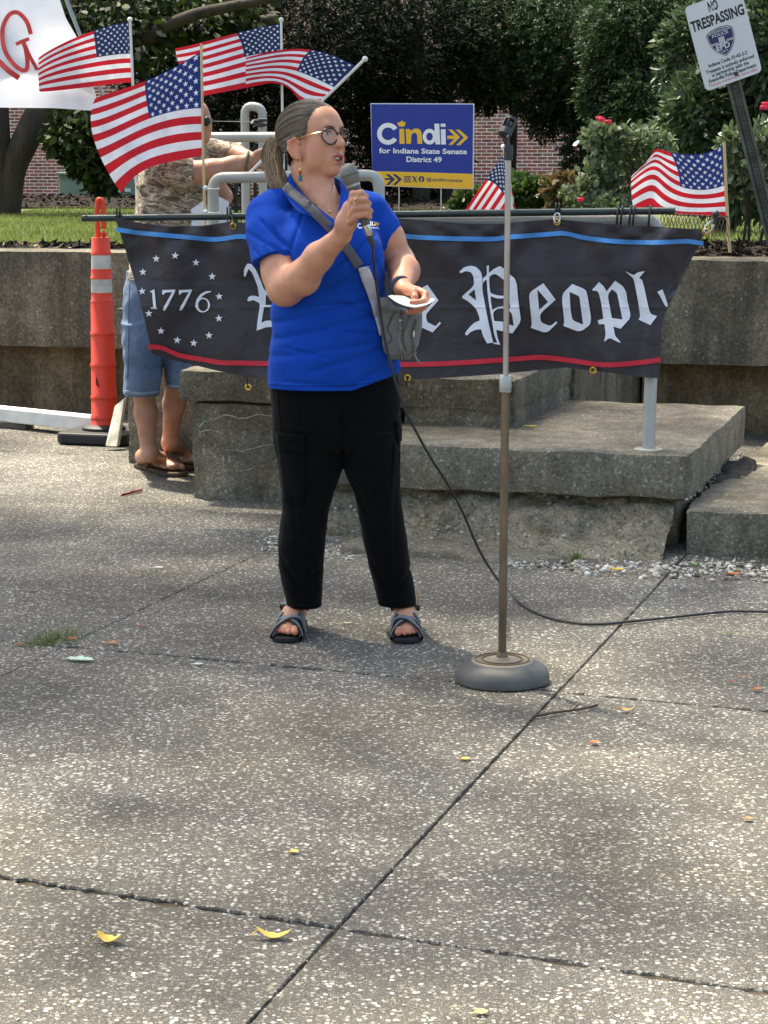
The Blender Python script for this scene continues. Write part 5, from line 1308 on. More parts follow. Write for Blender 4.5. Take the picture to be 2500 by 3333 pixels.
# grass tuft in the joint
tb = []
for _ in range(260):
    x = rng.gauss(175, 52); y = 2112 - (x - 60) * .17 + rng.gauss(0, 9); p = G(x, y, -.005); tb.append((p.x, p.y, p.z))
V = blades(tb, .02, .055, .0016); V = V.reshape(-1, 3, 3); V[:, 2, :2] += NR.normal(0, .025, (len(V), 2)); 
o = fastmesh('grass_tuft', V.reshape(-1, 3), 3, GRASSM); tag(o, 'tuft of grass growing in the slab joint at left', 'grass', kind='stuff')
tb = []
for _ in range(40): p = G(rng.gauss(1872, 10), rng.gauss(1828, 5), 0); tb.append((p.x, p.y, p.z))
V = blades(tb, .02, .05, .004); o = fastmesh('weed', V, 3, GRASSM); tag(o, 'small green weed at the foot of the steps', 'weed')

# low wire edging along the mulch
we = thing('wire_edging', 'low rusty wire garden edging behind the right end of the banner', 'edging', ONV(2265, 775, 11.66))
WIRE = mat('rusty_wire', S(112, 96, 84), .7, .4, var=.3, scale=40)
mb = MB(); mb.tube([ONV(x, 694 + .06 * (x - 2150) + 2 * sin(x * .35), 11.66 + .006 * cos(x * .35)) for x in range(2150, 2372, 4)], .005, 6); mb.build('twisted_top_wire', WIRE, we)
for x in range(2156, 2372, 12):
    for sgn in (-1, 1):
        y0 = 694 + .06 * (x - 2150); a_, b_ = ONV(x, y0, 11.66), ONV(x + sgn * 22, 772, 11.66 + .004 * sgn); mb = MB(); mb.tube([a_, (a_ + b_) / 2 + VD * .004 * sgn, b_], .0022, 5); mb.build('wire', WIRE, we)
# ------------------------------------------------------------------ modelling bodies as one smooth surface (signed distances + surface nets)
class Vol:
    def __init__(s, lo, hi, h):
        s.h = h; s.lo = np.array(lo, float); s.n = np.ceil((np.array(hi) - s.lo) / h).astype(int) + 1
        s.f = np.full(s.n, 1.0, np.float32)
    def _sl(s, lo, hi):
        a = np.clip(np.floor((np.array(lo) - s.lo) / s.h).astype(int), 0, s.n); b = np.clip(np.ceil((np.array(hi) - s.lo) / s.h).astype(int) + 1, 0, s.n)
        sl = tuple(slice(int(i), int(j)) for i, j in zip(a, b))
        g = [s.lo[k] + s.h * np.arange(a[k], b[k]) for k in range(3)]
        return sl, g[0][:, None, None], g[1][None, :, None], g[2][None, None, :]
    def put(s, fn, lo, hi, k=.01, mode='add'):
        m = k + 3 * s.h; sl, X, Y, Z = s._sl(np.array(lo) - m, np.array(hi) + m)
        if min(x.stop - x.start for x in sl) <= 0: return
        d = fn(X, Y, Z).astype(np.float32); a = s.f[sl]
        if mode == 'add':
            hh = np.maximum(k - np.abs(a - d), 0) / k; s.f[sl] = np.minimum(a, d) - hh * hh * k * .25
        else:
            d = -d; hh = np.maximum(k - np.abs(a - d), 0) / k; s.f[sl] = np.maximum(a, d) + hh * hh * k * .25
    def cone(s, p, q, r1, r2, k=.01, mode='add', flat=None):
        p = np.array(p, float); q = np.array(q, float); v = q - p; L2 = max(v @ v, 1e-12); R = max(r1, r2)
        fx = None
        if flat is not None: fx = np.array(flat[0], float); fx /= np.linalg.norm(fx); fq = flat[1]
        def fn(X, Y, Z):
            t = np.clip(((X - p[0]) * v[0] + (Y - p[1]) * v[1] + (Z - p[2]) * v[2]) / L2, 0, 1)
            x, y, z = X - p[0] - t * v[0], Y - p[1] - t * v[1], Z - p[2] - t * v[2]
            d2 = x * x + y * y + z * z
            if fx is not None:
                w = x * fx[0] + y * fx[1] + z * fx[2]; d2 = d2 - w * w + (w / fq) ** 2
            return np.sqrt(d2) - (r1 + (r2 - r1) * t)
        s.put(fn, np.minimum(p, q) - R, np.maximum(p, q) + R, k, mode)
    def chain(s, pts, rs, k=.01, mode='add', flat=None):
        for i in range(len(pts) - 1): s.cone(pts[i], pts[i + 1], rs[i], rs[i + 1], k, mode, flat)
    def tube(s, p, q, r1, r2, axis, k=.01):
        """sleeve-like cone cut square at q"""
        p = np.array(p, float); q = np.array(q, float); v = q - p; L2 = v @ v; ax = np.array(axis, float); ax /= np.linalg.norm(ax); R = max(r1, r2) * 1.3
        def fn(X, Y, Z):
            t = ((X - p[0]) * v[0] + (Y - p[1]) * v[1] + (Z - p[2]) * v[2]) / L2; tc = np.clip(t, 0, 1.6)
            d = np.sqrt((X - p[0] - tc * v[0]) ** 2 + (Y - p[1] - tc * v[1]) ** 2 + (Z - p[2] - tc * v[2]) ** 2) - (r1 + (r2 - r1) * np.clip(t, 0, 1))
            return np.maximum(d, (X - q[0]) * ax[0] + (Y - q[1]) * ax[1] + (Z - q[2]) * ax[2])
        s.put(fn, np.minimum(p, q) - R, np.maximum(p, q) + R, k)
    def ell(s, c, r, R=None, k=.01, mode='add'):
        c = np.array(c, float); r = np.array(r, float); R = np.eye(3) if R is None else np.array(R)
        def fn(X, Y, Z):
            x, y, z = X - c[0], Y - c[1], Z - c[2]
            a = [(x * R[i][0] + y * R[i][1] + z * R[i][2]) for i in range(3)]
            k0 = np.sqrt(sum((a[i] / r[i]) ** 2 for i in range(3))) + 1e-9; k1 = np.sqrt(sum((a[i] / r[i] ** 2) ** 2 for i in range(3))) + 1e-9
            return k0 * (k0 - 1) / k1
        m = r.max(); s.put(fn, c - m, c + m, k, mode)
    def loft(s, secs, k=.01, mode='add', yaw=0.0, power=2.2, fold=None):
        """stack of rounded cross-sections: (z, cx, cy, rx, ry)"""
        A = np.array(sorted(secs), float); z0, z1 = A[0, 0], A[-1, 0]; cy_, sy_ = cos(yaw), sin(yaw)
        def fn(X, Y, Z):
            zz = np.clip(Z, z0, z1); cx, cy, rx, ry = [np.interp(zz, A[:, 0], A[:, i]) for i in (1, 2, 3, 4)]
            x, y = X - cx, Y - cy; a = x * cy_ + y * sy_; b = -x * sy_ + y * cy_
            q = (np.abs(a / rx) ** power + np.abs(b / ry) ** power) ** (1 / power)
            d = (q - 1) * np.minimum(rx, ry)
            if fold is not None: d = d + fold(a / rx, b / ry, zz)
            return np.maximum(d, np.maximum(z0 - Z, Z - z1))
        m = A[:, 3:].max(); s.put(fn, (A[:, 1].min() - m, A[:, 2].min() - m, z0), (A[:, 1].max() + m, A[:, 2].max() + m, z1), k, mode)
    def mesh(s):
        f = s.f; h = s.h; ins = f < 0
        c = [ins[i:f.shape[0] - 1 + i, j:f.shape[1] - 1 + j, k:f.shape[2] - 1 + k] for i in (0, 1) for j in (0, 1) for k in (0, 1)]
        cnt = sum(x.astype(np.int8) for x in c); act = np.argwhere((cnt > 0) & (cnt < 8))
        idx = np.full(np.array(f.shape) - 1, -1, np.int32); idx[tuple(act.T)] = np.arange(len(act))
        acc = np.zeros((len(act), 3)); num = np.zeros(len(act)); I = act.T
        offs = [(i, j, k) for i in (0, 1) for j in (0, 1) for k in (0, 1)]
        for a in range(8):
            for b in range(a + 1, 8):
                oa, ob = np.array(offs[a]), np.array(offs[b])
                if np.abs(oa - ob).sum() != 1: continue
                fa = f[I[0] + oa[0], I[1] + oa[1], I[2] + oa[2]]; fb = f[I[0] + ob[0], I[1] + ob[1], I[2] + ob[2]]
                cr_ = (fa < 0) != (fb < 0); t = np.where(cr_, fa / np.where(cr_, fa - fb, 1), 0)
                acc += np.where(cr_[:, None], oa + t[:, None] * (ob - oa), 0); num += cr_
        V = s.lo + h * (act + acc / num[:, None]); Q = []
        for ax in range(3):
            o = [0, 0, 0]; o[ax] = 1; n = np.array(f.shape)
            A = ins[tuple(slice(0, n[i] - o[i]) for i in range(3))]; B = ins[tuple(slice(o[i], n[i]) for i in range(3))]
            e = np.argwhere(A != B); b1, b2 = [(1, 2), (2, 0), (0, 1)][ax]
            ok = (e[:, b1] > 0) & (e[:, b2] > 0) & (e[:, b1] < n[b1] - 1) & (e[:, b2] < n[b2] - 1); e = e[ok]
            d1 = np.zeros(3, int); d1[b1] = 1; d2 = np.zeros(3, int); d2[b2] = 1
            q = np.stack([idx[tuple((e - d1 - d2).T)], idx[tuple((e - d2).T)], idx[tuple(e.T)], idx[tuple((e - d1).T)]], 1)
            fl = ~A[tuple(e.T)]; q[fl] = q[fl][:, ::-1]; Q.append(q)
        Q = np.concatenate(Q); Q = Q[(Q >= 0).all(1)]
        return V, Q
def smooth_mesh(V, Q, it=2, lam=.5):
    n = len(V); E = np.concatenate([Q[:, [0, 1]], Q[:, [1, 2]], Q[:, [2, 3]], Q[:, [3, 0]]]); E = np.concatenate([E, E[:, ::-1]])
    deg = np.bincount(E[:, 0], minlength=n).astype(float); deg[deg == 0] = 1
    for _ in range(it):
        for l in (lam, -lam * 1.03):
            S_ = np.stack([np.bincount(E[:, 0], weights=V[E[:, 1], k], minlength=n) for k in range(3)], 1) / deg[:, None]
            V = V + l * (S_ - V)
    return V
def vnormals(V, Q):
    n = np.cross(V[Q[:, 2]] - V[Q[:, 0]], V[Q[:, 3]] - V[Q[:, 1]]); N = np.zeros_like(V)
    for k in range(4): np.add.at(N, Q[:, k], n)
    return N / (np.linalg.norm(N, axis=1)[:, None] + 1e-12)
def bodyobj(name, vol, m, parent, disp=None, col=None, it=2):
    V, Q = vol.mesh(); V = smooth_mesh(V, Q, it)
    if disp is not None:
        N = vnormals(V, Q); V = V + N * disp(V, N)[:, None]
    o = obj(name, V, Q.tolist(), m, parent, smooth=True)
    if col is not None:
        at = o.data.color_attributes.new('tint', 'FLOAT_COLOR', 'POINT'); C = np.ones((len(V), 4), np.float32); C[:, :3] = col(V); at.data.foreach_set('color', C.ravel())
    tr = np.concatenate([Q[:, :3], Q[:, [0, 2, 3]]])
    return o, V, Q, BVHTree.FromPolygons([tuple(v) for v in V], tr.tolist())
def hit(bvh, px, py, lift=.003):
    d = ray(px, py).normalized(); r = bvh.ray_cast(EYE, d)
    if r[0] is None: return None
    n = r[1]
    if n.dot(d) > 0: n = -n
    return r[0] + n * lift
def vnoise(V, f, seed=0.0):
    """cheap smooth noise on arrays"""
    x, y, z = V[:, 0] * f, V[:, 1] * f, V[:, 2] * f
    return (np.sin(x * 1.3 + 1.7 * np.sin(y * .9 + seed) + seed) + np.sin(y * 1.7 + 1.3 * np.sin(z * 1.1 + seed * 2)) + np.sin(z * 1.9 + 1.5 * np.sin(x * .8 + seed * 3))) / 3

def skin_mat(name, base, tint=True):
    m, nt, b, new, link = nodes(name)
    vec = coords(nt); n1 = tex(nt, 'Noise', 22, 5, vec); n2 = tex(nt, 'Noise', 300, 3, vec)
    r = ramp(nt, [(.28, tuple(c * q for c, q in zip(base, (.84, .76, .74)))), (.5, base), (.74, tuple(min(1, c * 1.12) for c in base))]); link(n1.outputs['Fac'], r.inputs[0]); c = r.outputs[0]
    if tint:
        a = new('ShaderNodeVertexColor'); a.layer_name = 'tint'; c = mixc(nt, 1.0, c, a.outputs[0], 'MULTIPLY')
    link(c, b.inputs['Base Color']); b.inputs['Roughness'].default_value = .48; b.inputs['Specular IOR Level'].default_value = .4
    b.inputs['Subsurface Weight'].default_value = .12; b.inputs['Subsurface Radius'].default_value = (1, .35, .2); b.inputs['Subsurface Scale'].default_value = .008
    bump(nt, b, n2.outputs['Fac'], .12, .001); return m
def fabric(name, col, rough=.75, wr=.25, scale=14, sheen=.3, weave=700, stretch=(1, 1, 1)):
    m, nt, b, new, link = nodes(name)
    vec = coords(nt, stretch); n1 = tex(nt, 'Noise', scale, 6, vec, Distortion=.8); n2 = tex(nt, 'Noise', weave, 2, vec)
    r = ramp(nt, [(.3, tuple(c * .86 for c in col)), (.7, tuple(min(1, c * 1.12) for c in col))]); link(n1.outputs['Fac'], r.inputs[0]); link(r.outputs[0], b.inputs['Base Color'])
    b.inputs['Roughness'].default_value = rough; b.inputs['Sheen Weight'].default_value = sheen; b.inputs['Specular IOR Level'].default_value = .08
    p = bump(nt, b, n1.outputs['Fac'], wr, .01); bump(nt, b, n2.outputs['Fac'], .2, .0008, p); return m

# ------------------------------------------------------------------ the woman
WY = 6.44; KW = 1 / 1072.0                               # her distance, metres per photo pixel there
def wp(px, py, dy=0.0): return np.array(AT(px, py, WY + dy))
wf = wp(1135, 2050); wom = thing('person', 'woman in blue polo shirt and black cargo trousers speaking into a microphone', 'person', (wf[0], WY, 0))
# head frame: x forward, y to her left, z up
HYAW, HPIT, HROLL = rad(50), rad(7), rad(-3)
f0 = Vector((sin(HYAW), -cos(HYAW), 0)); l0 = Vector((cos(HYAW), sin(HYAW), 0))
hf = (f0 * cos(HPIT) + ZD * sin(HPIT)).normalized(); hu = (ZD * cos(HPIT) - f0 * sin(HPIT)).normalized()
hl = l0 * cos(HROLL) + hu * sin(HROLL); hu = (hu * cos(HROLL) - l0 * sin(HROLL)).normalized()
HC = Vector(wp(1016, 462)); HR = np.array([hf, hl, hu]); HS = 1.0
def hw(x, y, z): return np.array(HC + hf * x * HS + hl * y * HS + hu * z * HS)
def hloc(V): return (V - np.array(HC)) @ HR.T / HS
B = Vol(wp(780, 300, -.45) - [0, 0, 0], [0, 0, 0], .0034) if False else None
lo = np.array([wp(770, 2120)[0] - .02, WY - .48, -.01]); hi = np.array([wp(1440, 300)[0] + .02, WY + .26, wp(1000, 318)[2]])
B = Vol(lo, hi, .0034)
hr = lambda v: np.array(v, float)
# -- head
B.ell(hw(-.014, 0, .036), (.095, .075, .080), HR, .01)
B.ell(hw(.040, 0, .040), (.062, .063, .066), HR, .02)
B.ell(hw(.036, 0, -.026), (.058, .060, .062), HR, .025)
B.ell(hw(.028, 0, -.068), (.058, .053, .042), HR, .025)
B.ell(hw(.018, 0, -.088), (.054, .045, .026), HR, .02)
B.ell(hw(.077, 0, -.094), (.019, .021, .017), HR, .022)
for s in (-1, 1):
    B.ell(hw(.060, s * .037, -.024), (.027, .024, .026), HR, .02)
    B.ell(hw(.045, s * .048, -.058), (.028, .018, .03), HR, .02)
B.cone(hw(.086, -.030, .034), hw(.086, .030, .034), .009, .009, .018)
B.cone(hw(.088, 0, .030), hw(.110, 0, -.014), .0085, .0115, .012)
B.ell(hw(.113, 0, -.020), (.0125, .0125, .0115), HR, .008)
for s in (-1, 1): B.ell(hw(.100, s * .0125, -.024), (.011, .0075, .0085), HR, .007)
for s in (-1, 1):
    B.ell(hw(.101, s * .033, .014), (.016, .019, .0125), HR, .012, 'sub')
    B.ell(hw(.0750, s * .032, .0135), (.0160, .0175, .0150), HR, .004)
    B.ell(hw(.092, s * .032, .0130), (.011, .0120, .0042), HR, .003, 'sub')
    B.cone(hw(.0895, s * .019, .0195), hw(.084, s * .045, .0195), .0036, .0034, .003)       # upper lids
# mouth: full lips, slightly open
B.ell(hw(.082, 0, -.058), (.022, .030, .022), HR, .02)
B.chain([hw(.088, -.025, -.0585), hw(.1005, -.010, -.0520), hw(.1035, 0, -.0535), hw(.1005, .010, -.0520), hw(.088, .025, -.0585)], [.0042, .0062, .0056, .0062, .0042], .005)
B.chain([hw(.087, -.023, -.0615), hw(.0985, -.010, -.0725), hw(.1000, 0, -.0735), hw(.0985, .010, -.0725), hw(.087, .023, -.0615)], [.0042, .0068, .007, .0068, .0042], .005)
B.ell(hw(.101, 0, -.0630), (.017, .0195, .0052), HR, .003, 'sub')
B.ell(hw(.055, 0, -.142), (.062, .07, .026), HR, .014, 'sub')           # hollow under the jaw
# ears
ex_, ez_ = .014, -.024
for s in (-1, 1):
    B.ell(hw(-.014 + ex_, s * .0735, ez_), (.022, .0095, .032), [np.array(hf * .85 + hl * s * -.5), np.array(hl * s * .85 + hf * .5), np.array(hu)], .008)
    B.ell(hw(-.010 + ex_, s * .084, .004 + ez_), (.012, .007, .018), HR, .006, 'sub')
    B.chain([hw(ex_ + x, s * y, ez_ + z) for x, y, z in ((.004, .075, .014), (-.010, .080, .031), (-.029, .085, .022), (-.033, .086, .000), (-.022, .080, -.020), (-.004, .073, -.030))], [.004, .0045, .005, .0045, .004, .006], .005)
    B.ell(hw(-.004 + ex_, s * .0735, -.028 + ez_), (.009, .006, .010), HR, .006)
# -- neck and (under the shirt) trunk
nb = wp(1045, 690, .02); nk = hw(-.018, 0, -.075)
B.cone(nk, nb + [0, .02, -.01], .056, .064, .03)
B.cone(hw(-.006, 0, -.09), wp(1078, 730, -.080), .046, .058, .02)
sec = lambda y, xl, xr, ry, dy=0.0, kx=KW: (wp(0, y)[2], (wp(xl, y)[0] + wp(xr, y)[0]) / 2, WY + dy, (wp(xr, y)[0] - wp(xl, y)[0]) / 2, ry)
B.loft([sec(650, 985, 1120, .07, .01), sec(690, 930, 1195, .09, .01), sec(760, 935, 1215, .11), sec(900, 925, 1225, .115), sec(1050, 915, 1250, .115), sec(1230, 905, 1275, .115), sec(1330, 915, 1265, .10)], .02, yaw=rad(14))
# -- her right arm, raised to the microphone
sR, eR, wR = wp(880, 712, .0), wp(928, 938, -.16), wp(1112, 766, -.345)
B.chain([sR, sR * .45 + eR * .55, sR * .22 + eR * .78, eR], [.040, .050, .0545, .0510], .03)
mR = eR * .72 + wR * .28 + np.array([.006, 0, -.012])
B.chain([eR, mR, eR * .4 + wR * .6, wR], [.0510, .0490, .040, .0265], .02, flat=None)
# -- right hand round the microphone
MA, MB_ = wp(1136, 562, -.40), wp(1203, 766, -.40)               # microphone axis (head, tail)
B.cone(wR, wp(1128, 722, -.375), .0265, .030, .012, flat=((0, 1, 0), .72))
B.cone(wp(1126, 728, -.375), wp(1142, 680, -.385), .030, .026, .012, flat=((.3, 1, 0), .6))
for pts in ([(1140, 664, -.405), (1150, 632, -.432), (1176, 628, -.438), (1192, 640, -.412)],
            [(1140, 684, -.410), (1152, 654, -.440), (1187, 650, -.444), (1202, 664, -.416)],
            [(1140, 704, -.408), (1158, 676, -.442), (1192, 674, -.444), (1207, 688, -.416)],
            [(1140, 722, -.402), (1164, 700, -.434), (1190, 696, -.438), (1203, 706, -.414)]):
    B.chain([wp(*p) for p in pts], [.0102, .0104, .0092, .0078], .005)
B.chain([wp(1124, 700, -.365), wp(1146, 650, -.37), wp(1166, 618, -.375)], [.012, .0105, .009], .006)     # thumb behind
# -- her left arm, bent forward with the card
sL, eL, wL = wp(1222, 690, .04), wp(1300, 858, .06), wp(1308, 936, -.13)
B.chain([sL, sL * .5 + eL * .5, eL], [.044, .046, .047], .03)
B.chain([eL, eL * .6 + wL * .4 + np.array([.012, 0, .006]), wL], [.047, .044, .029], .02)
B.cone(wL, wp(1345, 950, -.20), .0265, .026, .01, flat=((0, 0, 1), .7))
B.chain([wp(1322, 945, -.185), wp(1346, 950, -.235), wp(1350, 968, -.255), wp(1347, 978, -.26)], [.012, .0115, .0098, .008], .005)      # thumb on top
B.chain([wp(1362, 945, -.205), wp(1385, 957, -.235), wp(1380, 980, -.262), wp(1352, 986, -.272), wp(1340, 985, -.274)], [.0108, .0102, .0094, .0086, .0078], .005)
for (a_, b_, c_, d_) in (((1362, 955, -.19), (1390, 972, -.215), (1380, 998, -.235), (1352, 1004, -.245)), ((1352, 962, -.18), (1380, 985, -.195), (1368, 1008, -.215), (1340, 1012, -.225)), ((1342, 966, -.17), (1366, 990, -.18), (1352, 1012, -.195), (1330, 1016, -.205))):
    B.chain([wp(*a_), wp(*b_), wp(*c_), wp(*d_)], [.0106, .0098, .009, .008], .005)
# -- legs inside the trousers, feet
def foot(ax, ay, heel, toe, side):
    an = np.array(heel) + [0, -.01, .085]
    B.chain([wp(*ax), an], [.045, .036], .02)
    B.cone(np.array(heel) + [0, 0, .032], np.array(heel) * .45 + np.array(toe) * .55 + [0, 0, .042], .030, .033, .02)
    B.cone(an, np.array(heel) * .5 + np.array(toe) * .5 + [0, 0, .05], .032, .028, .02)
    B.cone(np.array(heel) * .45 + np.array(toe) * .55 + [0, 0, .038], toe + np.array([0, .03, .026]), .034, .028, .02, flat=((0, 0, 1), .62))
    d = np.array(toe) - np.array(heel); d /= np.linalg.norm(d); sv = np.array([-d[1], d[0], 0]) * side
    for i, (o_, L_, r_) in enumerate(((.026, .008, .0118), (.007, .010, .0092), (-.008, .004, .0085), (-.021, -.004, .008), (-.032, -.014, .0075))):
        tip = np.array(toe) + sv * o_ + d * (L_ - .012); B.chain([tip - d * .035 + [0, 0, .027], tip - d * .012 + [0, 0, .027], tip + d * .004 + [0, 0, .0215]], [r_, r_, r_ * .92], .0015)
hL, tL = np.array(G(965, 2052)) + [0, .07, .01], np.array(G(932, 2092)) + [0, .010, .01]
hR_, tR = np.array(G(1318, 2054)) + [0, .07, .01], np.array(G(1324, 2095)) + [0, .010, .01]
foot((985, 1700, .02), None, hL, tL, 1); foot((1246, 1700, .02), None, hR_, tR, -1)
B.chain([wp(985, 1350), wp(990, 1700)], [.06, .045], .02); B.chain([wp(1205, 1350), wp(1246, 1700, .02)], [.06, .045], .02)
def wcol(V):
    C = np.ones((len(V), 3)); L = hloc(V); x, y, z = L.T
    g = lambda cx, cy, cz, r: np.exp(-(((x - cx) ** 2 + (np.abs(y) - cy) ** 2 + (z - cz) ** 2) / r ** 2))
    head = (np.abs(x) < .14) & (np.abs(y) < .1) & (z > -.12) & (z < .13)
    ch = (g(.062, .05, -.026, .03) * head)[:, None]; C *= 1 - ch * np.array([.02, .16, .16])                      # blush
    sg_ = lambda v, w: 1 / (1 + np.exp(-np.clip(v / w, -30, 30)))
    def app(m_, c): C[:] = C * (1 - m_[:, None] * (1 - np.array(c)))
    mid = np.interp(np.abs(y), [0, .004, .010, .025], [-.0505, -.0480, -.0490, -.0575]); mlo = np.interp(np.abs(y), [0, .010, .025], [-.0790, -.0775, -.0605])
    app(sg_(mid - z, .0012) * sg_(z - mlo, .0012) * sg_(x - .083, .002) * sg_(.0245 - np.abs(y), .0015) * head, [.62, .28, .33])
    app(np.exp(-((z - .021) / .003) ** 2) * sg_(.016 - np.abs(np.abs(y) - .032), .002) * sg_(x - .072, .002) * head, [.45, .38, .38])
    app(sg_(.0048 - np.abs(z + .063), .0008) * sg_(.017 - np.abs(y), .002) * sg_(.0975 - x, .001) * sg_(x - .06, .002) * head, [.4, .2, .2])
    ear = head & (np.abs(y) > .07); C[ear] *= np.array([1.0, .86, .82])
    hd = np.linalg.norm(V - wp(1345, 965, -.23), axis=1) < .07; C[hd] *= np.array([1.02, .86, .86])
    nl = np.linalg.norm(V - wp(1338, 985, -.276), axis=1) < .007; C[nl] *= np.array([.95, .55, .72])
    toe = (V[:, 2] < .045); C[toe] *= np.array([1.0, .80, .76])
    return C
WSKIN = skin_mat('woman_skin', S(198, 142, 114))
wbody, WV, WQ, WBVH = bodyobj('body', B, WSKIN, wom, col=wcol, it=2)

# -- polo shirt
POLO = fabric('polo_blue', S(12, 66, 164), .8, .3, 10, .03, 900)
P = Vol(np.array([wp(790, 900)[0] - .03, WY - .32, wp(1000, 1290)[2] - .02]), np.array([wp(1320, 900)[0] + .03, WY + .25, wp(1000, 545)[2]]), .0038)
def sfold(a, b, z):
    """soft drag folds round the waist and hem"""
    return .0022 * np.sin(z * 70 + a * 3.0) * np.clip(1 - np.abs(z - .98) / .16, 0, 1)
P.loft([sec(668, 985, 1120, .085, .0), sec(690, 925, 1190, .108, -.0), sec(740, 905, 1228, .126, -.012), sec(800, 898, 1245, .140, -.022), sec(870, 893, 1252, .148, -.026), sec(950, 885, 1256, .142, -.018), sec(1010, 881, 1265, .140, -.015), sec(1060, 884, 1283, .144, -.016), sec(1160, 875, 1303, .150, -.012), sec(1256, 871, 1308, .146, -.006)], .03, yaw=rad(10), power=2.3)
for s, x, y in ((-1, 975, 800), (1, 1145, 800)): P.ell(wp(x, y + 30, -.105), (.085, .06, .075), None, .05)            # bust
P.chain([wp(948, 640, .015), wp(905, 668, .008), wp(868, 702, .0)], [.043, .048, .057], .03); P.cone(wp(1110, 642, .02), wp(1194, 680, .03), .043, .050, .03)
sRc = wp(896, 842, -.098)
P.chain([wp(872, 706, -.005), wp(880, 756, -.042)], [.060, .0690], .03)
P.tube(wp(880, 756, -.042), sRc, .0690, .0715, (.30, -.30, -.92), .022)
P.chain([wp(1212, 692, .035), wp(1236, 738, .045)], [.051, .053], .03)
P.tube(wp(1238, 735, .045), wp(1270, 796, .055), .054, .0535, (.62, 0, -.78), .02)
# neck opening: hollow for the neck plus the V
P.cone(hw(-.02, 0, -.05), wp(1050, 668, .0), .060, .064, .008, 'sub')
P.chain([wp(1052, 640, -.10), wp(1076, 682, -.15), wp(1098, 724, -.185)], [.046, .032, .014], .006, 'sub')
def hem(X, Y, Z):      # slanted lower edge, higher at her left
    zz = np.interp(X, [wp(872, 1250)[0], wp(1130, 1250)[0], wp(1308, 1250)[0]], [wp(0, 1256)[2], wp(0, 1262)[2], wp(0, 1205)[2]]); return (Z - zz) + 0 * Y
P.put(hem, P.lo, P.lo + P.h * P.n, .003, 'sub')
def pfold(V, N):
    px = (V[:, 0] - wp(1090, 900)[0]) / KW; z = (V[:, 2] - wp(0, 1000)[2]) / KW       # px units from the middle, up
    d = np.zeros(len(V))
    def crease(x0, z0, x1, z1, w, a):
        vx, vz = x1 - x0, z1 - z0; L = math.hypot(vx, vz); t = ((px - x0) * vx + (z - z0) * vz) / L; s_ = ((px - x0) * -vz + (z - z0) * vx) / L
        return a * np.exp(-(s_ / w) ** 2) * np.exp(-np.maximum(0, np.abs(t - L / 2) - L / 2) ** 2 / (w * 2) ** 2)
    for c in ((-200, 20, 60, 90, 14, -.004), (-120, 10, 20, 20, 9, -.003), (40, 20, 150, -30, 9, -.003), (-30, -60, 120, -75, 9, -.003), (-150, -120, -20, -150, 8, -.0028), (-215, 200, -170, 120, 8, -.004), (-250, 190, -200, 130, 7, -.003), (100, 120, 150, 190, 8, -.003), (-180, -40, 110, 30, 16, -.0045), (-190, -95, 130, -20, 17, -.004), (-195, -150, 100, -110, 18, -.0035), (-60, -190, 180, -120, 16, -.0035), (-20, 60, 130, 150, 13, -.0035),
              (10, 130, 120, 230, 12, -.004), (-185, 250, -120, 130, 12, -.005), (-230, 280, -140, 200, 12, -.005), (-270, 240, -150, 180, 12, -.0035), (120, 210, 160, 80, 12, -.0035), (-100, 300, -150, 150, 10, -.004), (60, -240, 190, -170, 15, -.003),
              (-150, -230, 60, -245, 14, -.003), (-215, -60, -150, -220, 12, -.003), (150, 20, 190, -150, 14, -.004)): d += crease(c[0], c[1], c[2], c[3], c[4] * .62, c[5])
    d = d * 1.5 + .0012 * vnoise(V, 24, 1.0) + .0009 * vnoise(V, 60, 2.0)
    return d * (np.abs(N[:, 2]) < .9)
polo, PV, PQ, PBVH = bodyobj('polo_shirt', P, POLO, wom, disp=pfold, it=3)

# collar: two folded leaves, placket
def sheet(name, rows, m, parent, th=.003, lift=0.0, sub=6, smooth=True):
    """sheet through rows of points, thickened"""
    R_ = [catmull(r, sub) if len(r) > 2 else [Vector(q) for q in r] for r in rows]; n = len(R_[0]); mm = len(R_)
    vs = [v for r in R_ for v in r]; fs = [(i * n + j, i * n + j + 1, (i + 1) * n + j + 1, (i + 1) * n + j) for i in range(mm - 1) for j in range(n - 1)]
    o = obj(name, vs, fs, m, parent, smooth=smooth); md = o.modifiers.new('thick', 'SOLIDIFY'); md.thickness = th; md.offset = 0
    EXTRA.append((vs, fs)); return o
EXTRA = []
v3 = lambda *a: Vector(wp(*a))
sheet('collar', [[v3(1000, 566, .085), v3(958, 556, .055), v3(950, 575, .0), v3(975, 618, -.05), v3(1010, 655, -.10), v3(1052, 690, -.138), v3(1096, 722, -.165)],
                 [v3(1000, 575, .10), v3(948, 572, .065), v3(936, 590, -.0), v3(958, 634, -.065), v3(992, 672, -.122), v3(1032, 705, -.155), v3(1088, 732, -.172)],
                 [v3(1000, 600, .11), v3(940, 600, .07), v3(922, 616, -.01), v3(940, 652, -.075), v3(974, 690, -.137), v3(1012, 702, -.163), v3(1078, 742, -.178)]], POLO, wom, .0035)
sheet('collar', [[v3(1060, 566, .07), v3(1100, 588, .03), v3(1108, 610, -.05), v3(1106, 650, -.115), v3(1102, 690, -.15), v3(1098, 722, -.166)],
                 [v3(1070, 576, .08), v3(1118, 590, .03), v3(1130, 616, -.06), v3(1128, 660, -.125), v3(1118, 695, -.158), v3(1106, 726, -.170)],
                 [v3(1080, 590, .09), v3(1135, 600, .02), v3(1152, 630, -.07), v3(1150, 672, -.132), v3(1135, 708, -.165), v3(1112, 735, -.174)]], POLO, wom, .0035)
_v = [tuple(v) for v in PV]; _f = [tuple(q) for q in PQ.tolist()]
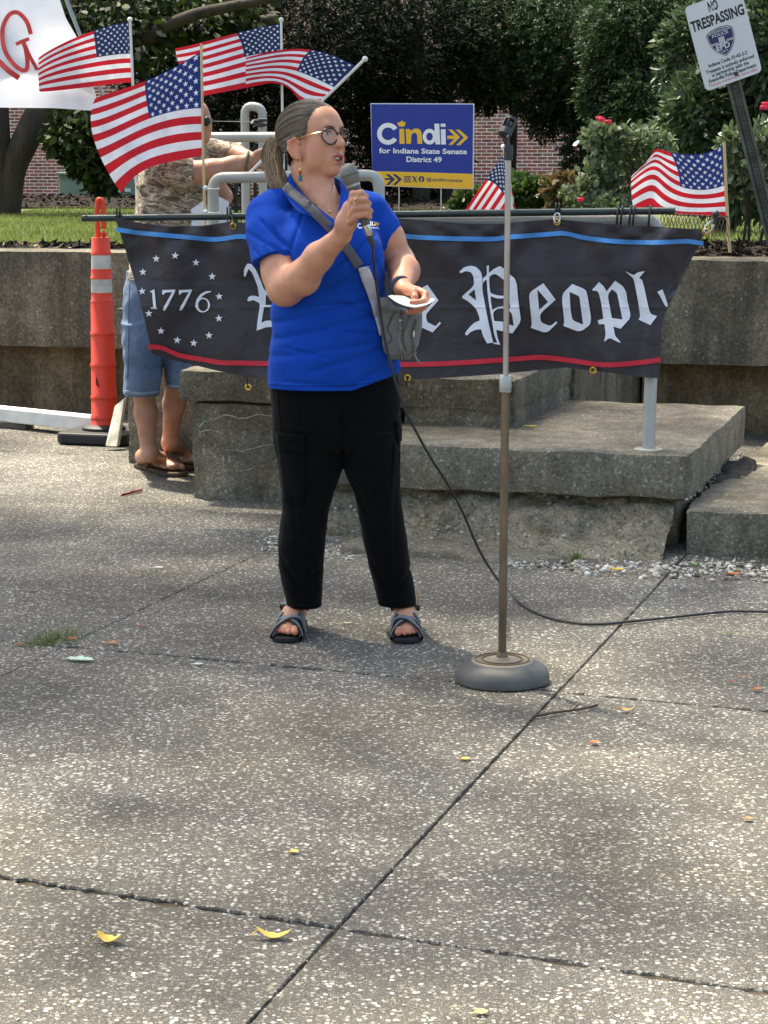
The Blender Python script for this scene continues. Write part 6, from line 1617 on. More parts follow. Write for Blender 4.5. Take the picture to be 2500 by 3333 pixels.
for vs_, fs_ in EXTRA:
    k_ = len(_v); _v += [tuple(v) for v in vs_]; _f += [tuple(i + k_ for i in f) for f in fs_]
PBVH2 = BVHTree.FromPolygons(_v, _f)
def on_shirt(px, py, lift=.003):
    r = hit(PBVH, px, py, lift)
    return r if r is not None else Vector(wp(px, py, -.15))
def ribbon(name, path, w, m, parent, bvh, lift=.004, n=10, th=.002, ww=None, flat=False):
    P_ = catmull([Vector((x, y, 0)) for x, y in path], n); vs = []; last = None
    for i, p in enumerate(P_):
        t = (P_[min(i + 1, len(P_) - 1)] - P_[max(0, i - 1)]).normalized(); nn = Vector((-t.y, t.x, 0)); wi = w if ww is None else np.interp(i / (len(P_) - 1), np.linspace(0, 1, len(ww)), ww)
        for k in (-1, -.33, .33, 1):
            q = p + nn * wi * k; hh = hit(bvh, q.x, q.y, lift)
            if hh is None: hh = hit(bvh, p.x, p.y, lift)
            if hh is None: hh = last if last is not None else Vector(wp(p.x, p.y, -.1))
            last = hh; vs.append(hh)
    if flat:                                  # a stiff strap bridges the hollows it crosses
        T_ = np.array([(v - EYE).length for v in vs]).reshape(-1, 4); dd = [(v - EYE).normalized() for v in vs]; q_ = T_.min(1)
        q_ = np.array([q_[max(0, i - 2):i + 3].min() for i in range(len(q_))]); q_ = np.array([q_[max(0, i - 6):i + 7].mean() for i in range(len(q_))])
        T_ = np.minimum(T_, q_[:, None] + .012) * .25 + (q_[:, None] - .002) * .75; vs = [EYE + d_ * t_ for d_, t_ in zip(dd, T_.ravel())]
    fs = [(i * 4 + k, i * 4 + k + 1, (i + 1) * 4 + k + 1, (i + 1) * 4 + k) for i in range(len(P_) - 1) for k in range(3)]
    o = obj(name, vs, fs, m, parent, smooth=True); md = o.modifiers.new('thick', 'SOLIDIFY'); md.thickness = th; md.offset = 0
    return o
# seams and cuffs
ribbon('hem_band', [(876, 1246), (960, 1252), (1060, 1252), (1130, 1250), (1220, 1236), (1303, 1196)], 5, POLO, wom, PBVH, .0018, th=.0016)
# chest emblem
SHY, SHW = mat('emblem_yellow', S(240, 200, 60), .6), mat('emblem_white', S(236, 238, 240), .6)
mb = MB(); sh = lambda x, y: on_shirt(x, y, .0035)
poly_px(mb, [arcpoly(1171, 738, 9, 5.2, 35, 325, 14)], ident, sh); put_text(mb, 'd', 1196, 1206, 737, 14, sh, .03); put_text(mb, 'i', 1208, 1211, 737, 14, sh, .03)
put_text(mb, 'SENATE', 1198, 1230, 746, 4.5, sh, .02); tag(mb.build('emblem_white_part', SHW, wom), kind='stuff')
mb = MB(); put_text(mb, 'in', 1180, 1193, 737, 14, sh, .03)
for k in (0, 9): poly_px(mb, [[(1212 + k, 724), (1217 + k, 724), (1225 + k, 730), (1217 + k, 737), (1212 + k, 737), (1219 + k, 730)]], ident, sh)
tag(mb.build('emblem_yellow_part', SHY, wom), kind='stuff')
mb = MB(); a_, b_ = on_shirt(983, 672, .006), on_shirt(1004, 683, .006); mb.tube([a_, (a_ + b_) / 2 + ZD * .002, b_], [.002, .005, .002], 8); mb.build('lapel_pin', mat('pin', S(220, 200, 205), .3, .6), wom)

# -- trousers
TROU = fabric('trouser_black', S(13, 12, 14), .9, .45, 16, .03, 600)
T = Vol(np.array([wp(850, 1500)[0] - .02, WY - .2, wp(1000, 1995)[2] - .02]), np.array([wp(1380, 1500)[0] + .02, WY + .26, wp(1000, 1230)[2] + .03]), .0042)
T.loft([sec(1225, 884, 1296, .128, .0), sec(1300, 882, 1303, .136, .005), sec(1380, 886, 1302, .135, .01), sec(1440, 892, 1300, .118, .012), sec(1462, 900, 1298, .09, .012)], .02, yaw=rad(8), power=2.4)
T.loft([sec(1400, 890, 1105, .110, .01), sec(1455, 893, 1126, .112, .01), sec(1520, 905, 1117, .106, .01), sec(1600, 913, 1088, .100, .012), sec(1660, 917, 1070, .098, .015), sec(1765, 904, 1057, .094, .02), sec(1840, 903, 1053, .090, .03), sec(1905, 913, 1050, .080, .05), sec(1968, 928, 1047, .074, .062), sec(1984, 934, 1046, .072, .062)], .008, power=2.3)
T.loft([sec(1400, 1100, 1300, .110, .01), sec(1455, 1107, 1301, .112, .012), sec(1520, 1117, 1302, .105, .012), sec(1560, 1132, 1303, .103, .012), sec(1610, 1155, 1306, .100, .014), sec(1690, 1170, 1315, .096, .018), sec(1770, 1184, 1327, .092, .025), sec(1860, 1203, 1340, .086, .04), sec(1940, 1222, 1354, .078, .06), sec(1978, 1230, 1356, .076, .062)], .008, power=2.3)
T.cone(wp(1117, 1400, .0), wp(1118, 1442, .0), .06, .045, .02)
def tfold(V, N):
    px = (V[:, 0] - wp(1100, 1500)[0]) / KW; z = (V[:, 2] - wp(0, 1500)[2]) / KW; d = np.zeros(len(V))
    for (x0, z0, x1, z1, w, a) in ((-10, 30, -100, -60, 12, -.006), (-15, 10, -120, -120, 12, -.005), (-40, -60, -110, -250, 14, -.006), (-150, -60, -130, -300, 13, -.005), (-90, -150, -75, -420, 13, -.006), (-180, -330, -110, -450, 13, -.007), (-60, -360, -130, -440, 12, -.006), (-200, 150, -60, 120, 10, -.005), (-190, 110, -40, 95, 9, -.0045), (-180, 75, -60, 68, 9, -.004), (-120, 200, -100, 60, 10, -.004),
                                   (20, 30, 110, -60, 12, -.006), (30, 0, 140, -110, 12, -.005), (60, -80, 130, -260, 14, -.006), (190, -60, 190, -300, 13, -.005), (150, -150, 170, -420, 13, -.006), (110, -330, 170, -440, 13, -.006), (240, -370, 180, -450, 12, -.007), (40, 140, 190, 120, 10, -.005), (50, 100, 190, 85, 9, -.0045), (120, 60, 200, 20, 9, -.004), (16, 190, 18, 40, 7, -.006)):
        w *= .6; vx, vz = x1 - x0, z1 - z0; L = math.hypot(vx, vz); t = ((px - x0) * vx + (z - z0) * vz) / L; s_ = ((px - x0) * -vz + (z - z0) * vx) / L
        d += .75 * a * np.exp(-(s_ / w) ** 2) * np.exp(-np.maximum(0, np.abs(t - L / 2) - L / 2) ** 2 / (w * 2) ** 2)
    return d + .0016 * vnoise(V, 14, 3.0) + .0014 * vnoise(V, 48, 5.0)
trou, TV, TQ, TBVH = bodyobj('trousers', T, TROU, wom, disp=tfold, it=3)
def patch(name, quad, m, bvh, lift, th, parent=wom):
    vs = []; n = 8
    for i in range(n + 1):
        for j in range(n + 1):
            a, b = i / n, j / n; x = (quad[0][0] * (1 - a) + quad[1][0] * a) * (1 - b) + (quad[3][0] * (1 - a) + quad[2][0] * a) * b; y = (quad[0][1] * (1 - a) + quad[1][1] * a) * (1 - b) + (quad[3][1] * (1 - a) + quad[2][1] * a) * b
            h_ = hit(bvh, x, y, lift)
            if h_ is None: h_ = vs[-1] if vs else Vector(wp(x, y))
            vs.append(h_)
    fs = [(i * (n + 1) + j, i * (n + 1) + j + 1, (i + 1) * (n + 1) + j + 1, (i + 1) * (n + 1) + j) for i in range(n) for j in range(n)]
    o = obj(name, vs, fs, m, parent, smooth=True); md = o.modifiers.new('thick', 'SOLIDIFY'); md.thickness = th; md.offset = 0; return o
patch('cargo_pocket', [(906, 1462), (994, 1472), (990, 1640), (922, 1625)], TROU, TBVH, .0022, .004)
patch('pocket_flap', [(902, 1410), (994, 1416), (988, 1478), (908, 1462)], TROU, TBVH, .006, .004)
patch('cargo_pocket', [(1280, 1440), (1303, 1432), (1308, 1580), (1272, 1590)], TROU, TBVH, .002, .004)
patch('pocket_flap', [(1284, 1370), (1306, 1362), (1308, 1432), (1290, 1440)], TROU, TBVH, .005, .004)
ribbon('side_seam', [(905, 1275), (908, 1330), (916, 1400)], 1.5, TROU, wom, TBVH, .001, th=.002)
ribbon('fly_seam', [(1120, 1290), (1119, 1360), (1117, 1450)], 1.8, TROU, wom, TBVH, .001, th=.0025)
ribbon('trouser_hem', [(935, 1968), (990, 1972), (1046, 1966)], 3, TROU, wom, TBVH, .001, th=.002); ribbon('trouser_hem', [(1232, 1962), (1290, 1958), (1352, 1942)], 3, TROU, wom, TBVH, .001, th=.002)
# -- eyes, teeth, brows
EYEW, IRIS, PUP = mat('eye_white', S(226, 220, 214), .25, var=.03), mat('iris', S(88, 92, 92), .2, var=.2, scale=200), mat('pupil', S(12, 12, 12), .15)
for s in (-1, 1):
    mb = MB(); c = Vector(hw(.0765, s * .032, .0132)); mb.sphere(c, .0125, 16, 12); eb = mb.build('eyeball', EYEW, wom, smooth=True)
    gd = (hf * .96 + hl * .10 + hu * -.02).normalized(); mb = MB(); mb.lathe(c + gd * .0112, [(.0058, 0), (.0054, .0012), (.0005, .0022)], 14, gd); mb.build('iris', IRIS, eb, smooth=True)
    mb = MB(); mb.lathe(c + gd * .0131, [(.0026, 0), (.0004, .0007)], 10, gd); mb.build('pupil', PUP, eb)
TEETH = mat('teeth', S(226, 220, 208), .3, var=.05)
mb = MB(); mb.tube([Vector(hw(.083 + .0135 * (1 - (t / 1.0) ** 2), t * .019, -.0600)) for t in np.linspace(-1, 1, 9)], .0042, 8, flat=(Vector(hf), .6)); mb.build('teeth', TEETH, wom, smooth=True)
mb = MB(); mb.tube([Vector(hw(.079 + .012 * (1 - t * t), t * .017, -.0685)) for t in np.linspace(-1, 1, 9)], .0030, 8); mb.build('teeth', TEETH, wom, smooth=True)
BROW = mat('brow_hair', S(92, 70, 56), .8, var=.2, scale=200)
def on_head(x, y, z, lift=.001):
    p = Vector(hw(x, y, z)); d = (Vector(hw(0, 0, z)) - p); d = Vector(hw(.0, y * .6, z)) - p
    r = WBVH.ray_cast(p, d.normalized()); return (r[0] - d.normalized() * lift) if r[0] is not None else p
for s in (-1, 1):
    pts = [on_head(.16, s * t, z_, .0012) for t, z_ in ((.014, .0275), (.022, .0300), (.032, .0318), (.042, .0312), (.050, .0270))]
    mb = MB(); mb.tube(catmull(pts, 4), [np.interp(k / 16, [0, .3, .8, 1], [.0022, .0027, .0020, .0008]) for k in range(17)], 6, flat=(Vector(hf), .45)); mb.build('eyebrow', BROW, wom, smooth=True)

LASH = mat('eyelash', S(30, 22, 22), .7)
for s in (-1, 1):
    mb = MB(); mb.tube(catmull([Vector(hw(.0915, s * .0185, .0150)), Vector(hw(.0925, s * .026, .0178)), Vector(hw(.0905, s * .036, .0180)), Vector(hw(.0860, s * .0465, .0150))], 4), .0016, 6); mb.build('eyelash', LASH, wom, smooth=True)
# -- hair drawn back into a ponytail
def hair_mat():
    m, nt, b, new, link = nodes('hair')
    g = new('ShaderNodeNewGeometry'); r = ramp(nt, [(0, S(88, 76, 66)), (.25, S(126, 112, 98)), (.5, S(106, 92, 80)), (.7, S(168, 156, 142)), (.88, S(98, 83, 70)), (1, S(206, 198, 188))])
    link(g.outputs['Random Per Island'], r.inputs[0]); link(r.outputs[0], b.inputs['Base Color']); b.inputs['Roughness'].default_value = .42; b.inputs['Specular IOR Level'].default_value = .5; return m
HAIR = hair_mat(); HCAP = mat('hair_under', S(96, 84, 74), .6, var=.35, scale=60)
TAILM = None
def tail_mat():
    m, nt, b, new, link = nodes('ponytail_hair')
    g = new('ShaderNodeNewGeometry'); r = ramp(nt, [(0, S(104, 82, 62)), (.3, S(156, 128, 98)), (.55, S(122, 98, 74)), (.75, S(196, 168, 130)), (.9, S(84, 64, 50)), (1, S(206, 184, 150))])
    link(g.outputs['Random Per Island'], r.inputs[0]); link(r.outputs[0], b.inputs['Base Color']); b.inputs['Roughness'].default_value = .42; return m
TAILM = tail_mat()
CC = np.array((-.014, 0, .036)); CR = np.array((.0985, .0785, .0835)); KNOT = np.array((-.108, -.012, .012))
# hairline, from the middle of the forehead round her right side to the nape (then mirrored)
HL = [(.074, 0, .094), (.068, .018, .096), (.062, .034, .090), (.056, .050, .078), (.051, .061, .060), (.045, .0655, .044), (.043, .0690, .028), (.036, .0725, .014), (.026, .0755, .008), (.012, .0785, .012), (-.006, .081, .012), (-.022, .082, -.002), (-.030, .080, -.022), (-.036, .074, -.040), (-.044, .064, -.054), (-.058, .050, -.060), (-.070, .025, -.066), (-.074, 0, -.067)]
def hair_line(n):
    right = [Vector((x, -y, z)) for x, y, z in HL]; left = [Vector((x, y, z)) for x, y, z in HL][::-1]
    loop = catmull(right + left[1:], 6); L = [0.0]
    for i in range(1, len(loop)): L.append(L[-1] + (loop[i] - loop[i - 1]).length)
    out = []
    for k in range(n):
        s_ = L[-1] * k / n; i = int(np.searchsorted(L, s_)); i = min(max(i, 1), len(loop) - 1); f_ = (s_ - L[i - 1]) / max(1e-9, L[i] - L[i - 1]); out.append(np.array(loop[i - 1].lerp(loop[i], f_)))
    return out
def proj(p, off):
    d = (p - CC) / CR; n_ = np.linalg.norm(d); return CC + (p - CC) / n_ * (1 + off / .085)
def strand(a, off, n=14, wob=0.0, ph=0.0):
    out = []; d0 = (a - CC) / CR; d0 /= np.linalg.norm(d0); d1 = (KNOT - CC) / CR; d1 /= np.linalg.norm(d1)
    om = math.acos(max(-1, min(1, d0 @ d1))); 
    for i in range(n + 1):
        t = i / n; q = (sin((1 - t) * om) * d0 + sin(t * om) * d1) / sin(om) if om > 1e-3 else d0
        o_ = off * min(1, t * 6 + .12)
        p = CC + q * CR * (1 + o_ / .085); p = p + np.array((0, wob * sin(t * 5 + ph), wob * cos(t * 4 + ph))) * (1 - t)
        if t < .35:                                             # start on the true hairline, then join the skull
            w = (1 - t / .35) ** 2; p = p * (1 - w) + (a + (q - d0) * CR * 1.0) * w
        out.append(p)
    return out
hl_ = hair_line(130); n = 14; vs = []; fs = []
for a in hl_:
    for p in strand(a, .004): vs.append(hw(*p))
m_ = n + 1
for i in range(len(hl_)):
    i2 = (i + 1) % len(hl_)
    for j in range(n): fs.append((i * m_ + j, i * m_ + j + 1, i2 * m_ + j + 1, i2 * m_ + j))
cap_ = obj('hair_cap', np.array(vs), fs, HCAP, wom, smooth=True)
def hairs(name, curves, r0, m, parent):
    """many fine tapered strands in one mesh (too many to count)"""
    V = []; Fc = []; q = 0
    for pts in curves:
        pts = np.array(pts); t = np.gradient(pts, axis=0); t /= np.linalg.norm(t, axis=1)[:, None] + 1e-12; a = np.cross(t, [0.3, 1, .2]); a /= np.linalg.norm(a, axis=1)[:, None] + 1e-12; b = np.cross(t, a); k = len(pts)
        rr = r0 * np.interp(np.linspace(0, 1, k), [0, .15, .8, 1], [.5, 1, .9, .25])[:, None]
        ring_ = np.stack([pts + a * rr, pts - a * rr * .5 + b * rr * .87, pts - a * rr * .5 - b * rr * .87], 1).reshape(-1, 3); V.append(ring_)
        for i in range(k - 1):
            for j in range(3): Fc.append((q + i * 3 + j, q + i * 3 + (j + 1) % 3, q + i * 3 + 3 + (j + 1) % 3, q + i * 3 + 3 + j))
        q += k * 3
    return tag(obj(name, np.concatenate(V), Fc, m, parent, smooth=True), kind='stuff')
hrn = np.random.RandomState(9); cur = []
L_ = hair_line(2200)
for k in range(2200):
    a = L_[k] + hrn.normal(0, .0012, 3); cur.append([hw(*p) for p in strand(a, .0045 + hrn.uniform(0, .0045), 13, hrn.normal(0, .0012), hrn.uniform(0, 6))])
for k in range(26):           # fly-aways
    a = L_[hrn.randint(2200)]; cur.append([hw(*p) for p in strand(a, .008 + hrn.uniform(0, .004), 12, .003, hrn.uniform(0, 6))])
hairs('hair', cur, .0007, HAIR, cap_)
# ponytail
kp = np.array(hw(*KNOT)); cur = []
tailc = [kp, wp(898, 452, .03), wp(884, 490, .03), wp(890, 545, .02), wp(905, 600, .0), wp(900, 626, -.01)]
tc_ = catmull(tailc, 6); nt_l = len(tc_)
spread = np.interp(np.linspace(0, 1, nt_l), [0, .12, .45, .8, 1], [.011, .015, .028, .026, .014])
for k in range(1400):
    a, r_ = hrn.uniform(0, 6.28), math.sqrt(hrn.random_sample()); end = hrn.uniform(.72, 1.0); wv = hrn.normal(0, .004); pts = []
    for i in range(nt_l):
        if i / (nt_l - 1) > end: break
        o_ = np.array((cos(a) * spread[i], sin(a) * spread[i] * .7, .004 * sin(a * 2))) * r_; pts.append(np.array(tc_[i]) + o_ + np.array((wv * sin(i * .35 + a), 0, 0)))
    if len(pts) > 4: cur.append(pts)
hairs('ponytail', cur, .0010, TAILM, cap_)
mb = MB(); mb.tube(tc_[:-3], list(spread[:-3] * .5), 10); mb.build('ponytail_core', HCAP, cap_, smooth=True)
mb = MB(); kn = Vector(kp); tdir = (Vector(tc_[2]) - kn).normalized(); mb.lathe(kn + tdir * .004, [(.013, -.004), (.0165, 0), (.0165, .006), (.013, .010)], 14, tdir); mb.build('hair_band', mat('hair_tie', S(150, 132, 112), .8), cap_, smooth=True)

# -- glasses
def dark_tort():
    m, nt, b, new, link = nodes('tortoiseshell'); n1 = tex(nt, 'Noise', 160, 3, coords(nt)); r = ramp(nt, [(.5, S(24, 17, 16)), (.72, S(110, 68, 38))]); link(n1.outputs['Fac'], r.inputs[0]); link(r.outputs[0], b.inputs['Base Color']); b.inputs['Roughness'].default_value = .2; return m
TORT, GOLD = dark_tort(), mat('gold', S(214, 178, 120), .25, .95, var=.05)
def glass_mat():
    m, nt, b, new, link = nodes('spectacle_lens'); t = new('ShaderNodeBsdfTransparent'); g = new('ShaderNodeBsdfGlossy'); g.inputs['Roughness'].default_value = .03; mx = new('ShaderNodeMixShader'); mx.inputs[0].default_value = .05; link(t.outputs[0], mx.inputs[1]); link(g.outputs[0], mx.inputs[2]); link(mx.outputs[0], nt.nodes['Material Output'].inputs['Surface']); return m
LENS = glass_mat()
gl = bpy.data.objects.new('glasses', None); COL.objects.link(gl); gl.parent = wom; ORG[gl.name] = org(wom)
for s in (-1, 1):
    c = (.1075, s * .0325, .0025); pts = []
    for k in range(29):
        a = 2 * pi * k / 28; ry = .0258 * (1 + .05 * cos(2 * a)); rz = .0232 * (1.0 if sin(a) > 0 else 1.08); yy = ry * cos(a) * (1 + .08 * sin(a)); zz = rz * sin(a)
        pts.append(Vector(hw(c[0] - abs(s * .0325 + yy) ** 2 * 4.2, c[1] + yy, c[2] + zz)))
    mb = MB(); mb.tube(pts, .0027, 7, caps=False); mb.build('rim', TORT, gl, smooth=True)
    mb = MB(); mb.add(pts[:-1] + [sum(pts[:-1], Vector()) / 28], [(i, (i + 1) % 28, 28) for i in range(28)]); mb.build('lens', LENS, gl, smooth=True)
    mb = MB(); mb.tube([Vector(hw(.0945, s * .0595, .013)), Vector(hw(.088, s * .068, .0130)), Vector(hw(.05, s * .0770, .0080)), Vector(hw(.018, s * .0810, .0040)), Vector(hw(.004, s * .0825, .002))], .0016, 7); mb.build('temple_arm', GOLD, gl, smooth=True)
    mb = MB(); mb.sphere(Vector(hw(.0935, s * .0600, .0130)), .003, 8, 6); mb.build('hinge', GOLD, gl)
mb = MB(); mb.tube([Vector(hw(.106, -.008, .010)), Vector(hw(.1095, 0, .0125)), Vector(hw(.106, .008, .010))], .0022, 7); mb.build('bridge', TORT, gl, smooth=True)

# -- earring, stud, necklace, ring, bracelet
er = bpy.data.objects.new('earring', None); COL.objects.link(er); er.parent = wom; ORG[er.name] = org(wom)
e0 = Vector(wp(977, 526, -.085)); dn = lambda k: e0 - ZD * (k * KW)
mb = MB(); mb.tube([dn(-6), dn(2), dn(16)], .0011, 6); mb.build('hook', GOLD, er)
mb = MB(); mb.sphere(dn(33), (.0048, .003, .008), 10, 8); mb.build('charm', mat('charm_red', S(170, 70, 40), .4, .3), er, smooth=True)
mb = MB(); mb.sphere(dn(25), (.0042, .003, .005), 10, 8); mb.build('charm_head', GOLD, er, smooth=True)
mb = MB(); mb.lathe(dn(62), [(.0068, 0), (.0046, .016), (.002, .020)], 10); mb.build('charm_skirt', mat('charm_teal', S(40, 96, 110), .4, .3), er, smooth=True)
for dx in (-.0022, .0022):
    mb = MB(); mb.tube([dn(62) + Vector((dx, 0, 0)), dn(76) + Vector((dx * 1.2, 0, 0))], .0013, 6); mb.build('charm_leg', GOLD, er)
mb = MB(); q = hit(WBVH, 969, 516, .001); q = q if q else Vector(wp(969, 516, -.09)); mb.sphere(q, .0032, 8, 6); mb.build('ear_stud', GOLD, wom, smooth=True)
pts = [hit(WBVH, x, y, .001) for x, y in ((1083, 592), (1080, 620), (1078, 650), (1076, 676), (1074, 690), (1066, 684), (1052, 668))]
pts = [p for p in pts if p is not None]
if len(pts) > 2:
    mb = MB(); mb.tube(catmull(pts, 3), .0009, 5); mb.build('necklace', GOLD, wom, smooth=True)
    mb = MB(); q = hit(WBVH, 1075, 690, .003) or pts[-1]; mb.sphere(q, (.004, .002, .006), 8, 6); mb.build('pendant', GOLD, wom)
mb = MB(); c = Vector(wp(1158, 652, -.452)); mb.tube([c + Vector((.0035 * sin(a), -.002 + .011 * cos(a) * .3, .0118 * cos(a))) + Vector((.004 * cos(a), 0, 0)) for a in np.linspace(0, 2 * pi, 17)], .0014, 6, caps=False); mb.sphere(c + Vector((-.001, -.006, .003)), .0045, 8, 6); mb.build('finger_ring', GOLD, wom, smooth=True)
wb = Vector(wL) + Vector((-.004, -.0, -.0)); axw = (Vector(wp(1345, 950, -.20)) - Vector(wL)).normalized(); sdw = axw.cross(ZD).normalized(); upw = sdw.cross(axw)
mb = MB(); mb.tube([wb + sdw * .0315 * cos(a) + upw * .0305 * sin(a) for a in np.linspace(0, 2 * pi, 25)], .0065, 8, caps=False, flat=(axw, 1.0)); mb.build('fitness_band', mat('band_navy', S(52, 60, 78), .5), wom, smooth=True)

# -- strappy sandals
SAND = fabric('sandal_strap', S(116, 118, 122), .7, .2, 60, .1); SOLE = mat('sandal_sole', S(26, 26, 27), .7); PIPING = mat('strap_edge', S(30, 30, 31), .7)
def sandal(heel, toe, side):
    s_ = bpy.data.objects.new('sandal', None); COL.objects.link(s_); s_.parent = wom; ORG[s_.name] = org(wom)
    heel, toe = Vector(heel), Vector(toe); d = (toe - heel); d.z = 0; d.normalize(); e = Vector((-d.y, d.x, 0)) * side; L = (toe - heel).length
    out = []
    for t, w in ((-.10, .008), (-.07, .024), (0, .032), (.3, .033), (.6, .041), (.82, .046), (.97, .043), (1.06, .033), (1.10, .012)): out.append((t, w))
    loop = [heel + d * L * t + e * w for t, w in out] + [heel + d * L * t - e * w for t, w in out[::-1]]
    for p in loop: p.z = .002
    mb = MB(); mb.prism(loop, ZD * .016); mb.build('sole', SOLE, s_, bevel=.004)
    def strap(pts, w=.0175):
        P_ = []
        for t, o_, z in pts: q = heel + d * L * t + e * o_; q.z = z; P_.append(q)
        P_ = catmull(P_, 6); cen = heel + d * L * .6; cen.z = .02
        for nm, r_, fl, m in (('strap', w, .32, SAND), ('strap_edging', w * 1.16, .20, PIPING)):
            mb = MB(); vs = []; n = len(P_)
            for i, p in enumerate(P_):
                t = (P_[min(i + 1, n - 1)] - P_[max(0, i - 1)]).normalized(); axs = heel + d * (p - heel).dot(d); axs.z = .02; nr = (p - axs).normalized(); wd = t.cross(nr).normalized()
                for k in range(8): a = 2 * pi * k / 8; vs.append(p + wd * r_ * cos(a) + nr * r_ * fl * sin(a))
            mb.add(vs, [(i * 8 + k, i * 8 + (k + 1) % 8, (i + 1) * 8 + (k + 1) % 8, (i + 1) * 8 + k) for i in range(n - 1) for k in range(8)]); mb.build(nm, m, s_, smooth=True)
    strap([(.98, .046, .012), (.90, .038, .036), (.78, .010, .060), (.70, -.026, .058), (.66, -.044, .016)])
    strap([(.98, -.046, .012), (.90, -.036, .038), (.78, -.006, .064), (.70, .030, .060), (.66, .046, .016)])
    strap([(.68, .046, .016), (.60, .038, .056), (.48, .006, .084), (.34, -.028, .090), (.22, -.030, .070)], .0150)
    strap([(.68, -.046, .016), (.60, -.036, .058), (.48, -.002, .089), (.34, .030, .092), (.22, .030, .070)], .0150)
sandal(hL, tL, 1); sandal(hR_, tR, -1)

# ------------------------------------------------------------------ microphone, cable, card, bag
MICG = mat('mic_grille', S(120, 118, 112), .5, .6, var=.15, scale=300, bmp=.6, bscale=900, bdist=.001); MICB = mat('mic_body', S(92, 91, 88), .45, .4, var=.06); MICR = mat('mic_ring', S(160, 156, 148), .3, .8)
mic = thing('microphone', 'grey handheld microphone with mesh ball head held at the chin', 'microphone', Vector(MB_))
a, b = Vector(MA), Vector(MB_); ax = (b - a).normalized()
mb = MB(); mb.lathe(a, [(.002, -.0265), (.013, -.0235), (.0215, -.015), (.0255, -.004), (.0262, .0035)], 28, ax); mb.build('grille_top', MICG, mic, smooth=True)
mb = MB(); mb.lathe(a, [(.0258, .0032), (.0273, .0038), (.0273, .0085), (.0258, .009)], 28, ax); mb.build('grille_band', MICB, mic, smooth=True, angle=30)
mb = MB(); mb.lathe(a, [(.0260, .0088), (.0255, .017), (.0225, .027), (.0195, .034)], 28, ax); mb.build('grille_bottom', MICG, mic, smooth=True)
mb = MB(); mb.lathe(a, [(.0205, .0335), (.0208, .040), (.0195, .0405)], 24, ax); mb.build('collar_ring', MICR, mic, smooth=True, angle=30)
Lm = (b - a).length; mb = MB(); mb.lathe(a, [(.0193, .040), (.0187, .06), (.0135, Lm - .035), (.0125, Lm - .03)], 24, ax); mb.build('handle', MICB, mic, smooth=True, angle=50)
mb = MB(); mb.lathe(a, [(.0105, Lm - .031), (.0105, Lm), (.009, Lm + .002)], 18, ax); mb.build('plug', CHROME, mic, smooth=True, angle=40)
mb = MB(); mb.lathe(a, [(.0098, Lm), (.0085, Lm + .022), (.005, Lm + .038)], 14, ax); mb.build('strain_relief', BLKPL, mic, smooth=True)
CABL = mat('cable_black', S(38, 39, 40), .55, var=.1)
cp = [b + ax * .03, Vector(wp(1215, 830, -.33)), Vector(wp(1222, 900, -.29)), Vector(wp(1236, 1000, -.255)), Vector(wp(1252, 1100, -.25)), Vector(wp(1278, 1210, -.25)), Vector(wp(1312, 1320, -.24)), Vector(wp(1352, 1400, -.22)), Vector(wp(1402, 1490, -.16)), Vector(wp(1460, 1580, -.1)), Vector(wp(1512, 1680, -.02)), Vector(wp(1550, 1770, .02))]
for (x, y) in ((1592, 1846),): cp.append(Vector(wp(x, y, .12)))
cp += [G(1640, 1910, .012), G(1700, 1968, .006), G(1780, 2008, .006), G(1880, 2029, .006), G(1960, 2031, .006), G(2060, 2022, .006), G(2200, 2008, .006), G(2350, 1992, .006), G(2420, 1990, .006), G(2560, 1994, .006), G(2800, 2010, .006)]
mb = MB(); mb.tube(catmull(cp, 8), .0040, 8); tag(mb.build('microphone_cable', CABL, smooth=True, origin=G(2000, 2030, 0)), 'black cable looping from the microphone down across the paving', 'cable')
# card in her left hand
CARD = mat('card_white', S(240, 240, 232), .6, var=.02, trans=.1)
def card():
    near = catmull([Vector(wp(*p)) for p in ((1264, 963, -.27), (1299, 987, -.30), (1346, 1000, -.305), (1390, 991, -.29), (1417, 974, -.27))], 5); far = catmull([Vector(wp(*p)) for p in ((1275, 960, -.19), (1310, 963, -.20), (1350, 966, -.205), (1385, 968, -.2), (1412, 972, -.19))], 5)
    n = len(near); vs = near + [(a_ + b_) / 2 for a_, b_ in zip(near, far)] + far; fs = [(i + k * n, i + 1 + k * n, i + 1 + (k + 1) * n, i + (k + 1) * n) for k in (0, 1) for i in range(n - 1)]
    c = sum(near, Vector()) / n; o = obj('note_card', vs, fs, CARD, smooth=True, origin=c); md = o.modifiers.new('t', 'SOLIDIFY'); md.thickness = .0012; tag(o, 'small white note card held in the woman\'s left hand', 'card')
card()
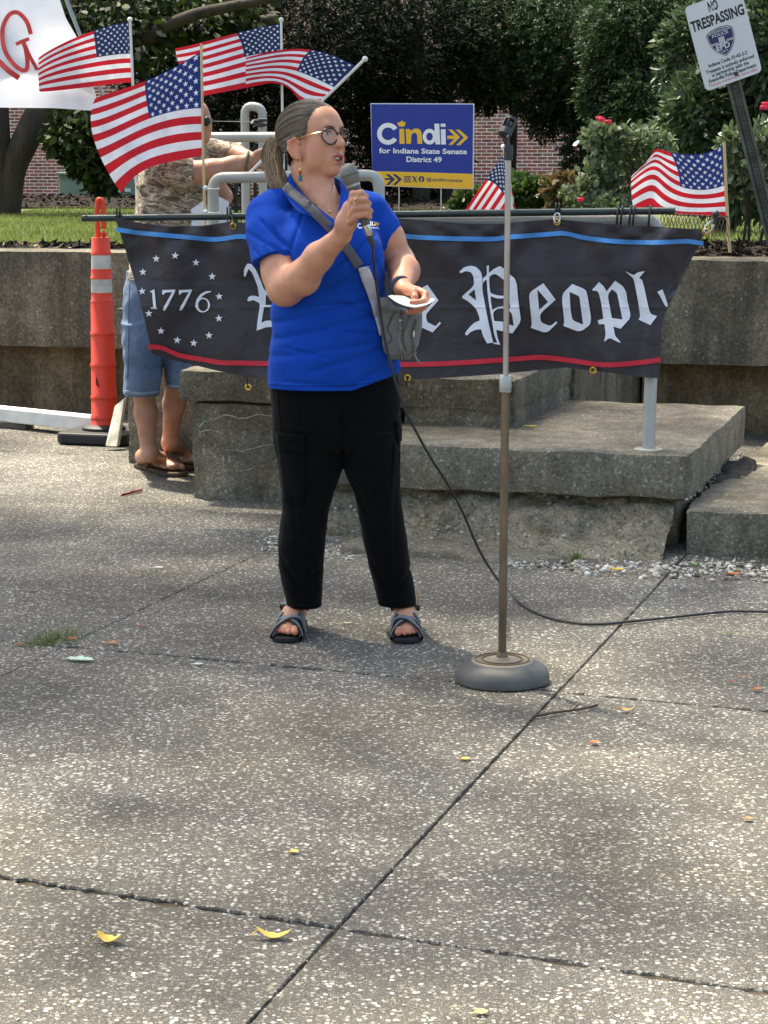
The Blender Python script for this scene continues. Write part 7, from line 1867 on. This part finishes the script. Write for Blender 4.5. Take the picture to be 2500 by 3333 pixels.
# crossbody bag with strap
BAGM = fabric('bag_grey', S(112, 112, 110), .6, .5, 26, .1, 500); BAGD = fabric('bag_grey_dark', S(84, 84, 82), .7, .3, 40, .1, 500); STRAPM = fabric('strap_grey', S(88, 86, 90), .55, .1, 20, .3, 900); STRAPL = mat('strap_satin', S(176, 174, 182), .4, var=.06)
bag = thing('crossbody_bag', 'grey crossbody bag with zips hanging at the woman\'s left hip', 'bag', Vector(wp(1300, 1150, -.1)))
Q_ = Vol(wp(1210, 1200, -.22), wp(1410, 930, .06), .0036)
bsec = lambda y, xl, xr, ry, dy: (wp(0, y)[2], (wp(xl, y)[0] + wp(xr, y)[0]) / 2, WY + dy, (wp(xr, y)[0] - wp(xl, y)[0]) / 2, ry)
Q_.loft([bsec(958, 1233, 1256, .02, -.13), bsec(985, 1232, 1285, .03, -.13), bsec(1010, 1234, 1372, .042, -.115), bsec(1060, 1240, 1370, .052, -.11), bsec(1110, 1249, 1358, .055, -.11), bsec(1140, 1256, 1342, .048, -.105), bsec(1158, 1270, 1330, .028, -.10)], .012, power=2.6, yaw=rad(-12))
def bfold(V, N): return .0012 * np.sin((V[:, 0] - V[:, 2] * .5) * 120) + .0022 * vnoise(V, 34, 2.0)
bgo, BV, BQ, BBVH = bodyobj('pouch', Q_, BAGM, bag, disp=bfold, it=3)
def brib(name, path, w, m, lift=.003, th=.002): return ribbon(name, path, w, m, bag, BBVH, lift, 8, th)
brib('panel_seam', [(1286, 1010), (1272, 1040), (1262, 1072), (1275, 1100), (1262, 1120)], 1.5, BAGD); brib('zip', [(1304, 1012), (1306, 1040), (1304, 1060)], 4, BAGD); brib('zip', [(1352, 1040), (1346, 1070), (1340, 1095)], 3.5, BAGD); brib('panel_seam', [(1336, 1020), (1322, 1055), (1312, 1090), (1318, 1140)], 1.5, BAGD)
CORDM = mat('pull_cord', S(112, 111, 108), .7)
def cord(pts, r=.0032):
    P_ = [hit(BBVH, x, y, .006) or Vector(wp(x, y, -.16)) for x, y in pts]; mb = MB(); mb.tube(catmull(P_, 5), r, 7); mb.build('zip_pull_cord', CORDM, bag, smooth=True)
cord([(1303, 1045), (1304, 1072), (1303, 1095), (1301, 1112)]); cord([(1301, 1112), (1306, 1140), (1309, 1165)]); cord([(1301, 1112), (1312, 1138), (1318, 1163)]); cord([(1342, 1098), (1346, 1120), (1344, 1146)]); cord([(1344, 1146), (1354, 1165), (1368, 1184)])
for x, y in ((1304, 1070), (1300, 1112), (1344, 1145)): mb = MB(); q = hit(BBVH, x, y, .006) or Vector(wp(x, y, -.16)); mb.sphere(q, (.0075, .005, .004), 10, 6); mb.build('knot', CORDM, bag, smooth=True)
for x, y in ((1344, 1085), (1303, 1050)): mb = MB(); q = hit(BBVH, x, y, .005) or Vector(wp(x, y, -.16)); mb.box(q, Vector((.003, 0, 0)), Vector((0, .0012, 0)), Vector((0, 0, .009))); mb.build('zip_tab', CHROME, bag)
ribbon('strap', [(930, 608), (955, 632), (985, 658), (1020, 690), (1060, 730), (1100, 772), (1140, 824), (1168, 866)], 15, STRAPM, bag, PBVH2, .005, 8, .003, None, True)
ribbon('strap', [(1180, 866), (1200, 930), (1224, 1010), (1240, 1090)], 16, STRAPL, bag, PBVH, .009, 8, .003, [18, 17, 15, 10])
ribbon('strap_buckle', [(1002, 668), (1018, 688)], 18, STRAPM, bag, PBVH2, .011, 6, .004, None, True)
# ------------------------------------------------------------------ the man behind the steps
MY = 9.74; KM = 1 / 708.0
def mp_(px, py, dy=0.0): return np.array(AT(px, py, MY + dy))
mf = mp_(520, 1555); man = thing('person', 'man in camouflage shirt, denim shorts and flip flops working behind the flag', 'person', (mf[0], MY, 0))
MB2 = Vol(np.array([mp_(380, 900)[0], MY - .42, -.01]), np.array([mp_(900, 500)[0], MY + .35, mp_(640, 310)[2] + .02]), .0046)
mh = lambda x, z, y=0.0: mp_(628 + x, 400 - z, y)            # head: profile to the right, px units
MB2.ell(mh(-10, 18), (.092, .078, .092), None, .02); MB2.ell(mh(8, -20), (.075, .066, .075), None, .03); MB2.ell(mh(14, -48), (.052, .05, .034), None, .02)
MB2.cone(mh(38, 4), mh(47, -14), .010, .014, .012); MB2.cone(mh(34, -32), mh(37, -36), .014, .013, .008); MB2.ell(mh(32, -55), (.02, .022, .02), None, .015)
MB2.cone(mh(-8, -40), mp_(600, 500, .02), .058, .066, .03)
MB2.loft([(mp_(0, 500)[2], mp_(575, 0)[0], MY, .12, .09), (mp_(0, 560)[2], mp_(550, 0)[0], MY, .15, .11), (mp_(0, 700)[2], mp_(535, 0)[0], MY, .15, .13), (mp_(0, 860)[2], mp_(510, 0)[0], MY, .14, .13), (mp_(0, 960)[2], mp_(505, 0)[0], MY, .13, .12)], .03)
# near arm stretched forward to the rail
MB2.chain([mp_(545, 540, -.16), mp_(600, 566, -.2), mp_(690, 556, -.2), mp_(760, 540, -.2), mp_(812, 526, -.2)], [.062, .058, .050, .042, .033], .02)
MB2.cone(mp_(812, 526, -.2), mp_(845, 520, -.2), .034, .042, .015, flat=((0, 1, 0), .8))
for k, (x, y) in enumerate(((846, 496), (858, 508), (864, 524), (860, 540))): MB2.chain([mp_(838 - k * 2, 500 + k * 12, -.22), mp_(x, y, -.245), mp_(x + 2, y + 12, -.215)], [.016, .015, .012], .008)
MB2.chain([mp_(836, 500, -.18), mp_(858, 492, -.17), mp_(872, 486, -.17)], [.016, .014, .011], .008)
# far arm, hand below the rail with papers
MB2.chain([mp_(620, 520, .14), mp_(690, 500, .12), mp_(770, 505, .06), mp_(820, 520, -.05)], [.055, .05, .045, .034], .02)
MB2.chain([mp_(640, 600, .0), mp_(715, 620, -.05), mp_(735, 640, -.06)], [.045, .036, .034], .02)
for k in range(4): MB2.chain([mp_(728 + k * 2, 625 + k * 7, -.08), mp_(742, 640 + k * 6, -.09), mp_(738, 655 + k * 3, -.1)], [.013, .012, .010], .006)
# legs and feet
def mleg(hip, knee, ankle, heel, toe, side):
    MB2.chain([mp_(*hip), mp_(*knee), (mp_(*knee) * .62 + mp_(*ankle) * .38) + np.array([0, .015, 0]), mp_(*ankle)], [.08, .050, .051, .034], .025)
    heel, toe = np.array(heel, float), np.array(toe, float); d = toe - heel; d /= np.linalg.norm(d); e = np.array([-d[1], d[0], 0]) * side
    MB2.cone(mp_(*ankle), heel + [0, 0, .045], .036, .035, .02); MB2.cone(heel + [0, 0, .045], heel * .4 + toe * .6 + [0, 0, .048], .036, .036, .02); MB2.cone(mp_(*ankle) + d * .02, heel * .4 + toe * .6 + [0, 0, .052], .034, .03, .025)
    MB2.cone(heel * .4 + toe * .6 + [0, 0, .045], toe - d * .03 + [0, 0, .034], .042, .034, .02, flat=((0, 0, 1), .6))
    for o_, L_, r_ in ((.03, .010, .0145), (.008, .006, .011), (-.009, -.002, .0105), (-.024, -.012, .010), (-.036, -.024, .0095)):
        t = toe + e * o_ + d * (L_ - .012); MB2.chain([t - d * .04 + [0, 0, .033], t + [0, 0, .030]], [r_, r_], .004)
hA, tA = np.array(G(470, 1530)) + [-.01, .05, .012], np.array(G(575, 1552)) + [0, .01, .012]
hB, tB = np.array(G(545, 1500)) + [0, .05, .012], np.array(G(632, 1532)) + [0, .02, .012]
mleg((470, 1000, -.03), (468, 1270, -.03), (484, 1475, .0), hA, tA, 1); mleg((560, 1000, .05), (575, 1240, .05), (552, 1440, .18), hB, tB, 1)
MSKIN = skin_mat('man_skin', S(172, 128, 106), False)
mbody, MV, MQ, MBVH = bodyobj('body', MB2, MSKIN, man)
# camouflage shirt
def camo():
    m, nt, b, new, link = nodes('camouflage'); vec = coords(nt, (1, 1, 2.6)); n1 = tex(nt, 'Noise', 7, 3, vec, Distortion=2.2); n2 = tex(nt, 'Noise', 11, 3, vec, Distortion=2.5)
    r = ramp(nt, [(0, S(84, 74, 64)), (.44, S(124, 110, 94)), (.52, S(164, 150, 130)), (.62, S(96, 84, 72))], 'CONSTANT'); link(n1.outputs['Fac'], r.inputs[0])
    k = ramp(nt, [(.575, 0), (.59, 1), (.62, 1), (.635, 0)]); link(n2.outputs['Fac'], k.inputs[0]); c = mixc(nt, k.outputs[0], r.outputs[0], S(206, 198, 180)); link(c, b.inputs['Base Color']); b.inputs['Roughness'].default_value = .85
    bump(nt, b, tex(nt, 'Noise', 14, 5, coords(nt)).outputs['Fac'], .3, .01); return m
CAMO = camo()
Z = Vol(np.array([mp_(420, 900)[0], MY - .33, mp_(0, 935)[2]]), np.array([mp_(840, 400)[0], MY + .3, mp_(0, 440)[2]]), .0055)
Z.loft([(mp_(0, 480)[2], mp_(590, 0)[0], MY + .01, .10, .10), (mp_(0, 520)[2], mp_(565, 0)[0], MY, .15, .13), (mp_(0, 600)[2], mp_(552, 0)[0], MY, .165, .155), (mp_(0, 700)[2], mp_(545, 0)[0], MY, .162, .17), (mp_(0, 800)[2], mp_(530, 0)[0], MY, .158, .17), (mp_(0, 880)[2], mp_(515, 0)[0], MY, .160, .172), (mp_(0, 912)[2], mp_(513, 0)[0], MY, .162, .178)], .03)
Z.chain([mp_(530, 520, -.12), mp_(560, 545, -.18), mp_(596, 562, -.2)], [.075, .078, .076], .03)
Z.chain([mp_(600, 505, .13), mp_(690, 496, .12), mp_(765, 503, .07)], [.07, .058, .052], .03)
Z.chain([mp_(610, 470, .0), mp_(628, 472, 0)], [.068, .06], .02)
def zf(V, N): return .004 * vnoise(V, 22, 1.0) + .002 * vnoise(V, 50, 4.0)
bodyobj('camouflage_shirt', Z, CAMO, man, disp=zf, it=3)
def denim():
    m, nt, b, new, link = nodes('denim'); vec = coords(nt); n1 = tex(nt, 'Noise', 5, 6, vec, Distortion=.6); n2 = tex(nt, 'Noise', 420, 2, coords(nt, (1, 1, .15)))
    r = ramp(nt, [(.3, S(70, 88, 116)), (.55, S(98, 116, 142)), (.75, S(136, 150, 170))]); link(n1.outputs['Fac'], r.inputs[0]); k = ramp(nt, [(.35, .72), (.65, 1.15)]); link(n2.outputs['Fac'], k.inputs[0])
    link(mixc(nt, 1.0, r.outputs[0], k.outputs[0], 'MULTIPLY'), b.inputs['Base Color']); b.inputs['Roughness'].default_value = .9; p = bump(nt, b, n1.outputs['Fac'], .5, .012); bump(nt, b, n2.outputs['Fac'], .3, .001, p); return m
DENIM = denim()
D_ = Vol(np.array([mp_(380, 900)[0], MY - .28, mp_(0, 1300)[2]]), np.array([mp_(660, 900)[0], MY + .3, mp_(0, 850)[2] + .02]), .0055)
ms_ = lambda y, xl, xr, ry, dy=0.0: (mp_(0, y)[2], (mp_(xl, y)[0] + mp_(xr, y)[0]) / 2, MY + dy, (mp_(xr, y)[0] - mp_(xl, y)[0]) / 2, ry)
D_.loft([ms_(880, 414, 620, .15), ms_(950, 401, 625, .17), ms_(1060, 402, 625, .165), ms_(1110, 404, 620, .15)], .03)
D_.loft([ms_(1050, 402, 530, .13, -.03), ms_(1180, 404, 532, .13, -.03), ms_(1240, 404, 527, .125, -.03), ms_(1282, 408, 522, .118, -.03)], .03); D_.loft([ms_(1050, 515, 625, .12, .05), ms_(1180, 532, 622, .115, .05), ms_(1262, 542, 618, .11, .05)], .02)
def df(V, N): return .007 * vnoise(V, 17, 2.0) + .004 * vnoise(V, 42, 6.0)
den, DV, DQ, DBVH = bodyobj('denim_shorts', D_, DENIM, man, disp=df, it=3)
HEM = fabric('denim_hem', S(124, 138, 160), .9, .2, 30, .1)
def mrib(name, path, w, m, lift=.003, th=.003): return ribbon(name, path, w, m, man, DBVH, lift, 8, th)
mrib('hem', [(408, 1274), (440, 1279), (480, 1280), (518, 1274)], 5, HEM); mrib('hem', [(546, 1255), (580, 1258), (604, 1256)], 5, HEM); mrib('side_seam', [(424, 900), (420, 980), (418, 1100), (416, 1230)], 0.8, DENIM, .0012); 
# sunglasses, bracelet
SG_ = mat('dark_lens', S(34, 38, 40), .12, .2, var=.05)
sgl = bpy.data.objects.new('sunglasses', None); COL.objects.link(sgl); sgl.parent = man; ORG[sgl.name] = org(man)
mb = MB(); mb.sphere(mh(46, 6, -.055), (.018, .03, .024), 14, 10); mb.build('lens', SG_, sgl, smooth=True); mb = MB(); mb.sphere(mh(50, 6, .03), (.014, .03, .022), 14, 10); mb.build('lens', SG_, sgl, smooth=True)
mb = MB(); mb.tube([mh(46, 14, -.08), mh(20, 12, -.085), mh(-10, 10, -.085)], .003, 6); mb.build('temple_arm', BLKPL, sgl)
c = Vector(mp_(806, 527, -.2)); axb = Vector((.93, 0, .12)).normalized(); mb = MB(); mb.tube([c + Vector((0, .042 * cos(a), .042 * sin(a))) + axb * .004 * sin(a) for a in np.linspace(0, 2 * pi, 21)], .006, 8, caps=False); mb.build('bracelet', mat('bracelet_olive', S(104, 100, 66), .6), man, smooth=True)
# hair fringe at the back of the head
mb = MB(); mb.sphere(mh(-14, 18), (.095, .082, .094), 20, 14); mb.build('hair', mat('grey_hair', S(150, 146, 140), .8, var=.2, scale=60), man, smooth=True)
# flip flops
FLIP = mat('flip_flop', S(104, 78, 58), .75, var=.15, scale=30, bmp=.2); FSOL = mat('flip_sole', S(74, 58, 46), .85, var=.2, scale=30)
def flip(heel, toe, side):
    f_ = bpy.data.objects.new('flip_flop', None); COL.objects.link(f_); f_.parent = man; ORG[f_.name] = org(man)
    heel, toe = Vector(heel), Vector(toe); d = toe - heel; d.z = 0; L = d.length; d.normalize(); e = Vector((-d.y, d.x, 0)) * side; out = ((-.16, .016), (-.10, .036), (.1, .040), (.4, .040), (.7, .050), (.95, .052), (1.08, .040), (1.14, .014))
    loop = [heel + d * L * t + e * w for t, w in out] + [heel + d * L * t - e * w for t, w in out[::-1]]
    for p in loop: p.z = .003
    mb = MB(); mb.prism(loop, ZD * .02); mb.build('sole', FSOL, f_, bevel=.005)
    for s_ in (-1, 1):
        P_ = []
        for t, o_, z in ((.90, .022, .045), (.78, .018 + s_ * .012, .070), (.60, s_ * .036, .072), (.42, s_ * .044, .045), (.34, s_ * .044, .02)): q = heel + d * L * t + e * o_; q.z = z; P_.append(q)
        P_ = catmull(P_, 5); mb = MB(); mb.tube(P_, .010, 8, flat=(ZD, .5)); mb.build('strap', FLIP, f_, smooth=True)
flip(hA, tA, 1); flip(hB, tB, 1)
# papers in his hand
PAP = mat('paper', S(226, 227, 236), .7, var=.02)
def paper(label, quad, dy):
    P_ = [Vector(mp_(x, y, dy + o_)) for x, y, o_ in quad]; c = sum(P_, Vector()) / 4; n = 6; vs = []
    for i in range(n + 1):
        for j in range(n + 1):
            a, b = i / n, j / n; p = (P_[0] * (1 - a) + P_[1] * a) * (1 - b) + (P_[3] * (1 - a) + P_[2] * a) * b; vs.append(p + Vector((0, .012 * sin(a * 3), 0)))
    fs = [(i * (n + 1) + j, i * (n + 1) + j + 1, (i + 1) * (n + 1) + j + 1, (i + 1) * (n + 1) + j) for i in range(n) for j in range(n)]
    o = obj('paper_sheet', vs, fs, PAP, smooth=True, origin=c); md = o.modifiers.new('t', 'SOLIDIFY'); md.thickness = .001
    tag(o, label, 'paper', 'white papers held by the man')
paper('white printed paper left of the rail post, held by the man', [(622, 682, 0), (668, 648, 0), (682, 738, 0), (624, 742, 0)], -.25)
paper('white paper right of the rail post, held by the man', [(712, 640, 0), (744, 655, 0), (748, 728, 0), (706, 736, 0)], -.22)
